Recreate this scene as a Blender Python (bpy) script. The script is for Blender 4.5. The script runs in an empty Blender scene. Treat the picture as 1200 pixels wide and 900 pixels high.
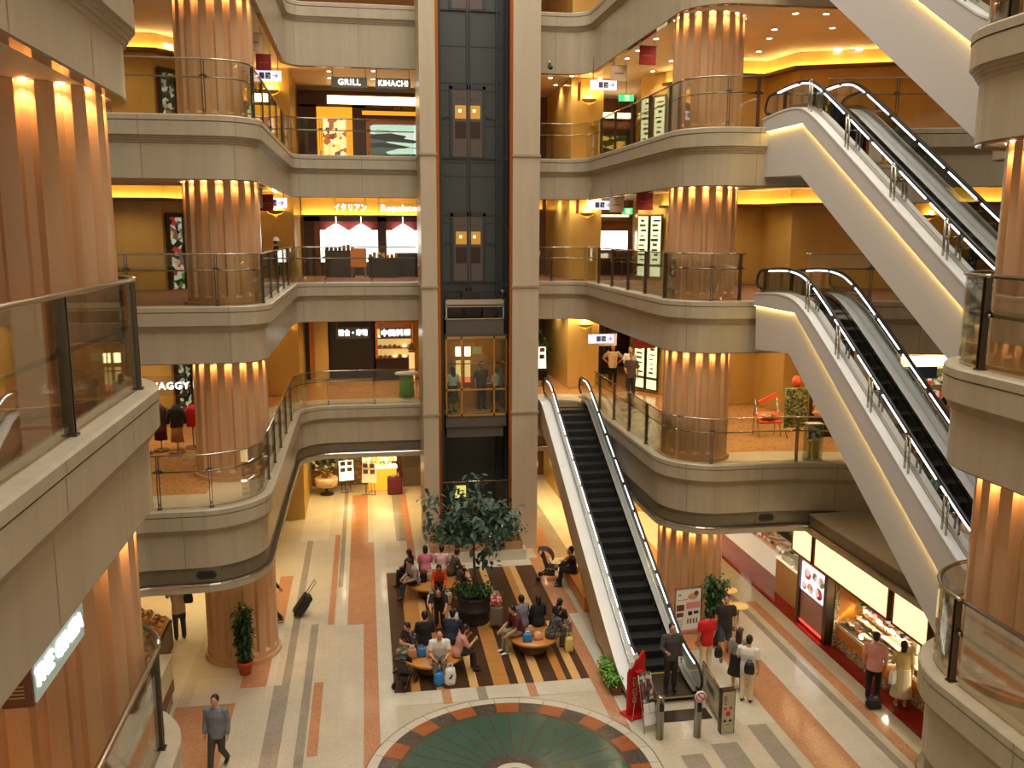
import bpy, math, random
from math import sin, cos, pi, radians, sqrt, atan2
from mathutils import Vector, Matrix
rnd = random.Random(7)
SC = bpy.context.scene
COL = SC.collection
DEFER = []          # objects whose modifiers are baked to plain meshes at the end

# ------------------------------------------------------------------ materials
def sr(r, g, b):
    f = lambda c: c/12.92 if c <= .04045 else ((c+.055)/1.055)**2.4
    return (f(r/255), f(g/255), f(b/255), 1)
MATS = {}
def _new(name):
    m = bpy.data.materials.new(name); m.use_nodes = True
    nt = m.node_tree; b = nt.nodes['Principled BSDF']
    MATS[name] = m
    return m, nt, b
def plain(name, col, rough=.5, metal=0., var=.06, scale=6., spec=.5, coat=0.):
    m, nt, b = _new(name)
    tc = nt.nodes.new('ShaderNodeTexCoord'); nz = nt.nodes.new('ShaderNodeTexNoise')
    nz.inputs['Scale'].default_value = scale; nz.inputs['Detail'].default_value = 3
    nt.links.new(tc.outputs['Object'], nz.inputs['Vector'])
    mx = nt.nodes.new('ShaderNodeMix'); mx.data_type = 'RGBA'
    c = col
    mx.inputs[6].default_value = (c[0]*(1-var), c[1]*(1-var), c[2]*(1-var), 1)
    mx.inputs[7].default_value = (min(1, c[0]*(1+var)), min(1, c[1]*(1+var)), min(1, c[2]*(1+var)), 1)
    nt.links.new(nz.outputs['Fac'], mx.inputs[0]); nt.links.new(mx.outputs[2], b.inputs['Base Color'])
    b.inputs['Roughness'].default_value = rough; b.inputs['Metallic'].default_value = metal
    b.inputs['Specular IOR Level'].default_value = spec
    if coat: b.inputs['Coat Weight'].default_value = coat; b.inputs['Coat Roughness'].default_value = .05
    return m
def stone(name, c1, c2, c3=None, rough=.25, scale=(1.5, 1.5, .25), vein=.5, speck=0., sscale=60., tile=None, grout=.25, spec=.5):
    """cloudy stone; scale stretches the clouds, speck adds crystals, tile adds joint lines (world metres)"""
    m, nt, b = _new(name); N = nt.nodes.new; L = nt.links.new
    ge = N('ShaderNodeNewGeometry')
    mp = N('ShaderNodeMapping'); mp.inputs['Scale'].default_value = scale; L(ge.outputs['Position'], mp.inputs['Vector'])
    n1 = N('ShaderNodeTexNoise'); n1.inputs['Scale'].default_value = 1.6; n1.inputs['Detail'].default_value = 6; n1.inputs['Roughness'].default_value = .65
    L(mp.outputs[0], n1.inputs['Vector'])
    cr = N('ShaderNodeValToRGB'); cr.color_ramp.elements[0].position = .5-vein*.4; cr.color_ramp.elements[1].position = .5+vein*.4
    cr.color_ramp.elements[0].color = c1; cr.color_ramp.elements[1].color = c2
    L(n1.outputs['Fac'], cr.inputs[0]); out = cr.outputs[0]
    if speck:
        v = N('ShaderNodeTexVoronoi'); v.inputs['Scale'].default_value = sscale; L(ge.outputs['Position'], v.inputs['Vector'])
        sp = N('ShaderNodeSeparateColor'); L(v.outputs['Color'], sp.inputs[0])
        r2 = N('ShaderNodeValToRGB'); r2.color_ramp.interpolation = 'CONSTANT'
        r2.color_ramp.elements[0].color = (0, 0, 0, 1); r2.color_ramp.elements[1].position = .72; r2.color_ramp.elements[1].color = (1, 1, 1, 1)
        L(sp.outputs[0], r2.inputs[0])
        ml = N('ShaderNodeMath'); ml.operation = 'MULTIPLY'; ml.inputs[1].default_value = speck; L(r2.outputs[0], ml.inputs[0])
        mx = N('ShaderNodeMix'); mx.data_type = 'RGBA'; L(ml.outputs[0], mx.inputs[0]); L(out, mx.inputs[6]); mx.inputs[7].default_value = c3 or c2
        out = mx.outputs[2]
    if tile:
        sx = N('ShaderNodeSeparateXYZ'); L(ge.outputs['Position'], sx.inputs[0]); acc = None
        for ax, per in enumerate(tile):
            if not per: continue
            d = N('ShaderNodeMath'); d.operation = 'DIVIDE'; d.inputs[1].default_value = per; L(sx.outputs[ax], d.inputs[0])
            fr = N('ShaderNodeMath'); fr.operation = 'FRACT'; L(d.outputs[0], fr.inputs[0])
            lt = N('ShaderNodeMath'); lt.operation = 'LESS_THAN'; lt.inputs[1].default_value = .008/per; L(fr.outputs[0], lt.inputs[0])
            if acc is None: acc = lt.outputs[0]
            else:
                a = N('ShaderNodeMath'); a.operation = 'MAXIMUM'; L(acc, a.inputs[0]); L(lt.outputs[0], a.inputs[1]); acc = a.outputs[0]
        ml = N('ShaderNodeMath'); ml.operation = 'MULTIPLY'; ml.inputs[1].default_value = grout; L(acc, ml.inputs[0])
        mx = N('ShaderNodeMix'); mx.data_type = 'RGBA'; L(ml.outputs[0], mx.inputs[0]); L(out, mx.inputs[6]); mx.inputs[7].default_value = (.08, .06, .04, 1)
        out = mx.outputs[2]
    L(out, b.inputs['Base Color']); b.inputs['Roughness'].default_value = rough; b.inputs['Specular IOR Level'].default_value = spec
    return m
def emit(name, col, strength):
    m, nt, b = _new(name)
    b.inputs['Base Color'].default_value = (col[0]*.8, col[1]*.8, col[2]*.8, 1)
    b.inputs['Emission Color'].default_value = col; b.inputs['Emission Strength'].default_value = strength
    return m
def glassy(name, tint=(.86, .9, .86, 1), refl=.5, rough=.0):
    m, nt, b = _new(name); N = nt.nodes.new; L = nt.links.new
    nt.nodes.remove(b); out = [n for n in nt.nodes if n.type == 'OUTPUT_MATERIAL'][0]
    tr = N('ShaderNodeBsdfTransparent'); tr.inputs[0].default_value = tint
    gl = N('ShaderNodeBsdfGlossy'); gl.inputs[0].default_value = (1, 1, 1, 1); gl.inputs['Roughness'].default_value = rough
    fr = N('ShaderNodeFresnel'); fr.inputs[0].default_value = 1.45
    ml = N('ShaderNodeMath'); ml.operation = 'MULTIPLY'; ml.inputs[1].default_value = refl; L(fr.outputs[0], ml.inputs[0])
    ms = N('ShaderNodeMixShader'); L(ml.outputs[0], ms.inputs[0]); L(tr.outputs[0], ms.inputs[1]); L(gl.outputs[0], ms.inputs[2]); L(ms.outputs[0], out.inputs[0])
    return m
def patchy(name, cols, scale=12., rough=.5, emis=0., vec='Object', stretch=(1, 1, 1)):
    """random coloured cells: food, posters, goods seen from afar"""
    m, nt, b = _new(name); N = nt.nodes.new; L = nt.links.new
    tc = N('ShaderNodeTexCoord'); mp = N('ShaderNodeMapping'); mp.inputs['Scale'].default_value = stretch; L(tc.outputs[vec], mp.inputs[0])
    v = N('ShaderNodeTexVoronoi'); v.inputs['Scale'].default_value = scale; L(mp.outputs[0], v.inputs['Vector'])
    sp = N('ShaderNodeSeparateColor'); L(v.outputs['Color'], sp.inputs[0])
    cr = N('ShaderNodeValToRGB'); cr.color_ramp.interpolation = 'CONSTANT'
    e = cr.color_ramp.elements
    while len(e) < len(cols): e.new(.5)
    for i, c in enumerate(cols): e[i].position = i/len(cols); e[i].color = c
    L(sp.outputs[0], cr.inputs[0]); L(cr.outputs[0], b.inputs['Base Color']); b.inputs['Roughness'].default_value = rough
    if emis: L(cr.outputs[0], b.inputs['Emission Color']); b.inputs['Emission Strength'].default_value = emis  # display goods glow by themselves, standing in for the shop lighting
    return m
def planks(name, c1, c2, width=.09, axis=1, rough=.35):
    m, nt, b = _new(name); N = nt.nodes.new; L = nt.links.new
    ge = N('ShaderNodeNewGeometry'); sx = N('ShaderNodeSeparateXYZ'); L(ge.outputs['Position'], sx.inputs[0])
    d = N('ShaderNodeMath'); d.operation = 'DIVIDE'; d.inputs[1].default_value = width; L(sx.outputs[axis], d.inputs[0])
    fl = N('ShaderNodeMath'); fl.operation = 'FLOOR'; L(d.outputs[0], fl.inputs[0])
    wn = N('ShaderNodeTexWhiteNoise'); wn.noise_dimensions = '1D'; L(fl.outputs[0], wn.inputs['W'])
    mp = N('ShaderNodeMapping'); mp.inputs['Scale'].default_value = (2, 20, 2) if axis == 1 else (20, 2, 2); L(ge.outputs['Position'], mp.inputs[0])
    nz = N('ShaderNodeTexNoise'); nz.inputs['Scale'].default_value = 2.; L(mp.outputs[0], nz.inputs['Vector'])
    ad = N('ShaderNodeMath'); ad.operation = 'MULTIPLY_ADD'; ad.inputs[1].default_value = .5; L(wn.outputs[0], ad.inputs[0])
    hf = N('ShaderNodeMath'); hf.operation = 'MULTIPLY'; hf.inputs[1].default_value = .5; L(nz.outputs['Fac'], hf.inputs[0]); L(hf.outputs[0], ad.inputs[2])
    mx = N('ShaderNodeMix'); mx.data_type = 'RGBA'; mx.inputs[6].default_value = c1; mx.inputs[7].default_value = c2; L(ad.outputs[0], mx.inputs[0])
    fr = N('ShaderNodeMath'); fr.operation = 'FRACT'; L(d.outputs[0], fr.inputs[0])
    lt = N('ShaderNodeMath'); lt.operation = 'LESS_THAN'; lt.inputs[1].default_value = .05; L(fr.outputs[0], lt.inputs[0])
    m2 = N('ShaderNodeMix'); m2.data_type = 'RGBA'; L(lt.outputs[0], m2.inputs[0]); L(mx.outputs[2], m2.inputs[6]); m2.inputs[7].default_value = (c1[0]*.4, c1[1]*.4, c1[2]*.4, 1)
    L(m2.outputs[2], b.inputs['Base Color']); b.inputs['Roughness'].default_value = rough
    return m

# ------------------------------------------------------------------ mesh builder
class MB:
    def __init__(s): s.v = []; s.f = []; s.m = []; s.s = []
    def add(s, vs, fs, mi=0, sm=False):
        o = len(s.v); s.v += [tuple(v) for v in vs]
        for f in fs: s.f.append(tuple(i+o for i in f)); s.m.append(mi); s.s.append(sm)
        return s
    def box(s, x0, x1, y0, y1, z0, z1, mi=0):
        vs = [(x0,y0,z0),(x1,y0,z0),(x1,y1,z0),(x0,y1,z0),(x0,y0,z1),(x1,y0,z1),(x1,y1,z1),(x0,y1,z1)]
        return s.add(vs, [(0,3,2,1),(4,5,6,7),(0,1,5,4),(1,2,6,5),(2,3,7,6),(3,0,4,7)], mi)
    def obox(s, c, size, M=None, mi=0):
        hx, hy, hz = size[0]/2, size[1]/2, size[2]/2
        vs = [Vector(p) for p in [(-hx,-hy,-hz),(hx,-hy,-hz),(hx,hy,-hz),(-hx,hy,-hz),(-hx,-hy,hz),(hx,-hy,hz),(hx,hy,hz),(-hx,hy,hz)]]
        if M is not None: vs = [M @ v for v in vs]
        c = Vector(c)
        return s.add([v+c for v in vs], [(0,3,2,1),(4,5,6,7),(0,1,5,4),(1,2,6,5),(2,3,7,6),(3,0,4,7)], mi)
    def rbox(s, c, size, r=.02, M=None, mi=0, n=2):
        """box with rounded vertical edges and softened rims"""
        hx, hy, hz = size[0]/2, size[1]/2, size[2]/2; r = min(r, hx*.99, hy*.99, hz*.99); pts = []
        for (sx, sy, a0) in ((1,1,0),(-1,1,90),(-1,-1,180),(1,-1,270)):
            for k in range(n+1):
                a = radians(a0+90*k/n); pts.append((sx*(hx-r), sy*(hy-r), cos(a), sin(a)))
        rings = [(-hz, 0.4), (-hz+r*.5, .9), (-hz+r, 1), (hz-r, 1), (hz-r*.5, .9), (hz, .4)]; vs = []
        for z, k in rings:
            for (px, py, ca, sa) in pts: vs.append(Vector((px+r*k*ca, py+r*k*sa, z)))
        m = len(pts); fs = []
        for i in range(len(rings)-1):
            for j in range(m): fs.append((i*m+j, i*m+(j+1) % m, (i+1)*m+(j+1) % m, (i+1)*m+j))
        fs.append(tuple(range(m-1, -1, -1))); fs.append(tuple(range((len(rings)-1)*m, len(rings)*m)))
        if M is not None: vs = [M @ v for v in vs]
        c = Vector(c)
        return s.add([v+c for v in vs], fs, mi, True)
    def tube(s, pts, r, n=8, mi=0, closed=False, sm=True, squash=None, up=None):
        P = [Vector(p) for p in pts]; m = len(P)
        R = r if isinstance(r, (list, tuple)) else [r]*m
        T = []
        for i in range(m):
            a = P[(i-1) % m] if (closed or i > 0) else P[i]; b = P[(i+1) % m] if (closed or i < m-1) else P[i]
            d = b-a; T.append(d.normalized() if d.length > 1e-9 else Vector((0,0,1)))
        u = Vector(up) if up else (Vector((0,0,1)) if abs(T[0].z) < .9 else Vector((1,0,0)))
        vs = []; X = None
        for i in range(m):
            t = T[i]; X = (u - t*u.dot(t)) if (X is None or up) else (X - t*X.dot(t))
            if X.length < 1e-6: X = t.orthogonal()
            X.normalize(); Y = t.cross(X)
            k = squash[i] if isinstance(squash, (list, tuple)) else (squash or 1)
            for j in range(n):
                a = 2*pi*j/n; vs.append(P[i] + X*(R[i]*k*cos(a)) + Y*(R[i]*sin(a)))
        fs = []
        for i in range(m if closed else m-1):
            for j in range(n): fs.append((i*n+j, i*n+(j+1) % n, ((i+1) % m)*n+(j+1) % n, ((i+1) % m)*n+j))
        if not closed: fs.append(tuple(range(n-1, -1, -1))); fs.append(tuple(range((m-1)*n, m*n)))
        return s.add(vs, fs, mi, sm)
    def bar(s, a, b, w, h, mi=0, up=(0,0,1)):
        a = Vector(a); b = Vector(b); t = (b-a).normalized(); u = Vector(up)
        x = t.cross(u)
        if x.length < 1e-6: x = t.orthogonal()
        x.normalize(); y = x.cross(t); vs = []
        for p in (a, b):
            for sx, sy in ((-1,-1),(1,-1),(1,1),(-1,1)): vs.append(p + x*(sx*w/2) + y*(sy*h/2))
        return s.add(vs, [(3,2,1,0),(4,5,6,7),(0,1,5,4),(1,2,6,5),(2,3,7,6),(3,0,4,7)], mi)
    def lathe(s, prof, c=(0,0,0), n=24, mi=0, sm=True, M=None, squash=1.):
        vs = []; m = len(prof); c = Vector(c)
        for r, z in prof:
            for j in range(n):
                a = 2*pi*j/n; p = Vector((r*cos(a), r*sin(a)*squash, z)); vs.append(((M @ p) if M is not None else p)+c)
        fs = []
        for i in range(m-1):
            for j in range(n): fs.append((i*n+j, i*n+(j+1) % n, (i+1)*n+(j+1) % n, (i+1)*n+j))
        if prof[0][0] > 1e-6: fs.append(tuple(range(n-1, -1, -1)))
        if prof[-1][0] > 1e-6: fs.append(tuple(range((m-1)*n, m*n)))
        return s.add(vs, fs, mi, sm)
    def ball(s, c, r, n=10, mi=0, M=None):
        rx, ry, rz = r if isinstance(r, (list, tuple)) else (r, r, r); m = max(4, n//2+1); vs = []; c = Vector(c)
        for i in range(m+1):
            t = pi*i/m
            for j in range(n):
                a = 2*pi*j/n; p = Vector((rx*sin(t)*cos(a), ry*sin(t)*sin(a), rz*cos(t))); vs.append(((M @ p) if M is not None else p)+c)
        fs = []
        for i in range(m):
            for j in range(n): fs.append((i*n+j, (i+1)*n+j, (i+1)*n+(j+1) % n, i*n+(j+1) % n))
        return s.add(vs, fs, mi, True)
    def prism(s, poly, z0, z1, mi=0, mtop=None):
        n = len(poly); vs = [(p[0], p[1], z0) for p in poly]+[(p[0], p[1], z1) for p in poly]
        s.add(vs, [tuple(range(n-1, -1, -1))]+[(i, (i+1) % n, n+(i+1) % n, n+i) for i in range(n)], mi)
        return s.add([(p[0], p[1], z1) for p in poly], [tuple(range(n))], mi if mtop is None else mtop)
    def plate(s, poly, origin, ux, uy, th, mi=0):
        """extrude a 2-D outline lying in the plane (origin, ux, uy) by th along ux x uy"""
        o = Vector(origin); ux = Vector(ux); uy = Vector(uy); w = ux.cross(uy).normalized()*th; n = len(poly)
        a = [o+ux*p[0]+uy*p[1] for p in poly]; vs = a+[v+w for v in a]
        return s.add(vs, [tuple(range(n-1, -1, -1)), tuple(range(n, 2*n))]+[(i, (i+1) % n, n+(i+1) % n, n+i) for i in range(n)], mi)
    def sweep(s, path, prof, mis=None, sm=False, closed_prof=False, caps=False):
        """sweep a profile [(offset to the right of travel, z)] along a 2-D path"""
        n = len(path); k = len(prof); rows = [offset_pt(path, i) for i in range(n)]; vs = []
        for i in range(n):
            nx, ny, sc = rows[i]
            for (o, z) in prof: vs.append((path[i][0]+nx*o*sc, path[i][1]+ny*o*sc, z))
        kk = k if closed_prof else k-1
        for j in range(kk):
            fs = [(i*k+j, (i+1)*k+j, (i+1)*k+(j+1) % k, i*k+(j+1) % k) for i in range(n-1)]
            o = len(s.v) if j == 0 else o
            if j == 0: s.v += vs
            for f in fs: s.f.append(tuple(q+o for q in f)); s.m.append(mis[j] if mis else 0); s.s.append(sm)
        if caps:
            s.f.append(tuple(o+q for q in range(k))); s.m.append(0); s.s.append(False)
            s.f.append(tuple(o+(n-1)*k+q for q in range(k-1, -1, -1))); s.m.append(0); s.s.append(False)
        return s
    def build(s, name, mats, parent=None, loc=None, autosm=None):
        me = bpy.data.meshes.new(name); me.from_pydata(s.v, [], s.f); me.update()
        mats = mats if isinstance(mats, (list, tuple)) else [mats]
        for m in mats: me.materials.append(MATS[m] if isinstance(m, str) else m)
        me.polygons.foreach_set('material_index', s.m); me.polygons.foreach_set('use_smooth', s.s); me.update()
        o = bpy.data.objects.new(name, me); COL.objects.link(o)
        if loc is not None: o.location = loc
        if parent is not None: o.parent = parent
        return o
def offset_pt(path, i):
    n = len(path); p = Vector(path[i][:2])
    def rn(a, b):
        d = (Vector(b[:2])-Vector(a[:2])).normalized(); return Vector((d.y, -d.x))
    if i == 0: q = rn(path[0], path[1]); return q.x, q.y, 1
    if i == n-1: q = rn(path[-2], path[-1]); return q.x, q.y, 1
    a = rn(path[i-1], path[i]); b = rn(path[i], path[i+1]); h = (a+b)
    if h.length < 1e-6: return a.x, a.y, 1
    h.normalize(); return h.x, h.y, 1/max(.4, h.dot(a))
def rounded(pts, step=radians(9)):
    """pts: (x, y, radius) -> polyline with rounded corners"""
    out = []
    for i, (x, y, r) in enumerate(pts):
        if r <= 0 or i in (0, len(pts)-1): out.append((x, y)); continue
        p = Vector((x, y)); a = Vector(pts[i-1][:2])-p; b = Vector(pts[i+1][:2])-p; a.normalize(); b.normalize()
        ang = a.angle(b); t = r/math.tan(ang/2); c = p+(a+b).normalized()*(r/sin(ang/2))
        s0 = p+a*t-c; tot = pi-ang; sgn = 1 if (a.x*b.y-a.y*b.x) < 0 else -1; n = max(2, int(tot/step+.5))
        for k in range(n+1):
            th = sgn*tot*k/n; out.append((c.x+s0.x*cos(th)-s0.y*sin(th), c.y+s0.x*sin(th)+s0.y*cos(th)))
    return out
def inset(path, d):
    return [(path[i][0]+offset_pt(path, i)[0]*d*offset_pt(path, i)[2], path[i][1]+offset_pt(path, i)[1]*d*offset_pt(path, i)[2]) for i in range(len(path))]
def plen(path):
    L = [0]
    for a, b in zip(path, path[1:]): L.append(L[-1]+math.dist(a[:2], b[:2]))
    return L
def at_len(path, L, d):
    for i in range(len(path)-1):
        if d <= L[i+1] or i == len(path)-2:
            t = (d-L[i])/max(1e-9, L[i+1]-L[i]); a, b = path[i], path[i+1]
            dx, dy = b[0]-a[0], b[1]-a[1]; q = math.hypot(dx, dy)
            return (a[0]+dx*t, a[1]+dy*t), (dx/q, dy/q)
def cut(path, L, d0, d1):
    out = [at_len(path, L, d0)[0]]
    for i in range(len(path)):
        if d0+.02 < L[i] < d1-.02: out.append(path[i])
    out.append(at_len(path, L, d1)[0]); return out

# ------------------------------------------------------------------ scene objects
def tag(o, label=None, cat=None, group=None, kind=None):
    if label: o['label'] = label
    if cat: o['category'] = cat
    if group: o['group'] = group
    if kind: o['kind'] = kind
    return o
def thing(name, loc, label, cat, rz=0., group=None):
    o = bpy.data.objects.new(name, None); COL.objects.link(o); o.location = loc; o.rotation_euler = (0, 0, rz); o.empty_display_size = .1
    return tag(o, label, cat, group)
def struct(o, label=None):
    o['kind'] = 'structure'
    if label: o['label'] = label
    return o
def text(name, s, size, mat, M, parent=None, ext=.01, bold=0., align='CENTER', sx=1.):
    """lettering mesh standing upright in the plane of matrix M (x along the line, y up)"""
    cu = bpy.data.curves.new(name, 'FONT'); cu.body = s; cu.size = size; cu.extrude = ext; cu.align_x = align; cu.align_y = 'CENTER'; cu.resolution_u = 2
    cu.offset = bold; cu.space_character = 1.12
    t = bpy.data.objects.new(name+'_t', cu); COL.objects.link(t)
    dg = bpy.context.evaluated_depsgraph_get(); me = bpy.data.meshes.new_from_object(t.evaluated_get(dg)); bpy.data.objects.remove(t); bpy.data.curves.remove(cu)
    me.transform(M @ Matrix.Diagonal((sx, 1, 1, 1))); me.materials.clear(); me.materials.append(MATS[mat]); me.name = name
    for p in me.polygons: p.material_index = 0
    o = bpy.data.objects.new(name, me); COL.objects.link(o)
    if parent is not None: o.parent = parent
    return o
def facing(loc, yaw=0., tilt=0.):
    """matrix for upright lettering read from -Y when yaw = 0 (yaw turns it about the vertical)"""
    return Matrix.Translation(loc) @ Matrix.Rotation(yaw, 4, 'Z') @ Matrix.Rotation(pi/2+tilt, 4, 'X')
def copytree(o, parent=None):
    c = o.copy(); COL.objects.link(c)
    if parent is not None: c.parent = parent
    for ch in list(o.children): copytree(ch, c)
    return c
def bake_deferred():
    if not DEFER: return
    bpy.context.view_layer.update()
    dg = bpy.context.evaluated_depsgraph_get()
    news = []
    for o, post in DEFER:
        news.append((o, post, bpy.data.meshes.new_from_object(o.evaluated_get(dg))))
    for o, post, me in news:
        o.modifiers.clear(); old = o.data; mats = list(old.materials); o.data = me; me.name = o.name
        me.materials.clear()
        for m in mats: me.materials.append(m)
        me.polygons.foreach_set('material_index', [0]*len(me.polygons)); me.polygons.foreach_set('use_smooth', [True]*len(me.polygons))
        if post: post(me)
        me.update()
# ------------------------------------------------------------------ palette
stone('marble', sr(167,154,130), sr(187,175,150), rough=.32, scale=(2.2,2.2,.18), vein=.7)
stone('marble_line', sr(120,104,82), sr(132,116,92), rough=.4)
stone('marble_mould', sr(158,142,116), sr(172,156,130), rough=.35, scale=(2,2,2))
stone('pillar_stone', sr(184,168,142), sr(200,186,160), rough=.35, scale=(2.5,2.5,.2), vein=.7)
stone('column_stone', sr(202,152,108), sr(218,176,136), rough=.22, scale=(2.,2.,.3), vein=.8)
stone('gold_wall', sr(204,166,88), sr(220,184,106), rough=.22, scale=(1.5,1.5,.3), vein=.7, tile=(0,0,1.1), grout=.12)
stone('soffit', sr(214,198,170), sr(222,206,180), rough=.6, scale=(.3,.3,.3))
plain('soffit_edge', sr(170,150,118), rough=.08, metal=.7, var=.02)
stone('granite_cream', sr(184,172,148), sr(202,190,166), sr(220,212,194), rough=.12, scale=(.8,.8,.8), vein=.8, speck=.35, sscale=55, tile=(.44,.44,0), grout=.13)
stone('granite_light', sr(194,186,166), sr(208,200,180), sr(226,220,206), rough=.12, scale=(.8,.8,.8), speck=.3, sscale=55, tile=(.44,.44,0), grout=.13)
stone('granite_pink', sr(172,116,80), sr(190,136,98), sr(220,186,152), rough=.12, scale=(1,1,1), vein=.8, speck=.32, sscale=62)
stone('granite_grey', sr(140,130,114), sr(156,146,130), sr(176,168,152), rough=.13, scale=(1,1,1), speck=.4, sscale=50, tile=(0,.44,0), grout=.1)
stone('granite_red', sr(130,26,20), sr(150,34,26), sr(160,60,40), rough=.08, scale=(1,1,1), speck=.15, sscale=50, tile=(0,.9,0), grout=.2)
stone('upper_floor', sr(192,138,84), sr(208,158,104), sr(160,100,58), rough=.14, scale=(1,1,1), speck=.5, sscale=18)
stone('carpet_brown', sr(112,74,52), sr(130,90,66), sr(96,60,42), rough=.8, scale=(1,1,1), speck=.5, sscale=30)
stone('tile_cream', sr(206,190,160), sr(220,204,176), rough=.2, tile=(.6,.6,0), grout=.2)
planks('wood_dark', sr(58,36,20), sr(82,54,32), .09)
planks('wood_mid', sr(176,120,60), sr(194,138,76), .09)
planks('wood_pale', sr(206,160,98), sr(220,178,118), .09)
stone('ring_dark', sr(70,60,54), sr(84,74,66), sr(140,124,106), rough=.15, speck=.35, sscale=40)
stone('ring_terra', sr(150,84,48), sr(166,98,60), rough=.18)
stone('ring_light', sr(196,188,166), sr(206,198,178), sr(220,214,200), rough=.15, speck=.3)
plain('pool_green', sr(66,92,78), rough=.12, var=.12, scale=1.2)
plain('bronze_line', sr(104,84,62), rough=.3, metal=.4)
plain('steel', sr(176,168,152), rough=.22, metal=.95, var=.04)
plain('steel_dark', sr(96,86,72), rough=.3, metal=.85, var=.04)
plain('brass', sr(190,140,70), rough=.2, metal=.9, var=.05)
plain('copper_trim', sr(172,98,36), rough=.28, metal=.75, var=.08, scale=3)
plain('shaft_grey', sr(78,80,76), rough=.35, metal=.3, var=.05, scale=1)
plain('shaft_line', sr(58,60,58), rough=.5)
plain('shaft_black', sr(42,36,30), rough=.4)
plain('lift_door', sr(104,92,84), rough=.3, metal=.4)
plain('lift_grey', sr(92,84,76), rough=.5)
plain('white_panel', sr(208,204,200), rough=.45, var=.02, scale=1)
plain('white_ledge', sr(232,230,224), rough=.3, var=.02)
plain('rubber', sr(38,34,32), rough=.35, var=.05)
plain('step_black', sr(22,21,20), rough=.5, var=.1)
plain('yellow_edge', sr(200,150,40), rough=.5)
plain('white', sr(236,232,226), rough=.5, var=.02)
plain('black', sr(26,24,24), rough=.5)
plain('charcoal', sr(52,48,46), rough=.6)
plain('dark_brown', sr(58,34,22), rough=.4, var=.15)
plain('mid_brown', sr(110,66,36), rough=.4, var=.1)
plain('tan', sr(190,150,100), rough=.5)
plain('orange_wood', sr(206,126,40), rough=.35, var=.1)
plain('bench_wood', sr(190,128,62), rough=.3, var=.12, scale=3)
plain('bench_base', sr(96,66,44), rough=.4)
plain('red', sr(190,24,24), rough=.45)
plain('banner_red', sr(140,26,26), rough=.6)
plain('terracotta', sr(188,92,52), rough=.7)
plain('soil', sr(50,36,26), rough=.9)
plain('leaf_dark', sr(54,88,52), rough=.4, var=.3, scale=3)
plain('leaf_mid', sr(56,92,44), rough=.45, var=.3, scale=4)
plain('leaf_bright', sr(96,150,44), rough=.5, var=.25, scale=6)
plain('leaf_tree', sr(74,100,84), rough=.35, var=.25, scale=3)
plain('petal_pink', sr(214,110,104), rough=.6)
plain('petal_white', sr(230,226,190), rough=.6)
plain('trunk', sr(120,78,44), rough=.8, var=.2, scale=20)
plain('grey_metal', sr(150,146,138), rough=.35, metal=.6)
plain('cream_panel', sr(226,214,180), rough=.4)
plain('paper', sr(240,236,230), rough=.6, var=.02)
plain('ink', sr(40,36,36), rough=.7)
plain('ink_red', sr(200,40,36), rough=.7)
plain('pink_print', sr(232,150,160), rough=.6)
plain('blue_plastic', sr(40,130,200), rough=.35, var=.1, scale=10)
plain('yellow_plastic', sr(224,206,110), rough=.4, var=.1, scale=10)
plain('kraft', sr(196,140,96), rough=.6)
plain('peach', sr(222,160,112), rough=.6)
plain('blue_print', sr(60,90,150), rough=.6)
glassy('rail_glass', (.90,.91,.86,1), .55)
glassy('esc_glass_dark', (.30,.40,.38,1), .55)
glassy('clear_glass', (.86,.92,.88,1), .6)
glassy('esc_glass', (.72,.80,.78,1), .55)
emit('lamp_warm', (1,.62,.25,1), 26.)
emit('flute_lamp', (1,.68,.32,1), 22.)
emit('cove_lamp', (1,.72,.26,1), 19.)
emit('spot_white', (1,.86,.6,1), 22.)
emit('sign_white', (.92,.98,1,1), 4.)
emit('letter_white', (.95,1,1,1), 4.)
emit('sign_lilac', (.80,.78,1,1), .85)
emit('hand_led', (.92,.97,1,1), 3.5)
emit('bright_window', (1,.97,.9,1), 3.2)
emit('light_band', (1,.80,.42,1), 5.)
emit('canopy_light', (1,.76,.34,1), 1.5)
emit('exit_green', (.06,.75,.3,1), .9)
emit('lime_panel', (.84,1,.62,1), .85)
emit('ledge_glow', (1,.66,.2,1), 16.)
emit('amber_glow', (1,.52,.06,1), 2.2)
emit('screen_lilac', (.75,.66,.95,1), 1.7)
emit('red_glow', (1,.06,.03,1), 2.)
emit('case_light', (1,.9,.65,1), 5.)
stone('soffit_band', sr(112,100,80), sr(124,112,90), rough=.35)
plain('step_edge', sr(40,37,30), rough=.5)
stone('esc_beige', sr(190,164,128), sr(202,178,144), rough=.4, scale=(1,.6,.6))
plain('skin', sr(206, 152, 116), rough=.5, var=.03); plain('hair_black', sr(28, 22, 20), rough=.45); plain('hair_grey', sr(120, 110, 104), rough=.5); plain('hair_brown', sr(58, 38, 26), rough=.45)
plain('shoe_black', sr(30, 27, 26), rough=.4); plain('shoe_white', sr(222, 218, 210), rough=.5); plain('shoe_brown', sr(96, 60, 36), rough=.5); plain('lip', sr(170, 90, 80), rough=.5)
patchy('cl_plaid', [sr(70,66,64), sr(110,104,98), sr(46,44,44), sr(90,86,80)], 26, .9)
patchy('cl_floral', [sr(44,42,54), sr(70,60,70), sr(34,32,40), sr(150,110,110)], 22, .9)
patchy('cl_camo', [sr(70,72,54), sr(40,40,32), sr(96,92,70)], 14, .9)
plain('amber_wall', sr(214,138,56), rough=.3); plain('rear_red', sr(216,90,50), rough=.5)
emit('amber_dim', (1,.5,.08,1), .16)
plain('planter_box', sr(178,138,98), rough=.5)
emit('yellow_sign', (.95,.85,.2,1), .9)
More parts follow.
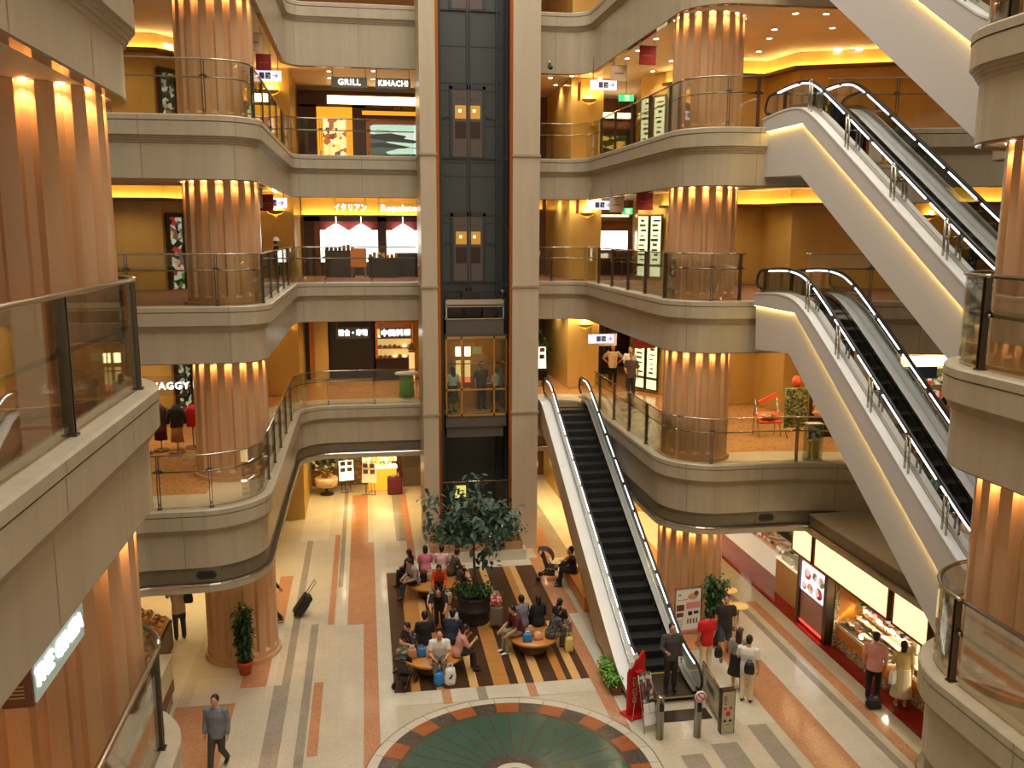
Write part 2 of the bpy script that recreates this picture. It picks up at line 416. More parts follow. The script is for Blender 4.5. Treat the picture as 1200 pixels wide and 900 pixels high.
plain('grey_suit', sr(120,108,92), rough=.5)
patchy('red_check', [sr(190,50,40), sr(230,220,210), sr(150,30,28), sr(220,150,130)], 18, .6)
patchy('leaflet_grey', [sr(110,108,104), sr(60,58,58), sr(190,186,180), sr(130,60,56)], 14, .6)
plain('fence_panel', sr(206,196,168), rough=.3)
plain('notice_grey', sr(150,144,128), rough=.5)
plain('cream_steel', sr(190,178,150), rough=.3, metal=.3)
emit('amber_soft', (1,.62,.22,1), .7)
plain('sign_case', sr(120,118,104), rough=.3)
emit('ginza_face', (.5,.62,.54,1), .22)
plain('ink_blue', sr(40,70,130), rough=.5)
plain('banner_print', sr(178,84,70), rough=.6)
plain('banner_pale', sr(206,186,156), rough=.6)
emit('amber_frame_glow', (1,.46,.03,1), .75)  # frame and valance glow by themselves, painted in for amber light on wood
patchy('food_glow', [(1,.62,.2,1), (.9,.8,.55,1), (.35,.12,.04,1), (1,.75,.35,1), (.15,.06,.03,1), (.95,.85,.6,1)], 5.5, .5, 1.1)
patchy('teal_shelves', [(.75,.95,.9,1), (.04,.05,.05,1), (.55,.75,.7,1), (.1,.12,.12,1), (.95,1,.98,1), (.03,.03,.03,1)], 1.6, .5, 1.0, stretch=(.5,1,3.2))
plain('awning_red', sr(150,58,48), rough=.6)
patchy('goods_dark', [sr(60,30,24), sr(110,40,30), sr(30,26,24), sr(80,70,50)], 7, .6)
patchy('goods_warm', [sr(230,150,60), sr(190,60,40), sr(90,120,60), sr(240,210,140), sr(120,70,40)], 9, .6)
emit('poster_lit', (.95,1,.8,1), .9)
emit('amber_counter', (1,.42,.03,1), .9)
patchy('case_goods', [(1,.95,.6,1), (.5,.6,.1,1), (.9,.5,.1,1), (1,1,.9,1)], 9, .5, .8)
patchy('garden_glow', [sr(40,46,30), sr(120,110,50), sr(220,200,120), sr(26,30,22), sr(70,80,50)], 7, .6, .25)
patchy('stone_rough', [sr(120,90,56), sr(140,110,70), sr(100,76,48)], 6, .9, 0, stretch=(1, 1, 3))
emit('soft_tube', (1,.85,.5,1), .9)
patchy('bar_glow', [sr(40,70,30), sr(190,150,60), sr(60,40,20), sr(230,190,90), sr(30,50,26)], 4.5, .5, .5, stretch=(.6, 1, 1.6))
glassy('green_glass', (.55,.72,.5,1), .6)
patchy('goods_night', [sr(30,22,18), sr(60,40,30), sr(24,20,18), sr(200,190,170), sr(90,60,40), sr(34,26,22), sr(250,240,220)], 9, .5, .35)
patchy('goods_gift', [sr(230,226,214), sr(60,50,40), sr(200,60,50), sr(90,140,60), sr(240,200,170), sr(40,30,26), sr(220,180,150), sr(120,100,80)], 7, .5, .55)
patchy('rack_goods', [sr(170,160,80), sr(90,110,60), sr(210,190,110), sr(60,70,50), sr(140,120,70)], 14, .6)
patchy('toy_red', [sr(220,80,60), sr(240,190,70), sr(230,130,110), sr(200,60,70), sr(250,220,140)], 6, .6)
patchy('teal_print', [sr(220,226,220), sr(90,140,140), sr(240,240,236), sr(60,110,120)], 10, .5)
plain('pillar_red', sr(170,130,120), rough=.35)
plain('pillar_orange', sr(222,100,60), rough=.4)
patchy('cake_print', [sr(150,40,60), sr(220,170,120), sr(240,230,220), sr(110,150,90), sr(190,80,80)], 5, .5, .5)
patchy('cake_goods', [sr(230,190,120), sr(150,90,40), sr(240,220,180), sr(190,60,50), sr(120,70,40), sr(250,240,220)], 8, .5)
patchy('base_speck', [sr(190,170,130), sr(150,130,96), sr(220,204,170), sr(120,100,74)], 30, .7)
emit('cream_lit', (1,.88,.6,1), .6)
emit('case_pale', (1,.92,.7,1), .35)
patchy('bread', [sr(214,150,70), sr(180,110,44), sr(232,184,104), sr(150,84,36), sr(240,206,150)], 8, .6)
# ------------------------------------------------------------------ levels and plan of the atrium (metres; X right, Y into the picture, Z up)
COP = {2: 4.97, 3: 9.27, 4: 13.53, 5: 18.38}       # top of each gallery coping
BOT = {2: 3.03, 3: 7.90, 4: 12.13, 5: 16.38}       # lower edge of each gallery fascia
CEI = {2: 3.33, 3: 8.18, 4: 12.42, 5: 16.72}       # ceilings of the storeys below them
NBOT = {2: 3.03, 3: 7.86, 4: 12.36, 5: 16.6}          # lower edge of the near left parapet
FLO = {1: 0.0, 2: 4.90, 3: 9.20, 4: 13.46, 5: 18.31}
YL = {2: 19.65, 3: 21.6, 4: 21.2, 5: 21.3}
YR = {2: 21.6, 3: 21.7, 4: 21.1, 5: 21.2}
XL, XR, YB = -2.3, 7.76, 31.4
PL, PR = 1.85, 5.77                                # outer faces of the lift pillars
def left_path(l):
    # near left bulge -> recess -> far left bulge -> back bay
    near = [(-2.35, -4, 0), (-2.35, 11.45, 1.2)]
    rx = -5.3 if l == 2 else -8.5
    mid = [(rx, 11.45, .3), (rx, YL[l], .5 if l == 2 else .3)]
    far = [(XL, YL[l], 1.5 if l == 2 else .95), (XL, YB, 1.1 if l == 2 else .55), (PL, YB, 0)]
    return rounded(near+mid+far)
def right_path(l):
    far = [(PR, YB, 0), (XR, YB, 1.1 if l == 2 else .75), (XR, YR[l], 1.5 if l == 2 else 1.3)]
    mid = [(11.4, YR[l], 5), (20.5, YR[l]-2.6, .3), (20.5, 13.2, .3)]
    near = [(9.75, 13.2, .1), (9.75, 11.6, .15), (7.62, 11.6, 1.38), (7.62, -4, 0)]
    return rounded(far+mid+near)
PATHS = {l: (left_path(l), right_path(l)) for l in (2, 3, 4, 5)}

nm_of = {2: 'second', 3: 'third', 4: 'fourth', 5: 'fifth'}
def fascia(name, path, l, label, b=None):
    z, b = COP[l], b or BOT[l]
    prof = [(-.30, z-.07), (-.30, z), (.015, z), (.04, z-.025), (.04, z-.13), (.015, z-.134), (.015, z-.146), (.03, z-.15),
            (.03, z-.45), (-.01, z-.455), (-.01, z-.50), (-.04, z-.505), (-.04, z-.55), (-.07, z-.555), (-.07, z-.60), (-.10, z-.61)]
    mi = [0, 0, 0, 0, 1, 1, 1, 0, 2, 2, 2, 2, 2, 2, 2]
    if l == 2:
        prof += [(-.10, 3.60), (-.16, 3.59), (-.16, 3.24), (-.06, 3.23), (-.04, 3.20), (-.06, 3.17), (-.06, b), (-.22, b), (-.22, b+.32)]
        mi += [0, 1, 3, 4, 4, 4, 0, 0, 0]
    else:
        prof += [(-.10, b+.02), (-.11, b), (-.24, b), (-.24, b+.30)]
        mi += [0, 1, 5, 0]
    m = MB().sweep(path, prof, mi)
    # vertical panel joints
    L = plen(path); d = .9
    while d < L[-1]-.3:
        (px, py), (tx, ty) = at_len(path, L, d); nx, ny = ty, -tx
        for (o, z0, z1) in ((.042, z-.13, z-.02), (.032, z-.45, z-.16), (-.098, (3.6 if l == 2 else b+.02), z-.61)):
            a = Vector((px+nx*o, py+ny*o, 0)); h = Vector((tx, ty, 0))*.006
            m.add([a-h+Vector((0,0,z0)), a+h+Vector((0,0,z0)), a+h+Vector((0,0,z1)), a-h+Vector((0,0,z1))], [(0,1,2,3)], 1)
        d += 2.05
    return struct(m.build(name, ['marble', 'marble_line', 'marble_mould', 'soffit_band', 'steel', 'soffit_edge']), label)

for l in (2, 3, 4, 5):
    pl, pr_ = PATHS[l]
    nm = {2: 'second', 3: 'third', 4: 'fourth', 5: 'fifth'}[l]
    k = min(range(len(pl)), key=lambda i: math.dist(pl[i], (-6.0, 11.45)) if pl[i][1] < 11.6 else 99); k = next(i for i in range(len(pl)) if pl[i][1] > 11.6)
    fascia('wall_left', pl[:k], l, f'beige stone parapet edge of the near left gallery at the {nm} level', NBOT[l])
    fascia('wall_left', pl[k-1:], l, f'beige stone parapet edge of the far left gallery at the {nm} level')
    fascia('wall_right', pr_, l, f'beige stone parapet edge of the right gallery at the {nm} level')
    fl = MB(); zf = FLO[l]; cz = CEI[l]
    ol = inset(pl, -.28); orr = inset(pr_, -.28)
    polyL = ol+[(PL, 46), (-16, 46), (-16, -4)]
    polyR = [(PR, 46)]+orr+[(22, -4), (22, 46)]
    mat = 'carpet_brown' if l == 3 else 'upper_floor'
    fl.add([(x, y, zf) for x, y in polyL], [tuple(range(len(polyL)))[::-1]], 0)
    fl.add([(x, y, zf) for x, y in polyR], [tuple(range(len(polyR)))[::-1]], 0)
    fl.add([(PL, 31.7, zf), (PR, 31.7, zf), (PR, 46, zf), (PL, 46, zf)], [(0,1,2,3)], 0)
    # a pale stone border along the parapet
    for p, s0 in ((pl, -1.5), (pr_, -1.5)):
        a = inset(p, -.29); b = inset(p, s0)
        if l != 3: fl.add([(x, y, zf+.004) for x, y in a]+[(x, y, zf+.004) for x, y in b], [(i, i+1, len(a)+i+1, len(a)+i) for i in range(len(a)-1)], 1)
    struct(fl.build('floor', [mat, 'tile_cream']), f'polished floor of the {nm} level galleries')
    ce = MB()
    cl = inset(pl, -.22); cr_ = inset(pr_, -.22)
    pL = cl+[(PL, 46), (-16, 46), (-16, -4)]; pR = [(PR, 46)]+cr_+[(22, -4), (22, 46)]
    ce.add([(x, y, cz) for x, y in pL], [tuple(range(len(pL)))], 0)
    ce.add([(x, y, cz) for x, y in pR], [tuple(range(len(pR)))], 0)
    ce.add([(PL, 31.7, cz), (PR, 31.7, cz), (PR, 46, cz), (PL, 46, cz)], [(3,2,1,0)], 0)
    struct(ce.build('ceiling', ['soffit']), f'beige ceiling under the {nm} level galleries')

# lower soffits round the columns, flush with the parapet edges
for l in (2, 3, 4, 5):
    pl, pr_ = inset(PATHS[l][0], -.20), inset(PATHS[l][1], -.20); L1, L2 = plen(pl), plen(pr_)
    def sec(p, L, a, b):
        best = []
        for q in (a, b):
            i = min(range(len(p)), key=lambda k: 0) if False else None
            d = min(((Vector(at_len(p, L, L[-1]*k/4000)[0])-Vector(q)).length, L[-1]*k/4000) for k in range(4001))[1]; best.append(d)
        return cut(p, L, min(best), max(best))
    lx = -4.9 if l == 2 else -8.2
    polys = [sec(pl, L1, (lx+.05, YL[l]+.2), (XL-.2, 24.9))+[(lx, 24.9)], sec(pr_, L2, (XR+.2, 24.9), (10.4, YR[l]+.2))+[(10.4, 24.9)],
             sec(pl, L1, (-2.55, -3.9), (lx, 11.25))+[(lx-2.5, 11.25), (lx-2.5, -3.9)], sec(pr_, L2, (9.8, 12.0), (7.82, -3.9))+[(14, -3.9), (14, 12.0)]]
    m = MB()
    for k, p in enumerate(polys): m.prism(p, (NBOT if k == 2 else BOT)[l]+.03, CEI[l]+.06)
    struct(m.build('ceiling', 'soffit'), f'low soffits round the columns under the {nm_of[l]} level')
# ------------------------------------------------------------------ inner walls storey by storey
LW = [(-15.8, 29.0), (-6.05, 29.0), (-5.0, 30.3), (-4.7, 34.0), (-2.5, 34.0), (-2.5, 38.6)]
RW = [(7.82, 38.6), (7.82, 34.0), (9.07, 34.0), (9.07, 37.6)]
RW2 = [(11.75, 38.7), (10.35, 33.4), (11.5, 31.2), (12.2, 29.9), (13.75, 29.9), (14.05, 28.2), (17.3, 26.8), (21.5, 24.4)]
def wall(name, path, z0, z1, mat, label, th=.12):
    a = path; b = inset(path, -th); n = len(a); m = MB()
    vs = [(x, y, z0) for x, y in a]+[(x, y, z1) for x, y in a]+[(x, y, z0) for x, y in b]+[(x, y, z1) for x, y in b]
    fs = []
    for i in range(n-1): fs += [(i, i+1, n+i+1, n+i), (2*n+i+1, 2*n+i, 3*n+i, 3*n+i+1)]
    fs += [(0, n, 3*n, 2*n), (n-1, 3*n-1, 4*n-1, 2*n-1)]
    m.add(vs, fs, 0)
    return struct(m.build(name, mat), label)
ST = [(1, 0.0, CEI[2]), (2, FLO[2], CEI[3]), (3, FLO[3], CEI[4]), (4, FLO[4], CEI[5])]
for s, z0, z1 in ST:
    nm = {1: 'ground', 2: 'second', 3: 'third', 4: 'fourth'}[s]
    wall('wall_left_inner', LW, z0+.01, z1-.01, 'gold_wall', f'golden marble inner wall of the left gallery, {nm} level')
    wall('wall_right_inner', RW, z0+.01, z1-.01, 'gold_wall', f'golden marble pier right of the lift, {nm} level')
    if s > 1: wall('wall_right_inner', RW2, z0+.01, z1-.01, 'gold_wall', f'golden marble inner wall of the right gallery, {nm} level')
    else: wall('wall_right_inner', [(11.75, 38.7), (10.35, 33.4), (11.2, 32.4), (15.8, 32.4)], z0+.01, z1-.01, 'gold_wall', 'golden marble wall behind the right ground floor shops')
    wall('wall_back', [(-15.8, 39.0), (21.8, 39.0)], z0+.01, z1-.01, 'mid_brown', f'brown back wall behind the {nm} level shops')
struct(MB().box(-15.95, -15.8, -4, 46, 0, 19).build('wall_left_outer', 'gold_wall'), 'far left end wall')
struct(MB().box(21.8, 21.95, -4, 46, 0, 19).build('wall_right_outer', 'gold_wall'), 'far right end wall')

wall('wall_left_inner', LW, FLO[5]+.01, 22.4, 'gold_wall', 'golden marble inner wall of the left gallery, fifth level')
wall('wall_right_inner', RW, FLO[5]+.01, 22.4, 'gold_wall', 'golden marble pier right of the lift, fifth level'); wall('wall_right_inner', RW2, FLO[5]+.01, 22.4, 'gold_wall', 'golden marble inner wall of the right gallery, fifth level')
wall('wall_back', [(-15.8, 39.0), (21.8, 39.0)], FLO[5]+.01, 22.4, 'tan', 'back wall behind the fifth level shops')
c5 = MB()
for p, o_ in ((PATHS[5][0], [(PL, 46), (-16, 46), (-16, -4)]), (PATHS[5][1], [(22, -4), (22, 46), (PR, 46)])):
    q = inset(p, -.1)+o_; c5.prism(q, 22.45, 22.6)
c5.box(PL, PR, 31.7, 46, 22.45, 22.6)
struct(c5.build('ceiling', 'soffit'), 'ceiling over the fifth level galleries')
# glowing cove bulkheads on the inner walls
def cove(path, s, label):
    z1 = CEI[s+1]-.012; zb = z1-.52; m = MB()
    m.sweep(path, [(.16, z1), (.16, zb+.06), (.20, zb+.04), (.34, zb+.04), (.34, zb+.09), (.36, zb+.09), (.36, zb), (.01, zb)], [0, 1, 1, 1, 1, 1, 1])
    o = struct(m.build('trim_1', ['gold_wall', 'mid_brown']), label)
    e = MB().sweep(inset(path, 0), [(.215, zb+.06), (.315, zb+.06)]); e.build('cove_lamp', 'cove_lamp', o)
for s in (2, 3, 4):
    nm = {2: 'second', 3: 'third', 4: 'fourth'}[s]
    cove([(-15.6, 29.0), (-6.05, 29.0), (-5.0, 30.3), (-4.7, 33.7)], s, f'cove bulkhead with yellow lamp on the left wall, {nm} level')
    if s == 3: cove([(5.9, 38.98), (7.7, 38.98)], s, 'short cove bulkhead at the back right of the lift, third level')
    cove([(11.0, 32.16), (11.5, 31.2), (12.2, 29.9), (13.75, 29.9), (14.05, 28.2), (17.3, 26.8), (21.4, 24.46)], s, f'cove bulkhead with yellow lamp on the right wall, {nm} level')

# ------------------------------------------------------------------ ground floor pattern
g = MB()
G = ['granite_cream', 'granite_light', 'granite_pink', 'granite_grey', 'granite_red', 'ring_dark', 'ring_terra', 'ring_light', 'pool_green', 'bronze_line', 'wood_dark', 'wood_mid', 'wood_pale']
gi = {n: i for i, n in enumerate(G)}
ZR = [.003]
def rect(x0, x1, y0, y1, mat, z=None):
    if z is None: ZR[0] += .00008; z = ZR[0]
    g.add([(x0,y0,z),(x1,y0,z),(x1,y1,z),(x0,y1,z)], [(0,1,2,3)], gi[mat])
g.add([(-16,-4,0),(22,-4,0),(22,46,0),(-16,46,0)], [(0,1,2,3)], 0)
for a in [(-2.43,-2.05,5,21.0,'granite_grey'), (-2.25,-2.05,21.0,24.4,'granite_grey'), (-1.72,-1.52,5,24.4,'granite_grey'), (-1.47,-1.24,17.8,21.0,'granite_pink'),
          (-.26,.10,5,31.0,'granite_pink'), (.10,.48,5,31.0,'granite_light'), (-.72,-.26,24.2,31.0,'granite_pink'), (-1.05,-.72,24.2,32.5,'granite_light'),
          (-1.27,-1.09,24.3,32.0,'granite_pink'), (-1.05,-.9,27,38,'granite_grey'), (-2.25,-2.05,24.4,31.5,'granite_grey'), (-2.9,-2.5,24.6,28.2,'granite_pink'),
          (-3.25,-2.62,21.0,22.6,'granite_pink'), (-4.6,-3.25,16,20.3,'granite_pink'), (-4.3,-3.4,20.3,21.6,'granite_light'), (-2.62,-2.43,21,24.4,'granite_light'),
          (-5.6,-4.6,14,30,'tilec'), (-.72,-.1,31,37,'granite_pink'), (.9,1.25,31,39,'granite_grey'), (1.25,1.5,29,37,'granite_pink'), (.1,.9,31,39,'granite_light'),
          (-2.5,-1.5,31.5,39,'granite_light'), (.48,5.45,19.55,20.18,'granite_light'), (1.6,1.82,19.5,20.18,'granite_pink'), (2.45,2.68,19.5,20.18,'granite_grey'), (3.69,3.9,19.5,20.18,'granite_pink'),
          (5.32,5.95,17.0,28.6,'granite_pink'), (5.66,5.95,17.0,24.0,'granite_light'), (.48,5.32,27.95,28.5,'granite_light'), (5.6,6.3,28.5,40,'granite_pink'), (6.3,6.8,28.5,39,'granite_grey'),
          (6.8,7.4,28.5,40,'granite_light'), (5.0,5.6,14.8,17.4,'granite_pink'), (6.4,6.9,14.5,16.6,'granite_grey'), (7.2,7.8,14.5,16.9,'granite_grey'), (8.3,8.75,14,17.6,'granite_grey'),
          (9.02,9.98,5,21.2,'granite_pink'), (8.2,9.0,17.5,24,'granite_light'), (10.75,10.95,5,30,'granite_grey'), (11.15,11.45,5,24,'granite_pink'), (9.98,10.75,5,34,'granite_light'),
          (7.6,9.2,21.2,26,'granite_pink'), (9.2,9.9,21.2,34,'granite_pink'), (11.86,13.0,5,32,'granite_red'), (8.0,9.0,26,34,'granite_light')]:
    rect(*a[:4], 'granite_light' if a[4] == 'tilec' else a[4])
# sunken timber deck with its stripes
struct_floor = None
sx = [(.47,.88,'wood_dark'),(.88,1.10,'wood_mid'),(1.10,1.49,'wood_dark'),(1.49,1.72,'wood_mid'),(1.72,2.31,'wood_dark'),(2.31,2.52,'wood_pale'),(2.52,2.90,'wood_dark'),
      (2.90,3.30,'wood_mid'),(3.30,3.51,'wood_dark'),(3.51,3.69,'wood_pale'),(3.69,3.91,'wood_dark'),(3.91,4.15,'wood_pale'),(4.15,4.51,'wood_dark'),(4.51,4.73,'wood_mid'),(4.73,4.88,'wood_dark'),(4.88,5.10,'wood_pale'),(5.10,5.32,'wood_dark')]
for a, b, mt in sx: rect(a, b, 20.17, 23.6, mt)
sb = [(.47,.88,'wood_dark'),(.88,1.12,'wood_mid'),(1.12,1.33,'wood_mid'),(1.33,1.51,'wood_pale'),(1.51,1.72,'wood_dark'),(1.72,2.1,'wood_mid'),(2.1,2.6,'wood_pale'),(2.6,3.0,'wood_dark'),(3.0,3.15,'wood_pale'),(3.15,3.5,'wood_dark'),
      (3.5,3.72,'wood_pale'),(3.72,4.3,'wood_dark'),(4.3,4.52,'wood_mid'),(4.52,4.72,'wood_pale'),(4.72,5.32,'wood_dark')]
for a, b, mt in sb: rect(a, b, 25.6 if a < 3.6 or b < 3.2 else 23.6, 27.96, mt)
for a, b, mt in [(.47,.9,'wood_dark'),(.9,1.35,'wood_mid'),(1.35,1.55,'wood_pale'),(1.55,1.75,'wood_dark'),(1.75,2.3,'wood_mid'),(2.3,3.1,'wood_dark'),(3.1,3.62,'wood_pale'),(3.62,3.9,'wood_dark')]: rect(a, b, 23.6, 25.6, mt)
# round medallion
cx, cy = 2.8, 16.45
def ann(r0, r1, mats, n=96, z=.0095, gap=0):
    k = len(mats)
    for j in range(n):
        a0 = 2*pi*j/n; a1 = 2*pi*(j+1)/n
        g.add([(cx+r0*cos(a0), cy+r0*sin(a0), z), (cx+r1*cos(a0), cy+r1*sin(a0), z), (cx+r1*cos(a1), cy+r1*sin(a1), z), (cx+r0*cos(a1), cy+r0*sin(a1), z)], [(0,1,2,3)], gi[mats[(j*k//n) % k]])
ann(3.09, 3.11, ['bronze_line']); ann(2.87, 3.09, ['ring_light']); ann(2.46, 2.87, ['ring_dark', 'ring_terra']*16); ann(2.38, 2.46, ['bronze_line'])
ann(.75, 2.38, ['pool_green']); ann(.45, .75, ['ring_dark']); ann(.28, .45, ['ring_light']); ann(.001, .28, ['ring_terra'])
for j in range(32):
    a = 2*pi*(j+.5)/32; d = Vector((cos(a), sin(a), 0)); p = Vector((-sin(a), cos(a), 0))*.014; c = Vector((cx, cy, .0125))
    g.add([c+d*.75-p, c+d*2.4-p, c+d*2.4+p, c+d*.75+p], [(0,1,2,3)], gi['bronze_line'])
    e = 2*pi*j/32; d = Vector((cos(e), sin(e), 0)); p = Vector((-sin(e), cos(e), 0))*.006
    g.add([c+d*2.87-p, c+d*3.09-p, c+d*3.09+p, c+d*2.87+p], [(0,1,2,3)], gi['bronze_line'])
struct(g.build('floor', G), 'ground floor of striped granite with timber deck and round green medallion')

# ------------------------------------------------------------------ fluted columns
def flute_lamp_light(loc, power):
    l = bpy.data.lights.new('flute_light', 'SPOT'); l.energy = power; l.color = (1, .6, .24); l.spot_size = radians(75); l.spot_blend = .8; l.shadow_soft_size = .03
    o = bpy.data.objects.new('flute_light', l); COL.objects.link(o); o.location = loc; return o
NF = 16
def column(cx, cy, z0, z1, label, R=.9, lights=True, power=30., front=None):
    t = thing('fluted_column', (cx, cy, z0), label, 'column', group=None)
    t['kind'] = 'thing'
    h = z1-z0-.004; m = MB(); vs = []; seg = 8; n = NF*seg; D = .075
    zs = [0, .1, .1, .22, .26, .30, .36, h]; dk = [0, 0, 0, 0, .35, .75, 1, 1]; rr = [.07, .07, 0, 0, 0, 0, 0, 0]
    for z, k, ex in zip(zs, dk, rr):
        for j in range(n):
            a = 2*pi*j/n; u = (j % seg)/seg
            if u < .5 and k > 0:
                q = sin(pi*u/.5); kk = max(0, min(1, (k-(1-q)*.8)/.2)) if k < 1 else 1
                r = R-D*kk*min(1, q*1.8)
            else: r = R
            vs.append(((r+ex)*cos(a), (r+ex)*sin(a), z))
    fs = [(i*n+j, i*n+(j+1) % n, (i+1)*n+(j+1) % n, (i+1)*n+j) for i in range(len(zs)-1) for j in range(n)]
    nb = 2*n
    m2 = MB(); m2.add(vs[:2*n]+[v for v in vs[2*n:3*n]], [f for f in fs if max(f) < 3*n], 0)
    m2.build('base', 'column_stone', t)
    m.add(vs[2*n:], [tuple(i-2*n for i in f) for f in fs if min(f) >= 2*n], 0)
    m.lathe([(R+.002, h*.52), (R+.002, h*.52+.008)], n=64, mi=1) if False else None
    m.build('shaft', 'column_stone', t)
    if lights:
        for q in range(NF):
            a = 2*pi*(q+.25)/NF
            if front is not None and (cos(a)*front[0]+sin(a)*front[1]) < -.25: continue
            px, py = cos(a)*(R-.028), sin(a)*(R-.028)
            MB().lathe([(.034, h-.012), (.04, h-.002)], (px, py, 0), 10).build('downlight', 'flute_lamp', t)
            flute_lamp_light((cx+px, cy+py, z0+h-.02), power)
    return t
def fr(cx, cy):
    d = Vector((-cx, -cy)); d.normalize(); return d
COLS = {'far left': (-3.4, 23.05), 'far right': (8.92, 23.05), 'near left': (-3.5, 10.02), 'near right': (8.98, 10.2)}
for nm, (x, y) in COLS.items():
    for s, z0, z1 in ST:
        lv = {1: 'ground', 2: 'second', 3: 'third', 4: 'fourth'}[s]
        if (nm == 'near left' and s in (1, 4)) or (nm == 'near right' and s in (1, 4)): continue
        place = {'far left': 'at the left corner beside the back bay', 'far right': 'at the right corner beside the white escalators', 'near left': 'at the left edge of the view', 'near right': 'at the right edge of the view'}[nm]
        column(x, y, z0+.004 if s > 1 else .008, (NBOT if nm == 'near left' else BOT)[s+1]+.028, f'fluted pinkish stone column {place}, {lv} level storey', front=fr(x, y), power=34 if 'near' in nm else 30)

# ------------------------------------------------------------------ lift shaft
sh = MB()
sh.box(PL, 2.36, 29.55, 31.75, 0, 19.5); 
struct(sh.build('wall_back_left_pillar', 'pillar_stone'), 'tall beige stone pillar left of the glass lift')
sh = MB(); sh.box(4.87, PR, 29.55, 31.75, 0, 19.5)
struct(sh.build('wall_back_right_pillar', 'pillar_stone'), 'tall beige stone pillar right of the glass lift')
for x0, x1, nm in ((PL, 2.36, 'left'), (4.87, PR, 'right')):
    m = MB()
    for l in (2, 3, 4): m.box(x0-.03, x1+.03, 29.5, 31.3, COP[l]-.10, COP[l]-.03)
    struct(m.build('trim_2', 'marble_mould'), f'stone rings round the {nm} lift pillar')
bw = MB(); bw.box(2.36, 4.87, 31.62, 31.75, 0, 19.5, 0)
for z in (7.35, 7.5, 8.9, 11.3, 11.55, 12.9, 15.75, 16.0, 13.35, 17.2, 10.2+4.4): bw.box(2.44, 4.80, 31.605, 31.62, z, z+.022, 1)
bw.box(2.36, 2.37, 29.6, 31.62, 0, 19.5, 0); bw.box(4.86, 4.87, 29.6, 31.62, 0, 19.5, 0)
for x in (2.62, 4.62): bw.box(x-.03, x+.03, 31.5, 31.62, 0, 19.5, 1)
bw.box(3.585, 3.635, 31.54, 31.6, 8.1, 19.5, 1); bw.box(3.68, 3.72, 31.54, 31.6, 8.1, 19.5, 1)
struct(bw.build('wall_back', ['shaft_grey', 'shaft_line']), 'dark grey panelled lining of the lift shaft')
ct = MB(); ct.box(2.36, 2.46, 29.56, 29.66, 0.9, 19.5); ct.box(4.77, 4.87, 29.56, 29.66, .9, 19.5)
struct(ct.build('trim_3', 'copper_trim'), 'polished copper edging on both sides of the lift shaft')
gr = MB(); gr.box(4.785, 4.855, 29.75, 30.1, 0, 19.5); gr.box(2.47, 2.56, 29.75, 30.1, 0, 19.5); gr.box(4.785, 4.855, 30.6, 30.8, 0, 19.5)
struct(gr.build('trim_4', 'charcoal'), 'dark guide rails of the lift')
SKY_POWER, WORLD, EXPO = 7000., .66, .14
DLP = {1: 120., 2: 105., 3: 90., 4: 90.}
# ------------------------------------------------------------------ glass railings on the parapets
def nearest_len(path, L, p):
    best = (1e9, 0)
    for i in range(len(path)-1):
        a = Vector(path[i]); b = Vector(path[i+1]); ab = b-a; t = max(0, min(1, (Vector(p)-a).dot(ab)/max(1e-9, ab.dot(ab)))); q = a+ab*t
        d = (q-Vector(p)).length
        if d < best[0]: best = (d, L[i]+t*ab.length)
    return best[1]
def railing(path, p0, p1, z, posts, label, every=None, off=-.15, fat=1., bracket=True):
    mh = .70 if fat > 1 else .82
    """clear glass parapet rail along a stretch of gallery edge, with posts at the given plan points"""
    full = inset(path, off); LL = plen(full); d0, d1 = nearest_len(full, LL, p0), nearest_len(full, LL, p1)
    sec = cut(full, LL, d0, d1); L = plen(sec)
    t = thing('glass_railing', (sec[0][0], sec[0][1], z), label, 'railing')
    o = Vector((sec[0][0], sec[0][1])); q = [(x-o.x, y-o.y) for x, y in sec]
    hr = MB(); hr.tube([(x, y, 1.2) for x, y in q], .030*fat**2, 8, squash=.7); hr.build('handrail', 'steel', t)
    mr = MB(); mq = inset(q, -.045); mr.tube([(x, y, mh) for x, y in mq], .019*fat**2, 8); mr.build('middle_rail', 'steel', t)
    ds = sorted(nearest_len(sec, L, p) for p in posts)
    if every:
        e = []; b = [0]+ds+[L[-1]]
        for a, c in zip(b, b[1:]):
            k = max(1, int(round((c-a)/every)))
            e += [a+(c-a)*i/k for i in range(1, k)]
        ds = sorted(ds+e)
    qs = [0]+ds+[L[-1]]
    for a, b in zip(qs, qs[1:]):
        if b-a < .12: continue
        pn = cut(q, L, a+.025, b-.025)
        m = MB().sweep(pn, [(.008, .02), (.008, 1.175), (-.008, 1.175), (-.008, .02)], closed_prof=True, caps=True); m.build('glass_panel', 'rail_glass', t)
    for d in ds:
        (x, y), (tx, ty) = at_len(q, L, d); nx, ny = ty, -tx; m = MB(); R = Matrix(((tx, nx, 0), (ty, ny, 0), (0, 0, 1)))
        for s in (-1, 1): m.obox((x+tx*.024*s*fat-nx*.012, y+ty*.024*s*fat-ny*.012, .595), (.013*fat, .075*fat, 1.17), R)
        m.obox((x-nx*.01, y-ny*.01, .01), (.09*fat, .11*fat, .02), R)
        for zz in (.09, .13): m.obox((x, y, zz), (.06*fat, .02, .02), R)
        if bracket: m.plate([(-.16*fat, mh-.02), (.16*fat, mh-.02), (.03, mh+.07*fat), (-.03, mh+.07*fat)], (x-nx*.055, y-ny*.055, 0), (tx, ty, 0), (0, 0, 1), .014)
        m.build('post', 'steel_dark', t)
    return t
nmz = {2: 'second', 3: 'third', 4: 'fourth', 5: 'fifth'}
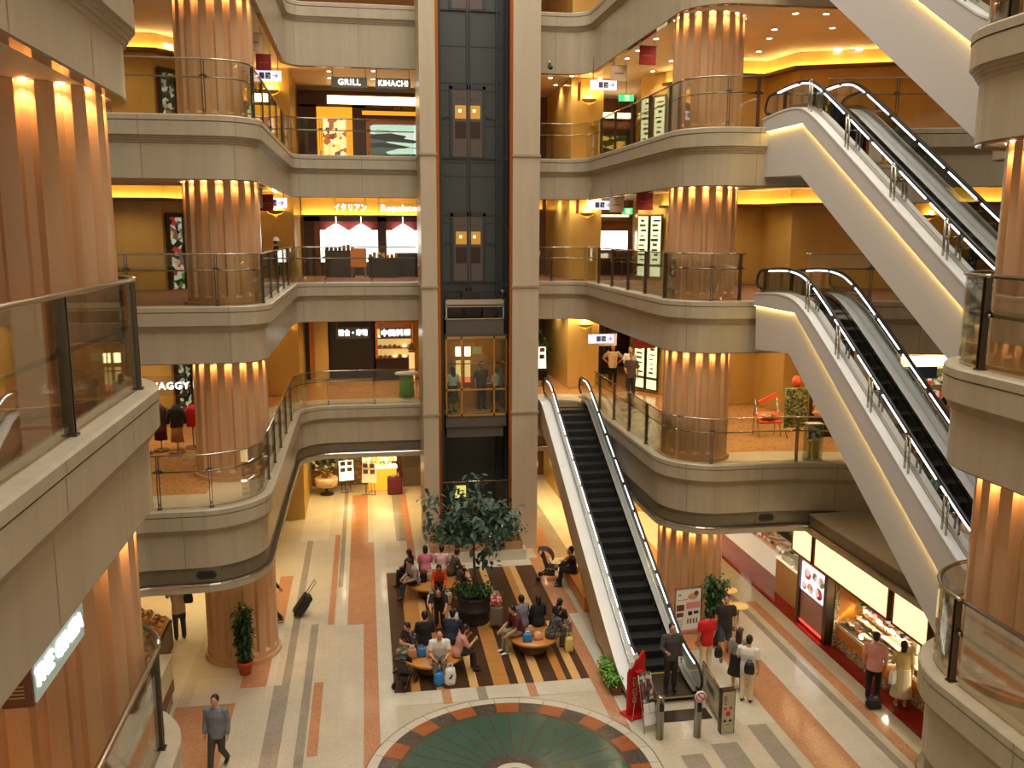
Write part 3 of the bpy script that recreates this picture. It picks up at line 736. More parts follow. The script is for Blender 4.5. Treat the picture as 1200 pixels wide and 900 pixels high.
for l in (2, 3, 4, 5):
    pl, pr_ = PATHS[l]; z = COP[l]+.001; nm = nmz[l]
    side = {2: [(XL, 22.0), (XL, 23.6), (XL, 25.3), (XL, 27.1), (XL, 29)], 3: [(XL, 22.5), (XL, 24.4), (XL, 26.3), (XL, 28.2), (XL, 30.0)], 4: [(XL, 22.2), (XL, 24.1), (XL, 26.0), (XL, 27.9), (XL, 29.8)], 5: [(XL, 24), (XL, 28)]}[l]
    if l < 5:
        ys = side[0][1]-.3 if l != 2 else 21.9
        railing(pl, (-8.3 if l > 2 else -4.75, YL[l]), (XL, ys), z, [(-3.42, YL[l]), (-5.4 if l > 2 else -4.55, YL[l])], f'curved clear glass railing in front of the far left column, {nm} level')
        railing(pl, (XL, ys+.08), (XL, 30.2), z, side, f'straight glass railing along the left gallery, {nm} level')
        railing(pl, (XL, 30.28), (PL-.06, YB), z, [(-1.35, YB), (.25, YB)], f'clear glass railing along the back bay left of the lift, {nm} level')
    sr_ = [(6.6, YB)]+[(XR, y) for y in (29.9, 28.2, 26.4, 24.7, 23.0)]+[(8.75, YR[l])]+([(9.55, YR[l])] if l > 2 else [(11.0, YR[l])])
    if l == 2: sr_ = [(XR, y) for y in (29.4, 27.6, 25.9, 24.2)]+[(8.9, YR[l]), (11.3, YR[l])]
    if l < 5:
        if l > 2: railing(pr_, (PR+.06, YB), (XR, 30.2), z, sr_[:1], f'clear glass railing along the back bay right of the lift, {nm} level')
        railing(pr_, (XR, 30.1), (XR, 22.08), z, [p for p in sr_ if p[0] == XR], f'straight glass railing along the right gallery, {nm} level')
        railing(pr_, (XR, 22.0), (9.66, YR[l]) if l > 2 else (14.5, 20.7), z, [p for p in sr_ if p[1] == YR[l]], f'curved clear glass railing in front of the far right column, {nm} level')
    if l < 4:
        railing(pl, (-2.35, -3.5), (-2.35, 10.35), z, [(-2.35, 7.95), (-2.35, 10.28), (-2.35, 5.7), (-2.35, 3.2)] if l != 2 else [(-2.35, 10.2), (-2.35, 7.7), (-2.35, 5.2)], f'large glass railing with grey posts on the near left parapet, {nm} level', fat=1.15)
        railing(pl, (-2.35, 10.42), (-6.0, 11.45), z, [], f'curved glass railing end round the near left column, {nm} level', fat=1.15)
    if l < 5:
        railing(pr_, (9.45, 11.75), (7.62, 10.15), z, [(7.68, 10.22)], f'curved glass railing end round the near right column, {nm} level', fat=1.15)
        railing(pr_, (7.62, 10.07), (7.62, -3.5), z, [(7.62, 7.6), (7.62, 5.0)], f'large glass railing with dark posts on the near right parapet, {nm} level', fat=1.15)
    if l in (3, 4):
        railing(pr_, (11.3, YR[l]), (17.5, YR[l]-1.74), z, [(12.9, YR[l]-.43), (14.9, YR[l]-1.0), (16.5, YR[l]-1.45)], f'glass railing along the gallery beyond the escalators, {nm} level')

# ------------------------------------------------------------------ escalators
def yz_at(poly, y):
    for (a, b), (c, d) in zip(poly, poly[1:]):
        if min(a, c)-1e-6 <= y <= max(a, c)+1e-6 and abs(c-a) > 1e-9: return b+(d-b)*(y-a)/(c-a)
    return poly[0][1] if abs(y-poly[0][0]) < abs(y-poly[-1][0]) else poly[-1][1]
def smooth_poly(poly, it=2):
    for _ in range(it):
        out = [poly[0]]
        for a, b in zip(poly, poly[1:]): out += [(a[0]*.75+b[0]*.25, a[1]*.75+b[1]*.25), (a[0]*.25+b[0]*.75, a[1]*.25+b[1]*.75)]
        poly = out+[poly[-1]]
    return poly
def slab_yz(m, top, bot, x0, x1, mi=0):
    """solid between two (y, z) lines, extruded from x0 to x1"""
    poly = [(y, z) for y, z in top]+[(y, z) for y, z in reversed(bot)]; n = len(poly)
    vs = [(x0, y, z) for y, z in poly]+[(x1, y, z) for y, z in poly]
    m.add(vs, [tuple(range(n)), tuple(range(2*n-1, n-1, -1))]+[(i, n+i, n+(i+1) % n, (i+1) % n) for i in range(n)], mi)
def escalator(label, xl, xr, ledge, light, bot, clad, railh, glow, step_drop=.30, newel_top=True, newel_bot=True, led=True, guards=(), ins=.2, insr=None, wd=.26, mat_deck='white_ledge', tread_w=.30):
    insr = insr or ins
    t = thing('escalator', (xl, ledge[-1][0], bot[-1][1]), label, 'escalator')
    O = Vector((xl, ledge[-1][0], bot[-1][1]))
    def B(mb, name, mat, parent=t):
        mb.v = [(v[0]-O.x, v[1]-O.y, v[2]-O.z) for v in mb.v]; return mb.build(name, mat, parent)
    led_s = smooth_poly(ledge, 2); lig_s = light
    up = [(y, z-.02) for y, z in led_s]
    m = MB(); slab_yz(m, up, lig_s, xl, xl+.07); slab_yz(m, up, lig_s, xr-.07, xr)
    B(m, 'upper_cladding', clad)
    m = MB(); body_top = [(y, z-.6*(.5)) for y, z in led_s]
    slab_yz(m, [(y, z+.03) for y, z in lig_s], bot, xl+.06, xr-.06)
    B(m, 'truss_cladding', clad)
    if glow:
        m = MB()
        for (a, b), (c, d) in zip(lig_s, lig_s[1:]): m.add([(xl+.005, a, b-.004), (xl+.058, a, b-.004), (xl+.058, c, d-.004), (xl+.005, c, d-.004)], [(0, 1, 2, 3)], 0)
        B(m, 'cove_lamp', glow)
    m = MB(); slab_yz(m, [(y, z+.012) for y, z in led_s], [(y, z-.025) for y, z in led_s], xl-.015, xl+ins-.02); slab_yz(m, [(y, z+.012) for y, z in led_s], [(y, z-.025) for y, z in led_s], xr-insr+.02, xr+.015)
    B(m, 'deck', mat_deck)
    # steel skirts inside the balustrades
    m = MB()
    for x in (xl+ins-.015, xr-insr-wd): slab_yz(m, [(y, z+.10) for y, z in led_s], [(y, z-step_drop-.1) for y, z in led_s], x, x+.015)
    B(m, 'skirt_panel', 'steel')
    m = MB()
    for x0, x1 in ((xl+ins-.001, xl+ins+.10), (xr-insr-max(.10, wd), xr-insr+.001)): slab_yz(m, [(y, z+.004) for y, z in led_s], [(y, z-.03) for y, z in led_s], x0, x1)
    B(m, 'inner_deck', 'grey_metal' if wd < .1 else 'white_ledge')
    y0, y1 = ledge[0][0], ledge[-1][0]; 
    # steps
    m = MB(); a, b = xl+ins+.07, xr-insr-max(.07, wd+.01); n = int((y0-y1)/.38); 
    for k in range(n):
        ya = y0-(k)*.38; yb = ya-.38; zt = yz_at(ledge, (ya+yb)/2)-step_drop
        m.box(a, b, yb-.02, ya, zt-.42, zt, 0); m.box(a, b, yb-.021, yb-.001, zt-.02, zt+.002, 1)
        for e in (a, b-.03): m.box(e, e+.03, yb, ya, zt, zt+.003, 1)
    B(m, 'steps', ['step_black', 'step_edge'])
    for sx, x in (('left', xl+ins), ('right', xr-insr)):
        h = railh; P = [(y, z+h) for y, z in led_s]
        hr = list(P)
        if newel_top: yt, zt = P[0]; hr = [(yt+.02, zt-h+.12), (yt+.2, zt-h+.16), (yt+.31, zt-h*.55), (yt+.24, zt-.1), (yt+.1, zt-.015)]+hr
        if newel_bot: yb, zb = P[-1]; hr = hr+[(yb-.12, zb-.02), (yb-.27, zb-.12), (yb-.33, zb-h*.5), (yb-.22, zb-h+.1), (yb, zb-h+.06)]
        hr = smooth_poly(hr, 1)
        m = MB(); m.tube([(x+.0, y, z) for y, z in hr], .046, 8, squash=.75, up=(1, 0, 0)); hd = B(m, 'handrail', 'rubber')
        if led:
            m = MB(); side = -1 if sx == 'left' else -1
            q = [(y, z) for y, z in P]; Ls = [0]
            for (c, d), (e, f) in zip(q, q[1:]): Ls.append(Ls[-1]+math.hypot(e-c, f-d))
            s0 = .42
            while s0 < Ls[-1]-.3:
                s1 = min(s0+1.0, Ls[-1]-.1); pts = []
                for k in range(7):
                    s = s0+(s1-s0)*k/6
                    for i in range(len(q)-1):
                        if Ls[i] <= s <= Ls[i+1]+1e-6:
                            u = (s-Ls[i])/max(1e-9, Ls[i+1]-Ls[i]); pts.append((x-.034, q[i][0]+(q[i+1][0]-q[i][0])*u, q[i][1]+(q[i+1][1]-q[i][1])*u-.035)); break
                if len(pts) > 1: m.tube(pts, .017, 6)
                s0 = s1+.17
            B(m, 'light_strip', 'hand_led', hd); 
            hd.children[0].location = (0, 0, 0)
        m = MB(); gl = hr if newel_top else P
        top = [(y, z-.03) for y, z in P]; lo = [(y, z+.01) for y, z in led_s]
        if newel_top: top = [(P[0][0]+.26, P[0][1]-h*.5), (P[0][0]+.18, P[0][1]-.1)]+top; lo = [(P[0][0]+.22, led_s[0][1]+.15)]+lo
        if newel_bot: top = top+[(P[-1][0]-.2, P[-1][1]-.1), (P[-1][0]-.28, P[-1][1]-h*.5)]; lo = lo+[(P[-1][0]-.2, led_s[-1][1]+.12)]
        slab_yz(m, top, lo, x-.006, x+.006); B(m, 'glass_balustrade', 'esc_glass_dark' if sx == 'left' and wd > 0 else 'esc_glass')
    if wd == 0:
        m = MB(); m.box(xl+ins+.02, xr-insr-.02, y1-.02, y1+1.1, .178, .2); m.box(xl+ins+.02, xr-insr-.02, y1+1.06, y1+1.1, .2, .206, 1); B(m, 'comb_plate', ['steel_dark', 'yellow_edge'])
    for y in guards:
        z = yz_at(ledge, y); m = MB()
        for dy in (0, .12): m.tube([(xl+.07, y+dy, z+dy*.55), (xl+.07, y+dy, z+.62+dy*.55)], .02, 8)
        m.tube([(xl+.07, y, z+.62), (xl+.07, y+.06, z+.70), (xl+.07, y+.12, z+.62+.066)], .018, 8)
        m.tube([(xl+.07, y+.06, z+.4), (xl+ins, y+.06, z+.4)], .014, 6)
        B(m, 'guard_post', 'steel')
    return t
A_l = [(21.3,13.74),(20.3,13.82),(19.5,13.80),(19.05,13.66),(18.3,13.25),(13.1,10.05),(12.6,9.80),(11.9,9.62)]
escalator('white escalator with lit handrails from the fourth level down to the third level', 9.7, 11.1, A_l, [(21.3,13.42),(19.25,13.41),(12.95,9.58),(12.4,9.40),(11.9,9.36)],
          [(21.2,12.36),(19.31,12.29),(12.85,8.42),(11.9,8.1)], 'white_panel', .57, 'ledge_glow', guards=(19.0,17.35,15.6,13.9))
B_l = [(21.3,9.50),(20.3,9.58),(19.6,9.57),(19.0,9.46),(18.15,9.02),(13.1,5.72),(12.6,5.48),(11.9,5.32)]
escalator('white escalator with lit handrails from the third level down to the second level', 9.7, 11.1, B_l, [(21.3,9.19),(19.1,9.19),(13.0,5.0),(12.4,4.92),(11.9,4.9)],
          [(21.2,8.08),(19.41,8.22),(12.9,3.75),(11.9,3.5)], 'white_panel', .57, 'ledge_glow', guards=(18.6,17.2,15.85,14.5,13.3))
C_l = [(21.3,18.6),(20.4,18.68),(19.8,18.5),(13.75,14.55),(13.25,14.3),(12.6,14.1),(11.9,14.0)]
escalator('white escalator coming down from the fifth level at the upper right', 9.7, 11.1, C_l, [(21.2,18.2),(20.0,18.15),(13.22,13.74),(12.6,13.6),(11.95,13.55)],
          [(21.2,17.2),(20.55,17.2),(13.22,12.36),(13.21,12.36)], 'white_panel', .57, 'ledge_glow', guards=(17.5,15.6,14.0))
D_l = [(30.6,5.22),(29.8,5.26),(29.3,5.12),(28.7,4.82),(20.0,.52),(19.4,.34),(18.7,.28)]
D_b = [(30.6,4.1),(29.1,4.0),(21.9,.13),(18.7,.12)]
escalator('black stepped escalator rising from the ground floor to the second level', 5.90, 7.70, D_l, [(30.6,4.45),(29.3,4.3),(28.7,4.0),(20.9,.16),(18.7,.14)], D_b, 'esc_beige', .66, None, step_drop=.26, ins=.33, insr=.15, wd=0.)
# ------------------------------------------------------------------ people

for nm, c in dict(cl_grey=(150,144,136), cl_black=(30,28,30), cl_pink=(206,124,140), cl_palepink=(224,190,192), cl_brown=(92,72,62), cl_orange=(226,92,40), cl_navy=(34,38,56), cl_white=(232,228,220),
                  cl_green=(60,110,62), cl_rose=(208,150,140), cl_maroon=(92,30,42), cl_charcoal=(70,66,66), cl_red=(206,30,28), cl_khaki=(146,136,112), cl_cream=(226,208,170), cl_yellow=(224,196,130),
                  cl_dark=(54,46,44), cl_jean=(60,66,82), cl_beige=(206,180,140), cl_salmon=(222,158,146), cl_olive=(112,108,88), cl_greyblue=(120,124,134), cl_amber=(222,150,60), cl_tan=(176,130,84)).items():
    plain(nm, sr(*c), rough=.85, var=.1, scale=9)

def V(*a): return Vector(a)
def hand_mb(m, w, d, side, s, curl=.6, pn=None):
    """palm, four unequal bent fingers and a thumb; d = direction of the forearm"""
    d = d.normalized(); u = V(0, 0, 1) if abs(d.z) < .8 else V(0, 1, 0)
    n = pn.normalized() if pn else (V(-side, 0, 0)-d*(-side*d.x)); n = n if n.length > .1 else d.orthogonal(); n.normalize()   # palm normal
    b = d.cross(n); b.normalize()                                                                                            # across the knuckles
    M = Matrix((b, d, n)).transposed()
    c = w+d*.045*s; m.ball(c, (.040*s, .052*s, .016*s), 8, 0, M)
    for k, (off, ln) in enumerate(((-.029, .062), (-.010, .070), (.010, .066), (.028, .052))):
        p0 = w+d*(.080*s)+b*off*s; p1 = p0+(d*cos(curl*.5)+n*sin(curl*.5))*ln*.5*s; p2 = p1+(d*cos(curl*1.4)+n*sin(curl*1.4))*ln*.5*s
        m.tube([p0-d*.015*s, p0, p1, p2], [.0085*s, .0088*s, .008*s, .0062*s], 6)
    t0 = w+d*.03*s+b*(-.036 if side > 0 else .036)*s*1; sg = -1 if side > 0 else 1
    m.tube([t0-d*.01*s, t0+d*.02*s+b*sg*.014*s+n*.008*s, t0+d*.05*s+b*sg*.016*s+n*.02*s], [.011*s, .0095*s, .007*s], 6)
ARMS = {'down': ((.05,-.03,-.29), (.06,.05,-.54)), 'lap': ((.06,.05,-.28), (-.05,.29,-.34)), 'crossed': ((.09,.10,-.27), (-.17,.25,-.22)), 'phone': ((.06,.12,-.26), (-.08,.34,-.12)),
        'hip': ((.22,-.05,-.23), (.03,.02,-.40)), 'reach': ((.05,.22,-.20), (.01,.44,-.26)), 'carry': ((.04,.0,-.29), (.05,.10,-.53)), 'pull': ((.06,-.10,-.27), (.08,-.24,-.48)), 'knees': ((.05,.10,-.27), (.0,.34,-.42)),
        'face': ((.04,.12,-.25), (-.10,.22,-.02)), 'rail': ((.1,.1,-.26), (.06,.34,-.24))}
PCOUNT = [0]
def person(label, loc, face, pose='stand', h=1.66, top=('cl_white', 'short'), bottom=('cl_dark', 'long'), hair=('hair_black', 'short'), shoes='shoe_black', arms=('down', 'down'), lean=0., look=(0, 0), legs=None, female=False, seat=.44, group=None, floor=None, sc=1.):
    """face = heading in degrees the person looks along (0 = +Y, 90 = -X)"""
    s = h/1.70; sit = pose == 'sit'
    t = thing('person', loc, label, 'person', radians(face), group)
    hz = (seat+.085) if sit else .89*s
    if pose == 'stoop': hz = .86*s
    hip = V(0, 0, hz); L = radians(lean)
    def up(v):   # upper-body frame, leaning forward about the hips
        return hip+V(v[0]*s, v[1]*s*cos(L)+v[2]*s*sin(L), v[2]*s*cos(L)-v[1]*s*sin(L))
    wS = .175 if female else .195; wH = .165 if female else .16
    neck = up((0, -.005, .545)); chest = up((0, 0, .36)); waist = up((0, .005, .17)); head = up((0, .02, .70))
    tl = radians(look[1]); tw = radians(look[0])
    HR = Matrix.Rotation(tw, 3, 'Z') @ Matrix.Rotation(tl, 3, 'X')
    head = neck+HR @ V(0, .03*s, .145*s)
    sh = {sd: up((sd*(wS-.01), 0, .475)) for sd in (-1, 1)}
    el, wr, pd = {}, {}, {}
    for sd, a in ((-1, arms[0]), (1, arms[1])):
        e, w = ARMS[a] if isinstance(a, str) else a
        el[sd] = sh[sd]+V(sd*e[0], e[1], e[2])*s; wr[sd] = sh[sd]+V(sd*w[0], w[1], w[2])*s
    kn, an = {}, {}
    for sd in (-1, 1):
        hj = hip+V(sd*.085*s, 0, -.02*s)
        if legs: k, a = legs[0 if sd < 0 else 1]; kn[sd] = V(sd*.085*s, 0, hz)+V(*k)*s; an[sd] = V(sd*.085*s, 0, hz)+V(*a)*s
        elif sit: kn[sd] = V(sd*.11*s, .43*s, hz+.01); an[sd] = V(sd*.11*s, .45*s, .075*s)
        elif pose == 'stride': kn[sd] = V(sd*.09*s, (.14 if sd > 0 else .02)*s, .48*s); an[sd] = V(sd*.09*s, (.24 if sd > 0 else -.30)*s, (.08 if sd > 0 else .12)*s)
        else: kn[sd] = V(sd*.095*s, .025*s, .475*s); an[sd] = V(sd*.10*s, -.015*s, .075*s)
    def torso(m, g, z0=-.06, z1=.5):
        pts = [hip+V(0, 0, z0*s if not sit else max(z0, -.075)*s), hip+V(0, 0, .02*s), waist, chest, up((0, -.005, .47)), up((0, -.005, .53))]
        m.tube(pts, [(wH-.01)*s+g, wH*s+g, (wH-.03 if female else wH-.015)*s+g, (wS-.015)*s+g, (wS-.035)*s+g, .075*s+g*.6], 14, squash=[.78, .74, .70, .66, .56, .8], up=V(0, 1, .001))
    # body: one continuous remeshed surface
    m = MB(); torso(m, 0)
    m.tube([up((0, -.01, .5)), neck, head-HR @ V(0, .02*s, .06*s)], [.062*s, .054*s, .055*s], 10)
    m.ball(head, (.075*s, .093*s, .112*s), 14, 0, HR); m.ball(head+HR @ V(0, .028*s, -.062*s), (.052*s, .056*s, .052*s), 10, 0, HR)
    m.ball(head+HR @ V(0, .094*s, -.018*s), (.013*s, .02*s, .026*s), 6, 0, HR)
    for sd in (-1, 1):
        m.ball(head+HR @ V(sd*.076*s, -.005*s, -.01*s), (.012*s, .022*s, .032*s), 6, 0, HR)
        m.tube([sh[sd]-V(sd*.03*s, 0, .0), sh[sd], (sh[sd]+el[sd])/2, el[sd], (el[sd]*.45+wr[sd]*.55), wr[sd]], [.052*s, .055*s, .047*s, .040*s, .036*s, .026*s], 10)
        hj = hip+V(sd*.085*s, 0, -.02*s)
        m.tube([hj+V(0, 0, .03*s), hj*.55+kn[sd]*.45, kn[sd], kn[sd]*.62+an[sd]*.38, an[sd]], [.088*s, .074*s, .054*s, .052*s, .035*s], 10)
        fd = V(0, 1, 0); m.tube([an[sd]+V(0, -.03*s, -.03*s), an[sd]+V(0, .06*s, -.045*s), an[sd]+V(0, .15*s, -.055*s)], [.036*s, .036*s, .022*s], 8)
    o = m.build('body', ['skin', 'hair_black', 'lip'], t); md = o.modifiers.new('r', 'REMESH'); md.mode = 'VOXEL'; md.voxel_size = .0125*s; sm = o.modifiers.new('s', 'SMOOTH'); sm.iterations = 3; sm.factor = .5
    ex = MB()
    for sd in (-1, 1): hand_mb(ex, wr[sd]-(wr[sd]-el[sd]).normalized()*.01, wr[sd]-el[sd], sd, s*1.02)
    for sd in (-1, 1):
        ex.ball(head+HR @ V(sd*.030*s, .083*s, .008*s), (.011*s, .006*s, .006*s), 6, 1, HR); ex.ball(head+HR @ V(sd*.030*s, .084*s, .030*s), (.018*s, .006*s, .004*s), 6, 1, HR)
    ex.ball(head+HR @ V(0, .083*s, -.062*s), (.022*s, .008*s, .006*s), 6, 2, HR)
    def post(me, ex=ex):
        n0 = len(me.vertices); 
        vs = [tuple(v.co) for v in me.vertices]+ex.v; fs = [tuple(p.vertices) for p in me.polygons]+[tuple(i+n0 for i in f) for f in ex.f]; mi = [0]*len(me.polygons)+ex.m
        me.clear_geometry(); me.from_pydata(vs, [], fs); me.polygons.foreach_set('material_index', mi); me.polygons.foreach_set('use_smooth', [True]*len(fs))
    DEFER.append((o, post))
    def cloth(m, name, mat, vox=.016):
        c = m.build(name, mat, t); md = c.modifiers.new('r', 'REMESH'); md.mode = 'VOXEL'; md.voxel_size = vox*s; q = c.modifiers.new('s', 'SMOOTH'); q.iterations = 2; q.factor = .5; DEFER.append((c, None)); return c
    dress = bottom[1] == 'dress'
    m = MB(); torso(m, .028, -.13 if not sit else -.07)
    for sd in (-1, 1):
        if top[1] == 'none': continue
        e, w, s0 = el[sd], wr[sd], sh[sd]
        if top[1] == 'long': m.tube([s0-V(sd*.03*s, 0, 0), s0, (s0+e)/2, e, e*.5+w*.5, e*.08+w*.92], [.070*s, .076*s, .066*s, .058*s, .052*s, .043*s], 10)
        else: m.tube([s0-V(sd*.03*s, 0, 0), s0, s0*.5+e*.5, s0*.22+e*.78], [.070*s, .078*s, .074*s, .070*s], 10)
    cloth(m, {'long': 'jacket'}.get(top[1], 'shirt'), top[0])
    m = MB()
    if bottom[1] in ('skirt', 'dress'):
        ln = bottom[2] if len(bottom) > 2 else .58
        if sit:
            for sd in (-1, 1): m.tube([hip+V(sd*.05, -.03, -.0), hip*.4+kn[sd]*.6, kn[sd]+V(0, .05, -.02)], [.12*s, .10*s, .085*s], 10)
            m.tube([hip+V(0, -.05, .06), hip+V(0, .12, 0), (kn[1]+kn[-1])/2+V(0, .03, 0)], [.15*s, .15*s, .12*s], 12, squash=.6)
        else: m.tube([hip+V(0, 0, .12*s), hip, hip+V(0, .01, -ln*.5*s), hip+V(0, .01, -ln*s)], [(wH-.0)*s+.02, wH*s+.03, (wH+.04)*s+.02, (wH+.085)*s+.02], 16, squash=.78, up=V(0, 1, .001))
        cloth(m, 'skirt', bottom[0])
    else:
        m.tube([hip+V(0, 0, .04*s), hip+V(0, 0, -.02*s), hip+V(0, 0, -.08*s)], [wH*s+.002, wH*s+.008, (wH-.02)*s+.008], 14, squash=.76, up=V(0, 1, .001))
        for sd in (-1, 1):
            hj = hip+V(sd*.085*s, 0, -.02*s); k, a = kn[sd], an[sd]
            if bottom[1] == 'shorts': m.tube([hj+V(0, 0, .03*s), hj*.5+k*.5, k+(k-hj)*.04], [.100*s, .094*s, .084*s], 10)
            elif bottom[1] == 'crop': m.tube([hj+V(0, 0, .03*s), hj*.5+k*.5, k, k*.45+a*.55], [.100*s, .090*s, .072*s, .066*s], 10)
            else: m.tube([hj+V(0, 0, .03*s), hj*.5+k*.5, k, k*.5+a*.5, a+V(0, 0, -.01)], [.100*s, .090*s, .072*s, .066*s, .060*s], 10)
        cloth(m, 'trousers', bottom[0])
    for sd in (-1, 1):
        a = an[sd]; z0 = max(.0, a.z-.075*s); m = MB()
        pts = [a+V(0, -.055*s, -.045*s), a+V(0, -.02*s, -.035*s), a+V(0, .06*s, -.042*s), a+V(0, .14*s, -.052*s), a+V(0, .185*s, -.056*s)]
        m.tube(pts, [.024*s, .040*s, .042*s, .036*s, .018*s], 10, squash=[.7, .85, .78, .6, .6]); m.build('shoe', shoes, t)
    if hair:
        m = MB(); c = head+HR @ V(0, -.024*s, .020*s); m.ball(c, (.087*s, .100*s, .110*s), 14, 0, HR); m.ball(head+HR @ V(0, -.045*s, -.045*s), (.072*s, .062*s, .07*s), 10, 0, HR)
        if hair[1] in ('bob', 'long'):
            ln = .09 if hair[1] == 'bob' else .30
            m.tube([c+HR @ V(0, -.02*s, .02*s), c+HR @ V(0, -.045*s, -.08*s), head+V(0, -.085*s, -.06*s)-V(0, 0, ln*.6*s)+V(0, -.03*ln*s, 0), head+V(0, -.085*s, -.06*s)-V(0, 0, ln*s)], [.085*s, .090*s, .080*s, .05*s], 12, squash=[.9, .7, .55, .5], up=V(0, 1, .001))
        elif hair[1] == 'tail':
            m.tube([c+HR @ V(0, -.09*s, .02*s), c+HR @ V(0, -.13*s, -.05*s), c+HR @ V(0, -.12*s, -.2*s)], [.03*s, .035*s, .012*s], 8)
        cloth(m, 'hair', hair[0], .012)
    return t
# round benches first
def bench(x, y, r, label):
    t = thing('round_bench', (x, y, .01), label, 'bench', group=None)
    m = MB(); m.lathe([(0, .33), (r*.86, .33), (r-.02, .345), (r, .375), (r, .40), (r-.02, .425), (0, .43)], n=40); m.build('seat', 'bench_wood', t)
    m = MB(); m.lathe([(0, 0), (r*.55, 0), (r*.55, .05), (r*.50, .06), (r*.62, .26), (r*.70, .329), (0, .329)], n=32); m.build('base', 'bench_base', t)
    return t
bench(1.87, 26.13, .86, 'round wooden bench nearest the flower planter, at the rear left of the timber deck')
bench(1.47, 21.3, .80, 'round wooden bench at the front left corner of the timber deck')
bench(4.2, 21.9, .66, 'round wooden bench on the right side of the timber deck')
Z0 = .012
# rear bench
person('man in a grey shirt with one leg crossed on the rear round bench', (1.32, 25.85, Z0), 118, 'sit', 1.68, ('cl_grey','long'), ('cl_black','long'), shoes='shoe_black', arms=('lap','lap'), lean=16, look=(0,-25),
       legs=(((.05,.42,.06),(-.12,.62,-.28)),((-.02,.42,.0),(-.02,.46,-.44))))
person('person with long black hair and black top at the back of the rear bench', (1.2, 26.55, Z0), 55, 'sit', 1.60, ('cl_black','long'), ('cl_black','long'), ('hair_black','long'), arms=('lap','lap'), lean=6, female=True)
person('person in a deep pink top seated with back turned on the rear bench', (1.68, 26.8, Z0), 6, 'sit', 1.58, ('cl_pink','short'), ('cl_khaki','long'), ('hair_black','bob'), arms=('lap','lap'), lean=8, female=True)
person('person in a pale pink top seated beside the deep pink one on the rear bench', (2.16, 26.7, Z0), -16, 'sit', 1.58, ('cl_palepink','short'), ('cl_grey','long'), ('hair_black','short'), arms=('lap','lap'), lean=10, female=True)
person('person in brown leaning forward at the right end of the rear bench', (2.42, 26.42, Z0), -72, 'sit', 1.62, ('cl_brown','long'), ('cl_dark','long'), ('hair_brown','short'), arms=('lap','knees'), lean=22, look=(0,-15), female=True)
person('person in an orange cardigan over black on the front of the rear bench', (2.02, 25.62, Z0), 172, 'sit', 1.56, ('cl_orange','long'), ('cl_black','long'), ('hair_brown','bob'), arms=('knees','knees'), lean=22, look=(0,-30), female=True)
person('small child in dark clothes squatting beside the rear bench near the shrub planter', (2.62, 26.0, Z0), -60, 'sit', 1.05, ('cl_charcoal','long'), ('cl_dark','long'), ('hair_brown','short'), seat=.30, arms=('lap','lap'), lean=20)
person('person in a black shirt stooping over a white bag in the middle of the deck', (1.86, 23.75, Z0), 172, 'stoop', 1.66, ('cl_black','short'), ('cl_dark','long'), shoes='shoe_black', arms=('reach','reach'), lean=62, look=(0,-10),
       legs=(((0,.10,-.42),(0,-.05,-.80)),((0,.06,-.42),(0,-.10,-.80))))
# front left bench
person('person in a dark floral top with folded arms on the front left bench', (.98, 21.45, Z0), 128, 'sit', 1.58, ('cl_floral','short'), ('cl_khaki','crop'), shoes='shoe_black', arms=('crossed','crossed'), lean=12, look=(0,-20))
person('person in a black jacket seated with back turned on the front left bench', (1.33, 21.78, Z0), 10, 'sit', 1.66, ('cl_black','long'), ('cl_jean','long'), arms=('lap','lap'), lean=6)
person('person in a navy shirt hunched with back turned on the front left bench', (1.98, 21.72, Z0), -20, 'sit', 1.70, ('cl_navy','long'), ('cl_dark','long'), arms=('knees','knees'), lean=24)
person('bald man in a white T-shirt with green front sitting on the front left bench', (1.62, 20.85, Z0), 176, 'sit', 1.70, ('cl_white','short'), ('cl_olive','crop'), None, arms=('lap','lap'), lean=14, look=(0,-20), shoes='shoe_black')
person('person in a dusty pink top looking down, right end of the front left bench', (2.08, 21.0, Z0), -82, 'sit', 1.60, ('cl_rose','short'), ('cl_dark','long'), ('hair_black','bob'), arms=('face','phone'), lean=16, look=(0,-25), female=True)
# right bench
person('man in a maroon shirt resting his arms on his knees on the right bench', (3.86, 21.98, Z0), 108, 'sit', 1.70, ('cl_maroon','short'), ('cl_khaki','long'), shoes='shoe_white', arms=('knees','knees'), lean=20, look=(0,-15))
person('person in a blue grey shirt seated behind the maroon shirt on the right bench', (4.02, 22.42, Z0), 30, 'sit', 1.66, ('cl_greyblue','short'), ('cl_dark','long'), arms=('lap','lap'), lean=8)
person('person all in black with back turned on the right bench', (4.45, 22.42, Z0), 10, 'sit', 1.60, ('cl_black','long'), ('cl_black','long'), ('hair_black','bob'), arms=('lap','lap'), lean=6, female=True)
person('person in black with tied back hair at the far right of the right bench', (4.92, 22.12, Z0), -50, 'sit', 1.60, ('cl_black','short'), ('cl_grey','long'), ('hair_black','tail'), arms=('lap','lap'), lean=8, female=True)
person('person in a grey plaid shirt bending towards the yellow bag on the right bench', (4.62, 21.66, Z0), -70, 'sit', 1.62, ('cl_plaid','long'), ('cl_olive','long'), ('hair_black','long'), arms=('lap','lap'), lean=22, look=(0,-20), female=True)
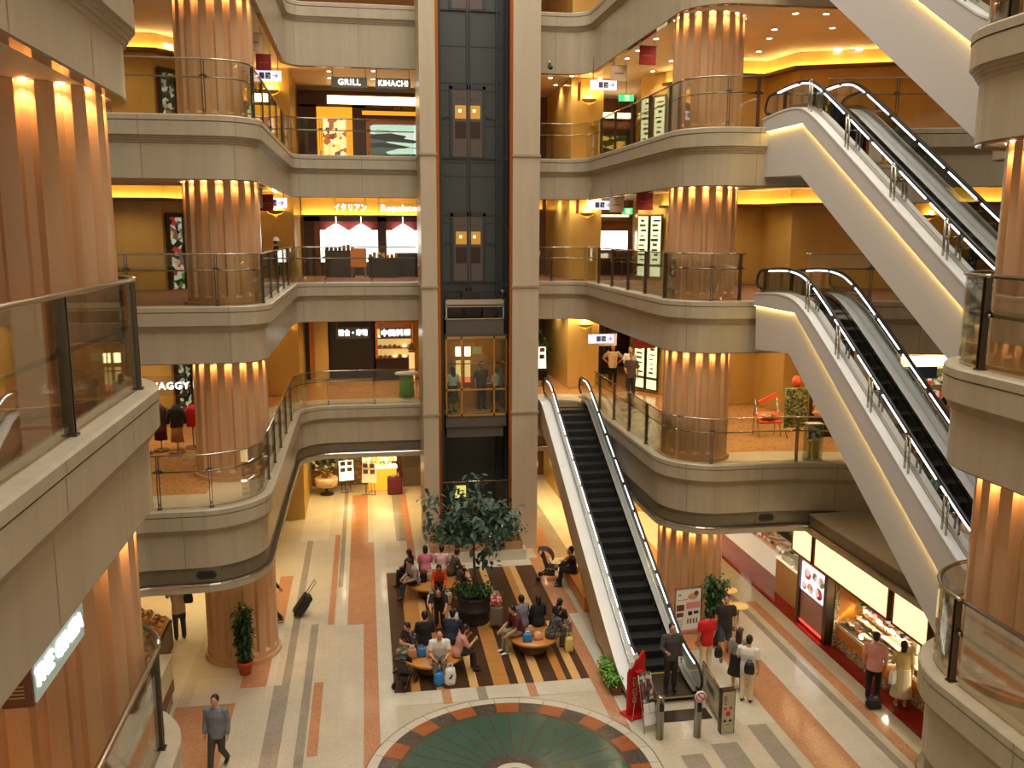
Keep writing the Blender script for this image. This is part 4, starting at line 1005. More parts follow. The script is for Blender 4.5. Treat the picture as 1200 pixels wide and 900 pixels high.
# beside the escalator
person('adult in black seated on the low ledge beside the stroller', (6.27, 25.95, Z0), 75, 'sit', 1.66, ('cl_black','long'), ('cl_black','long'), arms=('reach','lap'), lean=10)
person('toddler in a yellow orange top sitting on the ledge by the stroller', (6.24, 26.55, Z0), 60, 'sit', .92, ('cl_amber','short'), ('cl_dark','long'), arms=('reach','down'))
person('person in dark grey stepping off at the foot of the black escalator', (7.0, 19.0, .205), 180, 'stand', 1.68, ('cl_charcoal','long'), ('cl_dark','long'), arms=('down','rail'))
person('man in a bright red polo shirt and pale trousers facing the pink poster', (8.28, 19.98, Z0), 12, 'stand', 1.70, ('cl_red','short'), ('cl_cream','long'), shoes='shoe_white', arms=('down','carry'))
person('man in a brown shirt and dark shorts walking beside the red shirt', (9.1, 20.75, Z0), 160, 'stride', 1.72, ('cl_dark','short'), ('cl_jean','shorts'), shoes='shoe_brown', arms=('down','down'))
person('person with long dark hair and a black skirt beside the man in white', (8.72, 19.05, Z0), -28, 'stand', 1.58, ('cl_grey','short'), ('cl_black','skirt',.46), ('hair_brown','long'), arms=('down','lap'), female=True)
person('man in a white shirt and pale trousers with a black shoulder bag', (8.72, 18.5, Z0), -34, 'stand', 1.66, ('cl_white','short'), ('cl_cream','long'), shoes='shoe_black', arms=('lap','down'), look=(0,-15))
person('man in a salmon pink shirt and dark trousers at the cake counter', (11.72, 18.08, Z0), -38, 'stand', 1.72, ('cl_salmon','short'), ('cl_black','long'), arms=('down','down'), look=(0,-15))
person('person in a cream dress and yellow top at the cake counter', (12.22, 17.72, Z0), -24, 'stand', 1.62, ('cl_yellow','short'), ('cl_cream','dress',.62), ('hair_black','bob'), shoes='shoe_white', arms=('lap','down'), look=(10,-10), female=True)
person('person in a beige shirt at the bakery stall behind the left column', (-5.2, 24.0, Z0), 20, 'stand', 1.70, ('cl_beige','long'), ('cl_jean','long'), shoes='shoe_brown', arms=('reach','reach'), lean=8)
person('person in grey walking past the near left balcony', (-3.22, 17.6, Z0), 170, 'stride', 1.68, ('cl_greyblue','long'), ('cl_charcoal','long'), arms=('down','down'))
person('person in black pulling the suitcase behind the far left column', (-2.86, 24.75, Z0), 92, 'stride', 1.68, ('cl_black','long'), ('cl_black','long'), arms=('down','pull'))
# upper levels
ZF2, ZF3 = FLO[2]+.012, FLO[3]+.008
person('person in a beige shirt with hands on hips on the second level', (9.72, 34.2, ZF2), 165, 'stand', 1.68, ('cl_beige','short'), ('cl_black','long'), arms=('hip','hip'))
person('person in a white shirt with hands clasped behind the second level railing', (10.15, 33.25, ZF2), 160, 'stand', 1.72, ('cl_white','short'), ('cl_charcoal','long'), arms=('lap','lap'))
person('person in a brown shirt by the lit panels on the second level', (9.7, 31.6, ZF2), 150, 'stand', 1.70, ('cl_brown','short'), ('cl_dark','long'), arms=('down','lap'))
hw = person('person in dark clothes and a white sun hat at the third level corner railing', (-2.86, 30.7, ZF3), -80, 'stand', 1.58, ('cl_black','long'), ('cl_dark','long'), ('hair_black','short'), arms=('down','down'), female=True)
m = MB(); m.lathe([(.145, 1.475), (.15, 1.48), (.10, 1.50), (.092, 1.56), (.06, 1.60), (0, 1.61)], n=18); m.build('sun_hat', 'white', hw)
person('person in an orange top in front of the shop shelves beyond the escalator', (15.7, 21.9, ZF2), 30, 'stand', 1.66, ('cl_amber','short'), ('cl_tan','long'), arms=('reach','lap'))
# ------------------------------------------------------------------ glass lift and its landing doors
def lift():
    ox, oy, oz = 3.70, 29.95, 3.98
    t = thing('glass_lift', (ox, oy, oz), 'glass lift car with brass frame carrying passengers up the dark shaft', 'lift')
    def B(m, n, mat, par=t):
        m.v = [(a-ox, b-oy, c-oz) for a, b, c in m.v]; return m.build(n, mat, par)
    x0, x1, y0, y1 = 2.64, 4.76, 29.95, 31.30
    m = MB(); m.box(x0+.03, x1-.12, y0+.1, y1, 3.98, 4.36); m.box(x0, x1-.02, y0+.02, y1, 4.36, 4.74); B(m, 'underbody', 'lift_grey')
    m = MB(); m.box(x0, x1, y0, y1, 4.74, 4.80); B(m, 'cabin_floor', 'tan')
    m = MB()
    for z0, z1 in ((4.74, 4.82), (7.42, 7.50), (5.64, 5.70)): m.box(x0-.01, x1+.01, y0-.02, y0+.03, z0, z1)
    for x in (x0, 3.16, 4.28, x1-.05): m.box(x, x+.05, y0-.02, y0+.03, 4.74, 7.5)
    for x in (x0, x1-.05):
        m.box(x, x+.05, y1-.05, y1, 4.74, 7.5); m.box(x, x+.04, y0, y1, 7.42, 7.5)
    B(m, 'frame', 'brass')
    m = MB(); m.tube([(x0+.1, y0+.1, 6.55), (x1-.1, y0+.1, 6.55)], .018, 8); m.tube([(x1-.08, y0+.1, 6.55), (x1-.08, y1-.1, 6.55)], .018, 8); B(m, 'grab_rail', 'brass')
    m = MB()
    for a, b in ((x0+.06, 3.15), (3.22, 4.27), (4.34, x1-.06)):
        for z0, z1 in ((4.83, 5.63), (5.71, 7.41)): m.box(a, b, y0-.002, y0+.008, z0, z1)
    for x in (x0+.02, x1-.03): m.box(x, x+.01, y0+.05, y1-.06, 4.83, 7.41)
    B(m, 'glass', 'clear_glass')
    m = MB(); m.box(x0+.05, x1-.05, y0+.05, y1, 7.36, 7.41); B(m, 'cabin_ceiling', 'cream_panel')
    m = MB()
    for x in (3.1, 3.7, 4.3): m.box(x-.16, x+.16, y0+.4, y0+.8, 7.345, 7.358)
    B(m, 'ceiling_lamp', 'light_band')
    m = MB(); m.box(x0+.05, 3.05, y1-.04, y1, 4.8, 7.4); m.box(4.1, x1-.05, y1-.04, y1, 4.8, 7.4); m.box(3.05, 4.1, y1-.04, y1, 7.0, 7.4); m.box(3.05, 4.1, y1-.03, y1, 4.8, 7.0, 1)
    for x in (3.12, 3.44): m.box(x, x+.2, y1-.036, y1-.03, 6.65, 6.98, 2); m.box(x, x+.2, y1-.036, y1-.03, 5.7, 6.5, 3)
    m.box(3.72, 4.05, y1-.036, y1-.03, 6.72, 6.98, 4); m.box(3.1, 4.05, y1-.036, y1-.03, 5.55, 5.9, 5)
    B(m, 'rear_wall', ['orange_wood', 'amber_wall', 'light_band', 'amber_soft', 'fence_panel', 'rear_red'])
    m = MB(); m.box(x0-.02, x1+.02, y0-.03, y1, 7.5, 7.57); B(m, 'cornice', 'steel_dark')
    m = MB(); m.box(x0+.03, x1-.12, y0+.02, y1, 7.57, 8.07); B(m, 'roof_housing', 'lift_grey')
    m = MB()
    for z in (8.08, 8.50, 8.58, 8.72): m.box(x0, x1-.1, y0, y0+.05, z, z+.035)
    for x in (x0+.02, x1-.16): m.box(x, x+.05, y0, y0+.05, 8.07, 8.75)
    m.box(x0+.02, x1-.12, y0+.02, y0+.1, 8.6, 8.72); B(m, 'guard_rail', 'steel')
    m = MB(); m.box(3.25, 3.85, y0+.3, y0+.7, 8.72, 9.0); m.box(3.95, 4.3, y0+.2, y0+.5, 8.07, 8.45); m.box(x0+.1, x1-.2, y0+.6, y1, 8.1, 8.7); m.tube([(3.32, y0+.2, 8.45), (3.32, y0+.2, 8.2)], .03, 6)
    for x in (3.42, 3.56): m.tube([(x, y0+.45, 9.0), (x, y0+.45, 9.2)], .025, 8)
    m.lathe([(.001, 0), (.13, 0), (.13, .05), (.001, .05)], (4.62, y0+.1, 8.95), 16, 0, True, Matrix.Rotation(pi/2, 3, 'X'))
    B(m, 'winch_gear', 'shaft_black')
lift()
zl = 4.805
person('passenger with a white collar and camouflage skirt at the left of the glass lift', (2.92, 30.35, zl), 20, 'stand', 1.62, ('cl_white','short'), ('cl_camo','skirt',.5), ('hair_black','long'), female=True)
person('passenger in a cream blouse at the right of the glass lift', (4.42, 30.35, zl), 60, 'stand', 1.58, ('cl_white','short'), ('cl_brown','skirt',.5), ('hair_brown','tail'), arms=('lap','lap'), female=True)
person('passenger in dark trousers at the back of the glass lift', (3.98, 30.85, zl), 200, 'stand', 1.70, ('cl_brown','short'), ('cl_dark','long'))
for l, nm in ((3, 'third'), (4, 'fourth'), (5, 'fifth')):
    z = COP[l]+.02; t = thing('lift_door', (3.62, 31.6, z), f'grey lift landing door with amber lit windows, {nm} level', 'lift door')
    m = MB(); m.box(-.62, -.52, -.06, 0, 0, 2.35); m.box(.52, .62, -.06, 0, 0, 2.35); m.box(-.62, .62, -.06, 0, 2.25, 2.4); m.box(-1.1, 1.1, -.05, 0, -.06, -.02); m.bar((-.95, -.03, 1.28), (-.52, -.03, 1.36), .03, .03); m.bar((.95, -.03, 1.28), (.52, -.03, 1.36), .03, .03); m.build('frame', 'shaft_line', t)
    for sd in (-1, 1):
        d = MB(); a, b = (-.515, -.015) if sd < 0 else (.015, .515); d.box(a, b, -.04, -.01, 0, 2.24); dd = d.build('door_leaf', 'lift_door', t)
        w = MB(); c = (a+b)/2+.02*sd*-1; w.box(c-.19, c+.19, -.045, -.038, 1.28, 1.72, 0); w.box(c-.06, c+.02, -.049, -.044, 1.5, 1.58, 3); w.box(c-.19, c+.19, -.045, -.038, .62, 1.18, 2); w.build('window', ['amber_dim', 'bright_window', 'dark_brown', 'light_band'], dd)
        w = MB()
        for k in range(3): w.obox((c-.12+.11*k, -.042, 1.93), (.03, .01, .12), Matrix.Rotation(.5*(k-1), 3, 'Y'))
        w.build('door_mark', 'shaft_line', dd)

# ------------------------------------------------------------------ greenery
def leaf_cloud(m, pts, size, n_each, spread, rng, mi=0, droop=.3):
    for p in pts:
        for _ in range(n_each):
            c = Vector(p)+Vector((rng.gauss(0, spread[0]), rng.gauss(0, spread[1]), rng.gauss(0, spread[2])))
            a = rng.uniform(0, 2*pi); e = rng.uniform(-.9, .6)-droop*.3; d = Vector((cos(a)*cos(e), sin(a)*cos(e), sin(e))); w = d.cross(Vector((rng.uniform(-.4,.4), rng.uniform(-.4,.4), 1))).normalized(); nrm = w.cross(d)
            L = size*rng.uniform(.7, 1.25); W = L*.26
            m.add([c, c+d*L*.35+w*W+nrm*W*.25, c+d*L*.75+w*W*.75+nrm*W*.15-Vector((0,0,L*.06)), c+d*L-Vector((0,0,L*.18)), c+d*L*.75-w*W*.75+nrm*W*.15-Vector((0,0,L*.06)), c+d*L*.35-w*W+nrm*W*.25, c+d*L*.5], [(0,1,6),(1,2,6),(2,3,6),(3,4,6),(4,5,6),(5,0,6)], mi, True)
px, py = 2.86, 23.95
t = thing('shrub_planter', (px, py, .012), 'round dark planter with green shrubs and a slender leafy tree on the timber deck', 'planter')
m = MB(); m.lathe([(0, 0), (.44, 0), (.455, .03), (.455, .38), (.475, .385), (.475, .41), (.47, .415), (.49, .74), (.51, .76), (.51, .79), (.46, .79), (.45, .70), (0, .70)], n=36); m.build('pot', 'charcoal', t)
m = MB(); m.lathe([(0, .701), (.455, .701), (.45, .74), (0, .76)], n=24); m.build('soil', 'soil', t)
r = random.Random(3); m = MB(); pts = [(r.uniform(-1,1)*.5, r.uniform(-1,1)*.5, .86+r.uniform(-.06,.18)) for _ in range(46)]; pts = [p for p in pts if p[0]**2+p[1]**2 < .3]
leaf_cloud(m, pts, .10, 26, (.10,.10,.08), r); m.build('foliage', 'leaf_mid', t)
tp = t; t = bpy.data.objects.new('ficus_tree', None); COL.objects.link(t); t.parent = tp; t.location = (.02, 0, .763)
m = MB(); m.tube([(0, 0, -.02), (.01, 0, .6), (-.02, .01, 1.3), (.02, 0, 1.9), (0, .0, 2.4), (-.04, .0, 3.0)], [.045, .04, .036, .034, .026, .012], 8); m.build('trunk', 'trunk', t)
m = MB(); r = random.Random(11); tips = []
for k in range(17):
    a = 2*pi*k/17*2.4+.3; z0 = r.uniform(1.7, 2.6); R = r.uniform(.55, 1.05); tip = Vector((cos(a)*R, sin(a)*R*.9, z0+r.uniform(.05, .75)*(1.15-R*.5)))
    m.tube([(0, 0, z0), tip*.5+Vector((0, 0, z0*.5+.1)), tip], [.018, .012, .005], 5); tips += [tip, tip*.72+Vector((0, 0, z0*.28+.05)), tip*.9+Vector((r.uniform(-.15,.15), r.uniform(-.15,.15), -.1))]
tips += [Vector((-1.12, 0, 2.75)), Vector((-1.25, -.05, 2.9)), Vector((-.05, 0, 3.45)), Vector((.1, .1, 3.3)), Vector((.35, -.1, 1.25)), Vector((.42, -.1, 1.05)), Vector((.5, -.1, 1.5)), Vector((.95, 0, 2.3)), Vector((0, -.4, 3.1)), Vector((.3, -.5, 2.9)), Vector((-.4, -.5, 2.8)), Vector((.6, -.3, 2.5)), Vector((-.7, -.3, 2.4)), Vector((-.2, -.3, 1.85))]
m.tube([(0, 0, 1.35), (.2, -.05, 1.5), (.42, -.1, 1.1)], [.015, .01, .004], 5); m.tube([(0, 0, 2.2), (-.7, 0, 2.6), (-1.25, -.05, 2.9)], [.016, .012, .004], 5); m.build('branches', 'trunk', t)
m = MB(); leaf_cloud(m, tips, .23, 17, (.16,.16,.13), r, 0, 1.2); m.build('foliage', 'leaf_tree', t)
# flower planter in front of the lift
struct(MB().box(1.85, 5.2, 28.5, 29.54, .004, .36).build('baseboard_lift', 'granite_light'), 'low stone plinth in front of the lift shaft')
t = thing('flower_planter', (3.53, 28.95, .362), 'long planter box of pink and white flowers below the lift', 'planter')
m = MB(); m.box(-1.57, 1.57, -.40, -.36, 0, .27); m.box(-1.57, 1.57, .36, .40, 0, .27); m.box(-1.57, -1.53, -.36, .36, 0, .27); m.box(1.53, 1.57, -.36, .36, 0, .27); m.box(-1.53, 1.53, -.36, .36, .0, .2); m.build('box', 'planter_box', t)
r = random.Random(5); m = MB(); pts = [(-1.5+3.0*i/40, r.uniform(-.28,.28), .36+r.uniform(-.06,.1)+(.22 if i > 36 or i < 3 else 0)) for i in range(41)]; leaf_cloud(m, pts, .11, 34, (.09,.10,.09), r); m.build('foliage', 'leaf_dark', t)
m = MB()
for i in range(34): m = MB(); c = (-1.5+3.0*r.random(), r.uniform(-.36,.2), .46+r.uniform(0,.16)); m.ball(c, (.05,.05,.035), 6, 0); m.build('flower', 'petal_pink' if r.random() < .6 else 'petal_white', t)
for dx in (-.68, .9):
    u = thing('spot_lamp', (3.53+dx, 28.50, .64), 'small black spot lamp clipped to the flower planter, ' + ('left one' if dx < 0 else 'right one'), 'lamp')
    m = MB(); m.lathe([(0, -.14), (.055, -.14), (.045, 0), (.02, .03), (0, .03)], n=12); m.tube([(0, 0, .0), (0, .06, .06), (0, .14, .04)], .012, 6); m.build('lamp_head', 'black', u)
t = thing('glass_barrier', (3.62, 29.62, .365), 'waist high glass barrier with steel rail across the foot of the lift shaft', 'barrier')
MB().tube([(-1.14, -.03, 2.15), (1.14, -.03, 2.15)], .03, 8).build('handrail', 'steel', t); MB().box(-1.13, 1.13, -.006, .006, 0, 2.12).build('glass_panel', 'rail_glass', t)
t = thing('lift_sign', (3.29, 31.55, 1.55), 'yellow lit notice at the back of the lift shaft behind the tree', 'sign')
MB().box(-.2, .2, 0, .05, -.2, .25).build('panel', 'yellow_sign', t); m = MB(); m.box(-.12, -.04, -.006, 0, -.08, .14); m.box(.02, .14, -.006, 0, .05, .09); m.build('lettering', 'ink', t)
# potted plants
def pot_plant(x, y, h, label, r=.19, rng=9, w=.2, pot='terracotta', ph=.34, leaf='leaf_dark', nb=11):
    t = thing('potted_plant', (x, y, .012), label, 'plant'); rr = random.Random(rng)
    m = MB(); m.lathe([(0, 0), (r*.72, 0), (r*.92, ph*.8), (r*1.04, ph*.8), (r*1.06, ph), (r*.92, ph), (r*.9, ph*.9), (0, ph*.9)], n=24); m.build('pot', pot, t)
    m = MB(); pts = []
    for k in range(nb):
        a = rr.uniform(0, 2*pi); q = rr.uniform(.2, 1)*w; hh = h*rr.uniform(.55, 1); m.tube([(0, 0, ph*.8), (cos(a)*q*.5, sin(a)*q*.5, ph+(hh-ph)*.5), (cos(a)*q, sin(a)*q, hh)], [.012, .009, .004], 5)
        pts += [(cos(a)*q*f, sin(a)*q*f, ph+(hh-ph)*f) for f in (.15, .35, .5, .65, .8, .92, 1)]
    m.build('stems', 'trunk', t); m = MB(); leaf_cloud(m, pts, .15, 9, (.07,.07,.07), rr, 0, .8); m.build('foliage', leaf, t)
pot_plant(-3.2, 21.75, 1.98, 'tall leafy plant in a terracotta pot in front of the far left column')
pot_plant(9.05, 21.5, 1.95, 'bushy green plant behind the pink poster stand', .24, 21, .34, 'charcoal', .4, 'leaf_mid', 15)
t = thing('hedge_planter', (5.76, 19.85, .012), 'low box of bright green plants at the foot of the escalator', 'planter')
m = MB(); m.box(-.12, .12, -.62, .62, 0, .2); m.build('box', 'mid_brown', t); r = random.Random(8); m = MB(); leaf_cloud(m, [(r.uniform(-.1,.1), -.58+1.16*i/20, .3+r.uniform(-.05,.06)) for i in range(21)], .10, 26, (.07,.05,.06), r); m.build('foliage', 'leaf_bright', t)

# ------------------------------------------------------------------ bags and luggage
def carrier(name, x, y, z, w, d, h, mat, label, handles='white', rz=0., cat='bag', crumple=0.):
    t = thing(name, (x, y, z), label, cat, rz); rr = random.Random(int(x*100+y*10)); m = MB(); n = 12; vs = []
    for k, (zz, f) in enumerate(((0, .86), (.15, 1), (.5, 1.03), (.8, .92), (1, .8))):
        for j in range(n):
            a = 2*pi*j/n; c, s_ = cos(a), sin(a); e = .55
            vs.append(((abs(c)**e)*(1 if c > 0 else -1)*w/2*f+rr.uniform(-1,1)*crumple, (abs(s_)**e)*(1 if s_ > 0 else -1)*d/2*f+rr.uniform(-1,1)*crumple, zz*h))
    m.add(vs, [(i*n+j, i*n+(j+1) % n, (i+1)*n+(j+1) % n, (i+1)*n+j) for i in range(4) for j in range(n)]+[tuple(range(n-1,-1,-1)), tuple(range(4*n, 5*n))], 0, True); m.build('body', mat, t)
    m = MB()
    for s_ in (-1, 1): m.tube([(-w*.22, s_*d*.3, h*.97), (-w*.18, s_*d*.2, h*1.25), (w*.18, s_*d*.2, h*1.25), (w*.22, s_*d*.3, h*.97)], .009, 6)
    m.build('handles', handles, t); return t
carrier('carrier_bag', 1.56, 20.38, .014, .26, .16, .34, 'blue_plastic', 'bright blue plastic bag on the floor at the bald man\'s feet', 'blue_plastic', crumple=.012)
b = carrier('carrier_bag', 1.84, 20.36, .014, .28, .15, .44, 'white', 'white shopping bag with a blue mark on the floor beside the blue bag', crumple=.012)
m = MB(); m.plate([(-.05,-.06),(.02,-.08),(.06,.02),(.03,.07),(0,.0)], (0, -.083, .26), (1,0,0), (0,0,1), -.004); m.build('printed_mark', 'blue_print', b)
carrier('paper_bag', .95, 21.05, .445, .24, .14, .25, 'kraft', 'brown paper bag on the left end of the front left bench')
carrier('carrier_bag', 1.19, 21.10, .445, .22, .14, .24, 'blue_plastic', 'bright blue plastic bag on the front left bench beside the brown paper bag', 'blue_plastic', crumple=.012)
carrier('carrier_bag', 1.40, 21.05, .445, .17, .13, .27, 'white', 'white bag on the front left bench behind the bald man', crumple=.01)
carrier('handbag', 3.98, 21.52, .445, .26, .13, .22, 'blue_plastic', 'blue handbag on the right bench beside the man in maroon')
carrier('paper_bag', 4.1, 21.82, .445, .20, .12, .22, 'kraft', 'brown paper bag behind the blue handbag on the right bench')
carrier('carrier_bag', 4.28, 21.62, .445, .24, .18, .15, 'peach', 'crumpled peach bag on the right bench', crumple=.02)
carrier('carrier_bag', 5.12, 21.62, .014, .24, .14, .42, 'yellow_plastic', 'pale yellow bag hanging by the right bench', 'yellow_plastic', crumple=.012)
carrier('carrier_bag', 1.72, 25.05, .014, .26, .2, .36, 'paper', 'white patterned bag on the deck in front of the orange cardigan', crumple=.02)
carrier('carrier_bag', 2.2, 25.2, .014, .3, .2, .34, 'cl_cream', 'cream bag on the deck between the rear bench and the shrub planter', crumple=.02)
carrier('carrier_bag', 2.22, 23.55, .012, .34, .2, .44, 'white', 'white bag in front of the stooping person', crumple=.015)
carrier('handbag', 1.55, 25.95, .445, .22, .14, .34, 'black', 'black upright bag on the rear bench beside the grey shirt', 'red')
carrier('handbag', 1.76, 26.05, .445, .2, .14, .26, 'cl_beige', 'small beige bag on the rear bench beside the black bag')
carrier('shoulder_bag', 8.66, 18.28, .82, .24, .09, .27, 'black', 'black shoulder bag hanging at the hip of the man in white', 'black', rz=-.5)
carrier('handbag', 8.60, 19.95, .42, .2, .12, .24, 'black', 'black handbag carried by the man in the red shirt', 'black')
carrier('carrier_bag', 11.98, 17.72, .60, .22, .12, .32, 'white', 'white carrier bag held between the couple at the cake counter', rz=.4)
carrier('carrier_bag', 11.55, 17.75, .012, .34, .22, .26, 'black', 'black bag on the floor behind the salmon pink shirt', 'black', crumple=.02)
carrier('shoulder_bag', -4.88, 23.75, 1.15, .24, .12, .24, 'black', 'black bag on the shoulder of the person at the bakery stall', 'black')
def suitcase(x, y, z, w, d, h, mat, label, tilt=0., rz=0., grip=.35):
    t = thing('suitcase', (x, y, z), label, 'suitcase'); t.rotation_euler = (tilt, 0, rz)
    MB().rbox((0, 0, h/2+.05), (w, d, h), .05).build('shell', mat, t); m = MB(); m.box(-w*.3, w*.3, -d/2-.025, -d/2+.01, h*.25, h*.75); m.build('front_pocket', mat, t)
    m = MB()
    for a in (-1, 1):
        m.tube([(a*w*.3, d*.3, h), (a*w*.3, d*.3, h+.05+grip)], .012, 6)
    m.tube([(-w*.3, d*.3, h+.05+grip), (w*.3, d*.3, h+.05+grip)], .016, 6); m.build('pull_handle', 'grey_metal', t)
    for a in (-1, 1): MB().lathe([(0, -.02), (.045, -.02), (.045, .02), (0, .02)], (a*w*.38, d*.25, .045), 12, 0, True, Matrix.Rotation(pi/2, 3, 'Y')).build('wheel', 'rubber', t)
suitcase(3.44, 23.42, .012, .36, .24, .58, 'grey_suit', 'small grey suitcase standing beside the round planter', 0, -.3, .12)
carrier('checked_bag', 3.42, 23.42, .66, .34, .22, .32, 'red_check', 'red and white checked bag on top of the grey suitcase', 'white', rz=-.3)
suitcase(-2.2, 25.0, .06, .38, .26, .62, 'black', 'black suitcase tilted and wheeled along behind the far left column', .62, pi/2+.2, .45)
# strollers
def stroller(x, y, rz, label, shade, small=False):
    t = thing('stroller', (x, y, .012), label, 'stroller', rz); k = .8 if small else 1.
    m = MB()
    for a in (-1, 1):
        m.tube([(a*.2*k, -.32*k, .10), (a*.2*k, .0, .48*k), (a*.2*k, .36*k, .98*k)], .013, 6); m.tube([(a*.2*k, .34*k, .10), (a*.2*k, -.02, .5*k)], .013, 6); m.tube([(a*.2*k, -.05, .46*k), (a*.2*k, -.3*k, .44*k)], .012, 6)
    m.tube([(-.2*k, .36*k, .98*k), (.2*k, .36*k, .98*k)], .018, 6); m.tube([(-.2*k, -.28*k, .16), (.2*k, -.28*k, .16)], .01, 6); m.build('frame', 'steel_dark', t)
    m = MB(); m.rbox((0, -.08, .47*k), (.36*k, .40*k, .05), .02); m.obox((0, .18*k, .68*k), (.36*k, .04, .46*k), Matrix.Rotation(-.35, 3, 'X')); m.build('seat', 'charcoal', t)
    m = MB(); vs = []; n = 9
    for i in range(n):
        a = radians(-10+125*i/(n-1))
        for j in range(7):
            b = -1+2*j/6; vs.append((b*.21*k, .22*k-cos(a)*.36*k*(1-.12*b*b), .78*k+sin(a)*.33*k*(1-.18*b*b)))
    m.add(vs, [(i*7+j, i*7+j+1, (i+1)*7+j+1, (i+1)*7+j) for i in range(n-1) for j in range(6)], 0, True); m.build('hood', shade, t)
    m = MB(); m.box(-.15*k, .15*k, -.15*k, .2*k, .2, .3); m.build('basket', 'charcoal', t)
    for a in (-1, 1):
        for yy in (-.32*k, .34*k): MB().lathe([(0, -.02), (.075, -.02), (.085, 0), (.075, .02), (0, .02)], (a*.21*k, yy, .088), 14, 0, True, Matrix.Rotation(pi/2, 3, 'Y')).build('wheel', 'rubber', t)
stroller(5.62, 26.55, 1.2, 'dark stroller with raised hood and white end panel beside the escalator wall', 'charcoal')
stroller(.74, 20.5, 2.6, 'folded dark buggy at the feet of the person in the floral top', 'black', True)
# low ledge bench along the escalator wall
t = thing('ledge_bench', (6.3, 25.4, .012), 'amber coloured low bench running along the escalator wall', 'bench'); MB().box(-.18, .18, -1.4, 1.4, 0, .42).build('box', 'orange_wood', t); MB().box(-.2, .2, -1.42, 1.42, .42, .45).build('seat', 'bench_wood', t)

# ------------------------------------------------------------------ signs and stands round the escalator foot
def M3(origin, ux, uy):
    ux = Vector(ux).normalized(); uy = Vector(uy).normalized(); uz = ux.cross(uy); m = Matrix((ux, uy, uz)).transposed().to_4x4(); m.translation = Vector(origin); return m
t = thing('poster_stand', (8.27, 21.3, .012), 'steel poster stand with white and pink shop poster beside the far right column', 'poster stand', .12)
m = MB(); 
for x in (-.38, .38): m.box(x-.015, x+.015, -.015, .015, .02, 1.72); m.box(x-.02, x+.02, -.25, .25, 0, .03)
m.box(-.38, .38, -.015, .015, 1.70, 1.73); m.box(-.38, .38, -.012, .012, .46, .49); m.build('frame', 'steel', t)
m = MB(); m.box(-.36, .36, -.01, .01, .50, 1.69); pp = m.build('poster', 'paper', t)
def pb(x0, x1, z0, z1, mat, d=.014): MB().box(x0, x1, -d, -.009, z0, z1).build('printed_block', mat, pp)
pb(-.06, .34, 1.14, 1.32, 'pink_print'); pb(-.34, .34, .5, .56, 'pink_print', .0135); pb(-.34, -.12, 1.10, 1.27, 'mid_brown'); pb(-.34, -.14, .93, 1.05, 'mid_brown')
MB().ball((.12, -.012, 1.48), (.15, .004, .09), 10).build('printed_picture', 'peach', pp); MB().ball((.22, -.014, 1.56), (.07, .005, .07), 8).build('printed_picture', 'mid_brown', pp)
for k in range(4): pb(-.02+.085*k, .02+.085*k, .72, .86, 'mid_brown')
for k in range(5): pb(-.33, -.16, .62+.05*k, .63+.05*k, 'ink', .0135)
pb(-.30, -.22, 1.53, 1.56, 'ink'); pb(-.32, -.02, 1.40, 1.41, 'ink', .0135); pb(.0, .12, .95, 1.06, 'ink'); pb(.17, .3, .98, 1.06, 'ink')
t = thing('leaflet_stand', (5.95, 18.35, .012), 'red cardboard leaflet stand with a cut out top at the foot of the escalator', 'stand', .35)
m = MB(); m.box(-.30, .30, -.22, .22, 0, .03); m.build('base', 'red', t)
m = MB(); m.plate([(-.24, .03), (.24, .03), (.24, 1.30), (.20, 1.52), (.12, 1.46), (.04, 1.36), (-.18, 1.16), (-.24, 1.05)], (0, .05, 0), (1, 0, 0), (0, 0, 1), .06); m.build('panel', 'red', t)
text('lettering', 'ENGLISH', .17, 'cream_panel', M3((-.04, -.012, .62), (0, 0, 1), (-1, 0, 0)), t, .004, sx=.85)
m = MB(); m.box(-.10, .10, -.16, -.03, .60, .64); m.box(-.10, .10, -.16, -.03, .85, .89); m.box(-.10, .10, -.16, -.03, 1.08, 1.12); m.build('shelf', 'red', t)
m = MB(); m.obox((-.16, .0, 1.24), (.12, .02, .16), Matrix.Rotation(.3, 3, 'Y')); m.obox((-.02, .02, 1.42), (.12, .02, .14), Matrix.Rotation(-.4, 3, 'Y')); m.build('leaflets', 'paper', t)
t = thing('magazine_rack', (6.0, 17.72, .012), 'leaning wire rack of grey leaflets in front of the red stand', 'rack', .25)
m = MB()
for x in (-.16, .16): m.tube([(x, -.20, 0), (x, .14, 1.25)], .012, 6); m.tube([(x, .34, 0), (x, .14, 1.25)], .010, 6)
m.tube([(-.16, .14, 1.25), (.16, .14, 1.25)], .01, 6); m.build('frame', 'steel', t)
for k in range(5):
    m = MB()
    for q in range(2): m.obox((-.075+.15*q, -.10+.055*k+.0, .55+.16*k), (.13, .014, .2), Matrix.Rotation(-.26, 3, 'X'))
    m.build('leaflets', 'leaflet_grey' if k else 'paper', t)
m = MB(); m.obox((0, -.14, .33), (.3, .012, .3), Matrix.Rotation(-.26, 3, 'X')); m.build('notice', 'paper', t)
